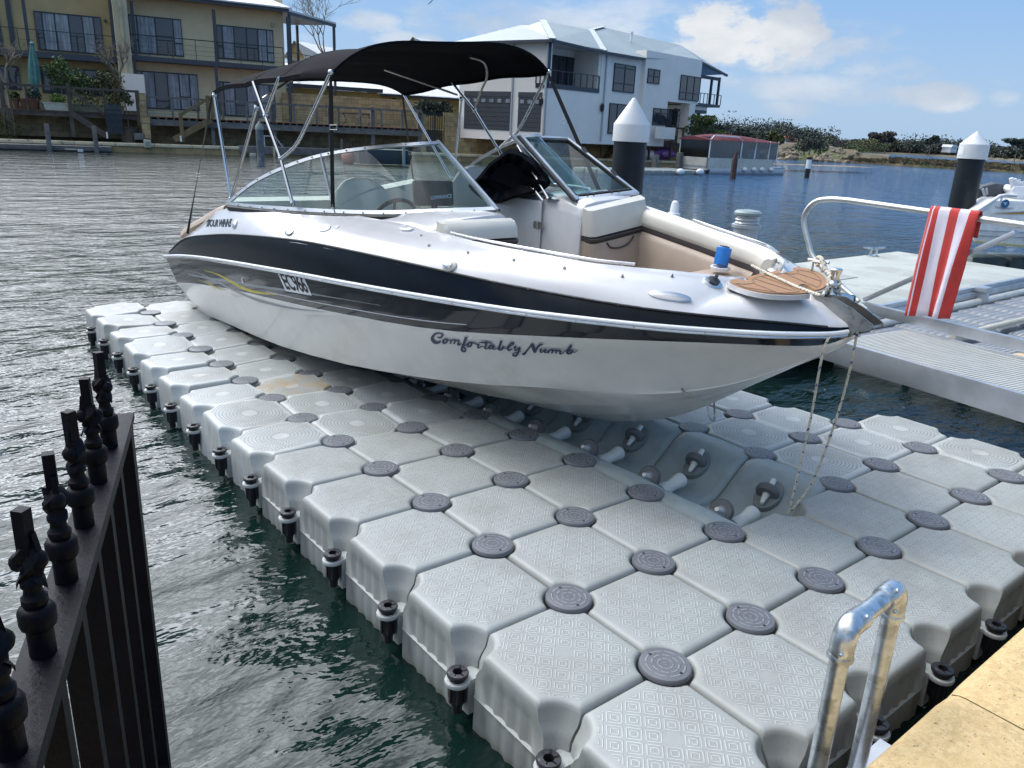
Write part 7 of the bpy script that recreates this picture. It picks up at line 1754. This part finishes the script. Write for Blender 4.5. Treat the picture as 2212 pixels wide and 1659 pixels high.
# ================================================================ PILES, JETTY, GANGWAY
M['sleeve'] = mat('black pile sleeve', (.008, .011, .016), .42, var=.2, spec=.3, col2=(.03, .035, .035), c2s=4, c2lo=.58, c2hi=.75, fn=lambda t, b, co, c: t.mix(t.m('MULTIPLY', t.m('SUBTRACT', 1.0, t.smooth(t.m('ADD', t.new('ShaderNodeSeparateXYZ', i_0=co).outputs[2], t.m('MULTIPLY', t.noise(co, 12, 4), .3)), -.15, .12)), .8), c, (.09, .08, .05, 1)))
M['pilecap'] = mat('white pile cap', (.60, .61, .63), .4, var=.03, col2=(.44, .44, .42), c2s=6, c2lo=.56, c2hi=.8)
M['pilecap2'] = mat('grey white pile cap', (.56, .58, .60), .4, var=.03)
def pile(c, r, z0, z1, zc, label, m):
    t = thing('mooring_pile', label, 'pile', (c[0], c[1], ZW)); x, y = c[0], c[1]
    b = MB(); b.lathe((x, y, 0), [(r, -3), (r, z0 + .05)], 40); obj('sleeve', b, M['sleeve'], t)
    b = MB(); b.lathe((x, y, 0), [(r * 1.02, z0 - .002), (r * 1.10, z0), (r * 1.10, z0 + .02), (r * 1.10, z1 - .015), (r * 1.085, z1), (.02, zc), (.008, zc + .004)], 48); o = obj('cap', b, m, t, ang=25); return o
P0 = dep(1362, 306, 9.7); zc1 = dep(1362, 268, 9.7).z; zt1 = dep(1366, 213, 9.7).z
pile((P0.x, P0.y), .205, P0.z - .0, zc1 + .0, zt1, 'large black sleeved pile with a white conical cap behind the boat windscreen', M['pilecap'])
P0 = dep(2099, 343, 13.6); zc1 = dep(2105, 312, 13.6).z; zt1 = dep(2111, 285, 13.6).z
cap2 = pile((P0.x, P0.y), .215, P0.z, zc1, zt1, 'black sleeved pile with a white conical cap above the striped towel', M['pilecap2'])
b = MB(); a = dep(2071, 325, 13.38); b.add([a + RX * x + RY * y for x, y in ((0, -.10), (.05, -.10), (.05, .10), (0, .10))], [(0, 1, 2, 3)]); 
b = MB(); ang0 = math.atan2(-.78, .62) + 2.95
rows = [[Vector((P0.x + .240 * math.cos(t_), P0.y + .240 * math.sin(t_), z)) for t_ in [rad(152) + rad(26) * (k / 5 - .5) for k in range(6)]] for z in (P0.z + .06, P0.z + .20)]
b.loft(rows); obj('label_plate', b, M['whitepl'], cap2, ang=0)
# concrete jetty
J = thing('concrete_jetty', 'pale concrete floating jetty with aluminium edging and white fender pipes, right of the boat', 'jetty', (8, 3.6, ZW))
zj = .15
b = MB(); b.box((4.3, 2.56, zj - .12), (11.2, 4.72, zj)); obj('deck', b, M['concrete'], J, bevel=.012)
b = MB(); b.box((5.4, 3.62, zj + .003), (7.9, 4.71, zj + .008)); obj('deck_patch', b, mat('darker concrete panel', (.30, .31, .29), .85), J)
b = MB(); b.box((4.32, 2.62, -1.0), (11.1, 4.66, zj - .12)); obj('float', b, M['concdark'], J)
b = MB(); b.box((4.3, 2.50, zj - .05), (11.2, 2.56, zj + .006)); b.box((4.3, 2.47, zj - .13), (11.2, 2.52, zj - .05)); obj('edge_rail', b, M['alu'], J, bevel=.004)
b = MB(); b.tube([(5.0, 2.43, zj - .17), (11.15, 2.43, zj - .17)], .05, 16); obj('fender_pipe', b, mat('ivory fender pipe', (.52, .51, .46), .4), J)
for x in (8.75,): b = MB(); b.box((x - .05, 2.36, zj - .32), (x + .05, 2.50, zj - .02)); b.box((x - .09, 2.36, zj - .04), (x + .09, 2.56, zj + .02)); obj('pipe_clamp', b, M['alu'], J, bevel=.008)
cc_ = Vector((10.15, 4.60, zj)); t = thing('dock_cleat', 'small galvanised cleat on the back edge of the concrete jetty', 'cleat', cc_); b = MB()
for s in (-.05, .05): b.tube([cc_ + RX * s, cc_ + RX * s * .8 + Vector((0, 0, .10))], .02, 8)
b.tube([cc_ + RX * k + Vector((0, 0, .115 + abs(k) * .12)) for k in (-.17, -.08, 0, .08, .17)], [.012, .02, .022, .02, .012], 8); b.box((cc_.x - .1, cc_.y - .05, zj), (cc_.x + .1, cc_.y + .05, zj + .012)); obj('cleat_body', b, M['galv'], t)
# light bollard
lp = dep(1608, 520, 8.2); x, y = lp.x, lp.y; t = thing('light_bollard', 'grey service bollard with a clear ribbed lantern top, behind the bow seats', 'bollard', (x, y, zj))
zt_ = dep(1614, 453, 8.2).z; zb_ = dep(1614, 484, 8.2).z
b = MB(); b.lathe((x, y, 0), [(.125, zj - .3), (.125, zb_ - .03), (.15, zb_ - .03), (.152, zb_), (.13, zb_ + .005)], 28); obj('body', b, M['alupaint'], t)
b = MB(); pr_ = []
for k in range(7): z = zb_ + (zt_ - zb_ - .04) * k / 6; pr_.append((.128 if k % 2 else .112, z))
b.lathe((x, y, 0), pr_, 28); obj('lantern', b, mat('ribbed clear lantern', (.55, .56, .58), .15, trans=.3, coat=.5), t)
b = MB(); b.lathe((x, y, 0), [(.14, zt_ - .045), (.142, zt_ - .02), (.12, zt_), (.04, zt_ + .01)], 28); obj('lid', b, mat('grey green lid', (.22, .27, .28), .5), t)
# gangway
GW = thing('gangway', 'aluminium gangway with a ribbed deck and side rail leading onto the concrete jetty', 'gangway', (4.2, .5, .3))
gd = Vector((.14, .99, 0)).normalized(); gn = Vector((gd.y, -gd.x, 0)); G0 = Vector((3.6, .2, .30)); y0_, y1_ = -1.9, 1.48
def gp(s, n, z=0): return G0 + gd * s + gn * n + Vector((0, 0, z))
Wg = .985
def ribfn(t, b, co, c):
    s = t.new('ShaderNodeSeparateXYZ'); t.put(s.inputs[0], co)
    k = t.m('ADD', t.m('MULTIPLY', s.outputs[1], gd.y), t.m('MULTIPLY', s.outputs[0], gd.x)); w = t.m('SINE', t.m('MULTIPLY', k, 2 * math.pi / .030))
    return t.mix(t.smooth(w, -.2, .4), c, (.14, .135, .12, 1))
b = MB(); N = int((y1_ - y0_) / .030)
rows = []
for k in range(N):
    s = y0_ + k * .030
    for ds, z in ((0, -.007), (.008, -.007), (.010, 0), (.026, 0), (.028, -.007)): rows.append([gp(s + ds, .03, z), gp(s + ds, Wg - .03, z)])
b.loft(rows); obj('ribbed_deck', b, mat('grey ribbed decking', (.42, .42, .395), .5, .0, var=.05), GW, ang=20)
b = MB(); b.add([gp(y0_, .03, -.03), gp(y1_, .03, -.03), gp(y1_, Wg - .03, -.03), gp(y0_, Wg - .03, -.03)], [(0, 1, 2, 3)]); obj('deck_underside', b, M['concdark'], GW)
def gbeam(n0, n1, z0, z1, s0=y0_, s1=y1_, name='side_beam', m='alu'):
    b = MB(); b.hexa([gp(s0, n0, z0), gp(s1, n0, z0), gp(s1, n1, z0), gp(s0, n1, z0), gp(s0, n0, z1), gp(s1, n0, z1), gp(s1, n1, z1), gp(s0, n1, z1)]); return obj(name, b, M[m], GW, bevel=.004)
gbeam(-.012, .03, -.165, .014, s1=y1_ + .05); gbeam(Wg - .03, Wg + .012, -.165, .014)
gbeam(.0, Wg, -.16, -.02, s0=y1_ - .0, s1=y1_ + .04, name='end_beam')
PF_ = Pl((4.63 + .06, .56), (.14, .99))
def pf(u, v, k=0): s, z = PF_.sz(u, v); return PF_.P(s, z, k)
b = MB(); a, c = PF_.sz(1858, 652), PF_.sz(2212, 735); a2, c2 = PF_.sz(1895, 683), PF_.sz(2212, 762)
dS = -2.2
ext = lambda p, q: (p[0] + (q[0] - p[0]) / abs(q[0] - p[0]) * -dS * -1, 0)
q0 = PF_.P(a[0], a[1]); q1 = PF_.P(c[0], c[1]); q2 = PF_.P(c2[0], c2[1]); q3 = PF_.P(a2[0], a2[1]); dd = (q1 - q0).normalized() * 1.2; dd2 = (q2 - q3).normalized() * 1.2
off = PF_.n * .06; P_ = [q3, q2 + dd2, q2 + dd2 + off, q3 + off, q0, q1 + dd, q1 + dd + off, q0 + off]; b.hexa(P_); obj('lower_chord', b, M['alu'], GW, bevel=.004)
b = MB(); pts = [pf(1850, 652, .03), pf(1792, 600, .03), pf(1752, 555, .03), pf(1742, 525, .03), pf(1732, 480, .03), pf(1740, 452, .03), pf(1762, 434, .03), pf(1795, 430, .03)]
pts = smoothpts(pts, 6); e0 = pf(1830, 433, .03); e1_ = pf(2212, 487, .03); pts += [e0, e0.lerp(e1_, .5), e1_, e1_ + (e1_ - e0).normalized() * 1.5]; b.tube(pts, .0255, 20); obj('handrail', b, mat('satin aluminium tube', (.60, .60, .58), .38, .8), GW)
b = MB(); b.beam(pf(1862, 648, .04), pf(2190, 502, .04), .035, .055, up=PF_.n); obj('diagonal_brace', b, M['alu'], GW, bevel=.003)
# towel
TW_ = thing('striped_towel', 'red and white striped beach towel hanging over the gangway handrail', 'towel', pf(2062, 455))
mr, mw = mat('red towelling', (.48, .035, .03), .95, var=.08, vs=8, bump=.5, bs=260, sheen=.3), mat('white towelling', (.62, .58, .66), .95, var=.04, vs=8, bump=.5, bs=260, sheen=.3)
stripes = [(0, .06, 0), (.06, .085, 1), (.085, .19, 0), (.19, .41, 1), (.41, .60, 0), (.60, .81, 1), (.81, 1.0, 0)]
tl, tr_, bl, br = (2010, 452), (2116, 464), (1972, 680), (2058, 688)
cols = sorted({0., .06, .085, .12, .155, .19, .245, .30, .355, .41, .457, .505, .55, .60, .65, .705, .76, .81, .86, .91, .955, 1.})
def tw(a, v):
    u_ = (tl[0] + (tr_[0] - tl[0]) * a, tl[1] + (tr_[1] - tl[1]) * a); l_ = (bl[0] + (br[0] - bl[0]) * a, bl[1] + (br[1] - bl[1]) * a); px = (u_[0] + (l_[0] - u_[0]) * v, u_[1] + (l_[1] - u_[1]) * v)
    k = -.014 - .05 * v * math.sin(a * 9 + 1) - .016 * math.sin(a * 17 + v * 2) * min(1, v * 2) - .05 * v
    return pf(px[0], px[1], k)
rows = []
back = [(0, .0, .058), (0, -.05, .06), (0, -.12, .06), (0, -.18, .06)][::-1]
for _, dz, k in back: rows.append([tw(a, 0) + PF_.n * k + Vector((0, 0, dz)) for a in cols])
rows.append([tw(a, 0) + PF_.n * .045 + Vector((0, 0, .026)) for a in cols]); rows.append([tw(a, 0) + PF_.n * .02 + Vector((0, 0, .03)) for a in cols])
for v in [k / 16 for k in range(17)]: rows.append([tw(a, v) for a in cols])
b = MB()
for i in range(len(rows) - 1):
    for j in range(len(cols) - 1):
        mid_ = (cols[j] + cols[j + 1]) / 2; mi = [s for s in stripes if s[0] <= mid_ <= s[1]][0][2]; b.add([rows[i][j], rows[i][j + 1], rows[i + 1][j + 1], rows[i + 1][j]], [(0, 1, 2, 3)], mi)
o = obj('towel_cloth', b, [mr, mw], TW_, ang=80); md = o.modifiers.new('s', 'SOLIDIFY'); md.thickness = .004
# jet ski float dock behind the gangway
t = thing('jet_ski_dock', 'dark grey ribbed float blocks moored between the gangway and the concrete jetty', 'floating dock', (7.4, 1.6, ZW))
def ribblock(w, l, h):
    b = MB(); rows = []; n = 9
    prof = []
    for k in range(n):
        y = -l / 2 + l * k / n
        for dy, z in ((0, -.012), (.2, 0), (.75, 0), (.95, -.012)): prof.append((y + dy * l / n, z))
    prof = [(-l / 2, -h)] + prof + [(l / 2, -h)]
    for x, dz in ((-w / 2, -h), (-w / 2, -.05), (-w / 2 + .02, -.015), (-w / 2 + .05, 0), (w / 2 - .05, 0), (w / 2 - .02, -.015), (w / 2, -.05), (w / 2, -h)): rows.append([Vector((x, y, max(-h, z + dz - (.02 * (abs(y) > l * .42))))) for y, z in prof])
    b.loft(rows); return b
rb1 = mesh('float_block', ribblock(.46, .72, .32), M['floatg'], 35); rb2_ = mesh('float_block', ribblock(.46, .46, .30), mat('paler float block', (.26, .27, .28), .55), 35)
for k in range(9):
    for (yy, me, zz) in ((2.02, rb1, -.02), (1.38, rb2_, -.06), (.86, rb2_, -.06), (.33, rb1, -.05), (-.35, rb1, -.05)):
        xx = 5.55 + k * .52 + (yy - 2.02) * -.0
        o = bpy.data.objects.new('float_block', me); COL.objects.link(o); o.parent = t; o.location = Vector((xx, yy, zz)) - t.location; o.rotation_euler = (0, 0, rad(-4))
b = MB(); b.tube([(6.2, 1.68, .02), (8.9, 1.60, .02)], .03, 10); b.tube([(7.0, .62, .02), (9.2, .5, .02)], .03, 10); obj('white_pipe', b, M['trough'], t)
b = MB(); b.ball((5.95, .96, -.0), (.07, .12, .06), 12, 8); tag(obj('small_fender', b, mat('tan fender', (.45, .33, .2), .6)), 'small tan and white fender lying on the float blocks beside the gangway deck', 'fender')
# plate alloy boat at right on its float cubes
kz = 13.0
a = dep(2099, 470, kz); PBt = Pl((a.x, a.y), (.86, -.51))
def pb2(u, v, k=0): q_ = PBt.back(k); s, z = q_.sz(u, v); return q_.P(s, z, 0)
PBr = Vector((.84, .54, 0))
t = thing('runabout_boat', 'white plate boat with yellow flash, rod holders and covered grey outboard at the right edge', 'boat', pb2(2110, 530))
mwh = mat('white painted plate', (.82, .82, .80), .3, coat=.3)
side_ = [pb2(2105, 520), pb2(2101, 490), pb2(2099, 468), pb2(2128, 449), pb2(2152, 433), pb2(2400, 440), pb2(2400, 560)]
b = MB(); b.prism(side_, PBr * 2.3); obj('hull', b, mwh, t, bevel=.01)
b = MB()
for v0, v1 in ((478, 479), (497, 498.2), (508, 509)): 
    p, q = pb2(2101, v0, -.012), pb2(2400, v1 + 12, -.012); b.beam(p, q, .01, .008)
obj('chine_lines', b, M['alupaint'], t)
b = MB(); b.prism([pb2(2105, 520, -.01), pb2(2400, 546, -.01), pb2(2400, 552, -.01), pb2(2106, 525, -.01)], PBt.n * .02); obj('keel_stripe', b, mat('pale yellow', (.55, .48, .22), .6), t)
b = MB(); b.prism([pb2(2138, 462.0, -.012), pb2(2212, 459, -.012), pb2(2300, 457, -.012), pb2(2300, 464, -.012), pb2(2212, 462.5, -.012)], PBt.n * .008); fl = obj('yellow_flash', b, mat('orange yellow vinyl', (.55, .30, .03), .4), t)
b = MB(); b.prism([pb2(2145, 459.8, -.014), pb2(2212, 457, -.014), pb2(2300, 455, -.014), pb2(2300, 457, -.014), pb2(2212, 458.4, -.014)], PBt.n * .004); obj('black_flash', b, M['black'], t)
b = MB(); c = pb2(2171, 440, -.02); b.lathe(c, [(.07, 0), (.07, .012)], 24, ax=tuple(-PBt.n)); bd_ = obj('badge', b, mat('blue badge', (.03, .14, .30), .4), t)
b = MB(); vs, fs = text_mesh('TRAILCRAFT', .01, 1.1); q_ = [pb2(2149, 445.5, -.013), pb2(2190, 449, -.013), pb2(2190, 453.4, -.013), pb2(2149, 450, -.013)]
b.add([quadpt(q_, x, y) for x, y in vs], fs); obj('maker_lettering', b, M['floatg'], t, ang=0)
b = MB(); vs, fs = text_mesh('T', .05); q_ = [pb2(2167, 437.2, -.035), pb2(2176, 437.8, -.035), pb2(2176, 442.6, -.035), pb2(2167, 442, -.035)]; b.add([quadpt(q_, x, y) for x, y in vs], fs); obj('badge_mark', b, M['whitepl'], bd_, ang=0)
b = MB(); b.tube([pb2(2101, 461), pb2(2130, 443), pb2(2160, 423.5), pb2(2172, 421.5), pb2(2196, 423)], .028, 10); b.tube([pb2(2164, 422), pb2(2163, 433)], .018, 8); b.tube([pb2(2106, 463), pb2(2135, 446)], .02, 8); obj('transom_rail', b, M['whitepl'], t)
b = MB(); oc = [pb2(u, v, 1.0) for u, v in ((2118, 441), (2110, 427), (2108, 412), (2125, 402), (2152, 395), (2168, 398), (2180, 408), (2180, 420), (2168, 428), (2150, 437), (2135, 444))]
b.prism(oc, PBr * .42); ob = obj('outboard_cowl', b, mat('charcoal canvas cowl', (.07, .075, .09), .75, var=.15), t, bevel=.05)
b = MB(); b.prism([pb2(2108, 430, 1.05), pb2(2124, 440, 1.05), pb2(2118, 470, 1.05), pb2(2104, 470, 1.05)], PBr * .25); obj('outboard_leg', b, M['floatg'], t, bevel=.02)
b = MB(); b.beam(pb2(2122, 408, .985), pb2(2131, 440, .985), .02, .05); b.add([pb2(2128, 406, .98), pb2(2133, 404.5, .98), pb2(2135, 420, .98), pb2(2130, 421, .98)], [(0, 1, 2, 3)]); obj('cowl_strap', b, M['alupaint'], ob)
b = MB()
for u, v, u2, v2 in ((2184, 385, 2188, 408), (2191, 386, 2192, 405), (2201, 388, 2197, 410), (2210, 392, 2203, 412)): b.tube([pb2(u, v, .5), pb2(u2, v2, .5)], .035, 10)
obj('rod_holder', b, M['whitepl'], t)
b = MB(); b.prism([pb2(u, v, .4) for u, v in ((2186, 412), (2192, 402), (2230, 404), (2230, 434), (2200, 433))], PBr * .7); obj('bait_board', b, M['whitepl'], t, bevel=.03)
t = thing('float_walkway', 'pale grey float blocks under the white plate boat at the right edge', 'floating dock', pb2(2105, 548))
for k in range(6):
    p = at(2112, 550, 2, -.1) + PBt.d * (k * .80) ; bmx = MB(); bmx.box((-.37, -.36, -.3), (.37, .36, .0)); 
    if k == 0: fme = mesh('float_block', bmx, M['floatp'], 35, bevel=.06)
    o = bpy.data.objects.new('float_block', fme); COL.objects.link(o); o.parent = t; o.location = Vector((p.x, p.y, ZW + .24)) - t.location; o.rotation_euler = (0, 0, math.atan2(PBt.d.y, PBt.d.x))
# tall grey mast at the right edge
p = dep(2207, 470, 20); t = thing('lamp_pole', 'tall pale grey steel pole cut by the right edge of the view', 'pole', (p.x, p.y, ZW)); ztp = dep(2205, 326, 20).z
b = MB(); b.tube([(p.x, p.y, -1), (p.x, p.y, ztp)], .15, 20); obj('shaft', b, M['alupaint'], t); b = MB(); b.lathe((p.x, p.y, ztp), [(.2, 0), (.22, .06), (.18, .1)], 20); obj('top_plate', b, M['roofwhite'], t)
# gull
c = dep(930, 4, 60); t = thing('gull', 'small gull flying at the top of the sky above the bimini', 'bird', c); b = MB()
b.loft([[c + RX * x * .5 + RY * y * .5 + RZ * z * .5 for x, y, z in r] for r in ([(-.42, .45, 0), (-.40, .50, 0), (-.38, .46, 0)], [(-.2, .12, 0), (-.14, .2, .05), (-.1, .12, 0)], [(0, -.02, 0), (.02, .1, .06), (.06, -.02, 0)], [(.25, -.3, 0), (.3, -.22, .04), (.34, -.3, 0)], [(.62, -.42, 0), (.62, -.40, .01), (.64, -.42, 0)])], closed=True, cap=True); obj('body', b, M['winframe'], t)

# ================================================================ groups of look-alike repeats
GR = {'flower_pot': 'terracotta pots on the left deck', 'planter_trough': 'planter troughs on the left deck', 'potted_tree': 'bushes growing on the left deck', 'bare_tree': 'bare winter trees', 'marker_stake': 'white stakes on the sea wall terrace',
      'small_dock': 'small docks along the sea wall', 'timber_post': 'square posts behind the far float row', 'tree': 'separate trees along the far bank', 'bush': 'bushes on the rocky point', 'distant_house': 'distant houses behind the bimini',
      'far_building': 'small far buildings among the trees', 'mooring_rope': 'ropes on the bow of the boat', 'timber_deck': 'timber decks in front of the far houses', 'limestone_wall': 'limestone walls on the far bank', 'fender': 'white fenders on the far float row'}
for o in list(bpy.data.objects):
    if o.parent is None and 'category' in o.keys():
        k = o.name.split('.')[0]
        if k in GR: o['group'] = GR[k]
for o in bpy.data.objects:
    if o.name.startswith('mooring_pile') and 'white conical' in str(o.get('label', '')): o['group'] = 'black sleeved piles with white caps'
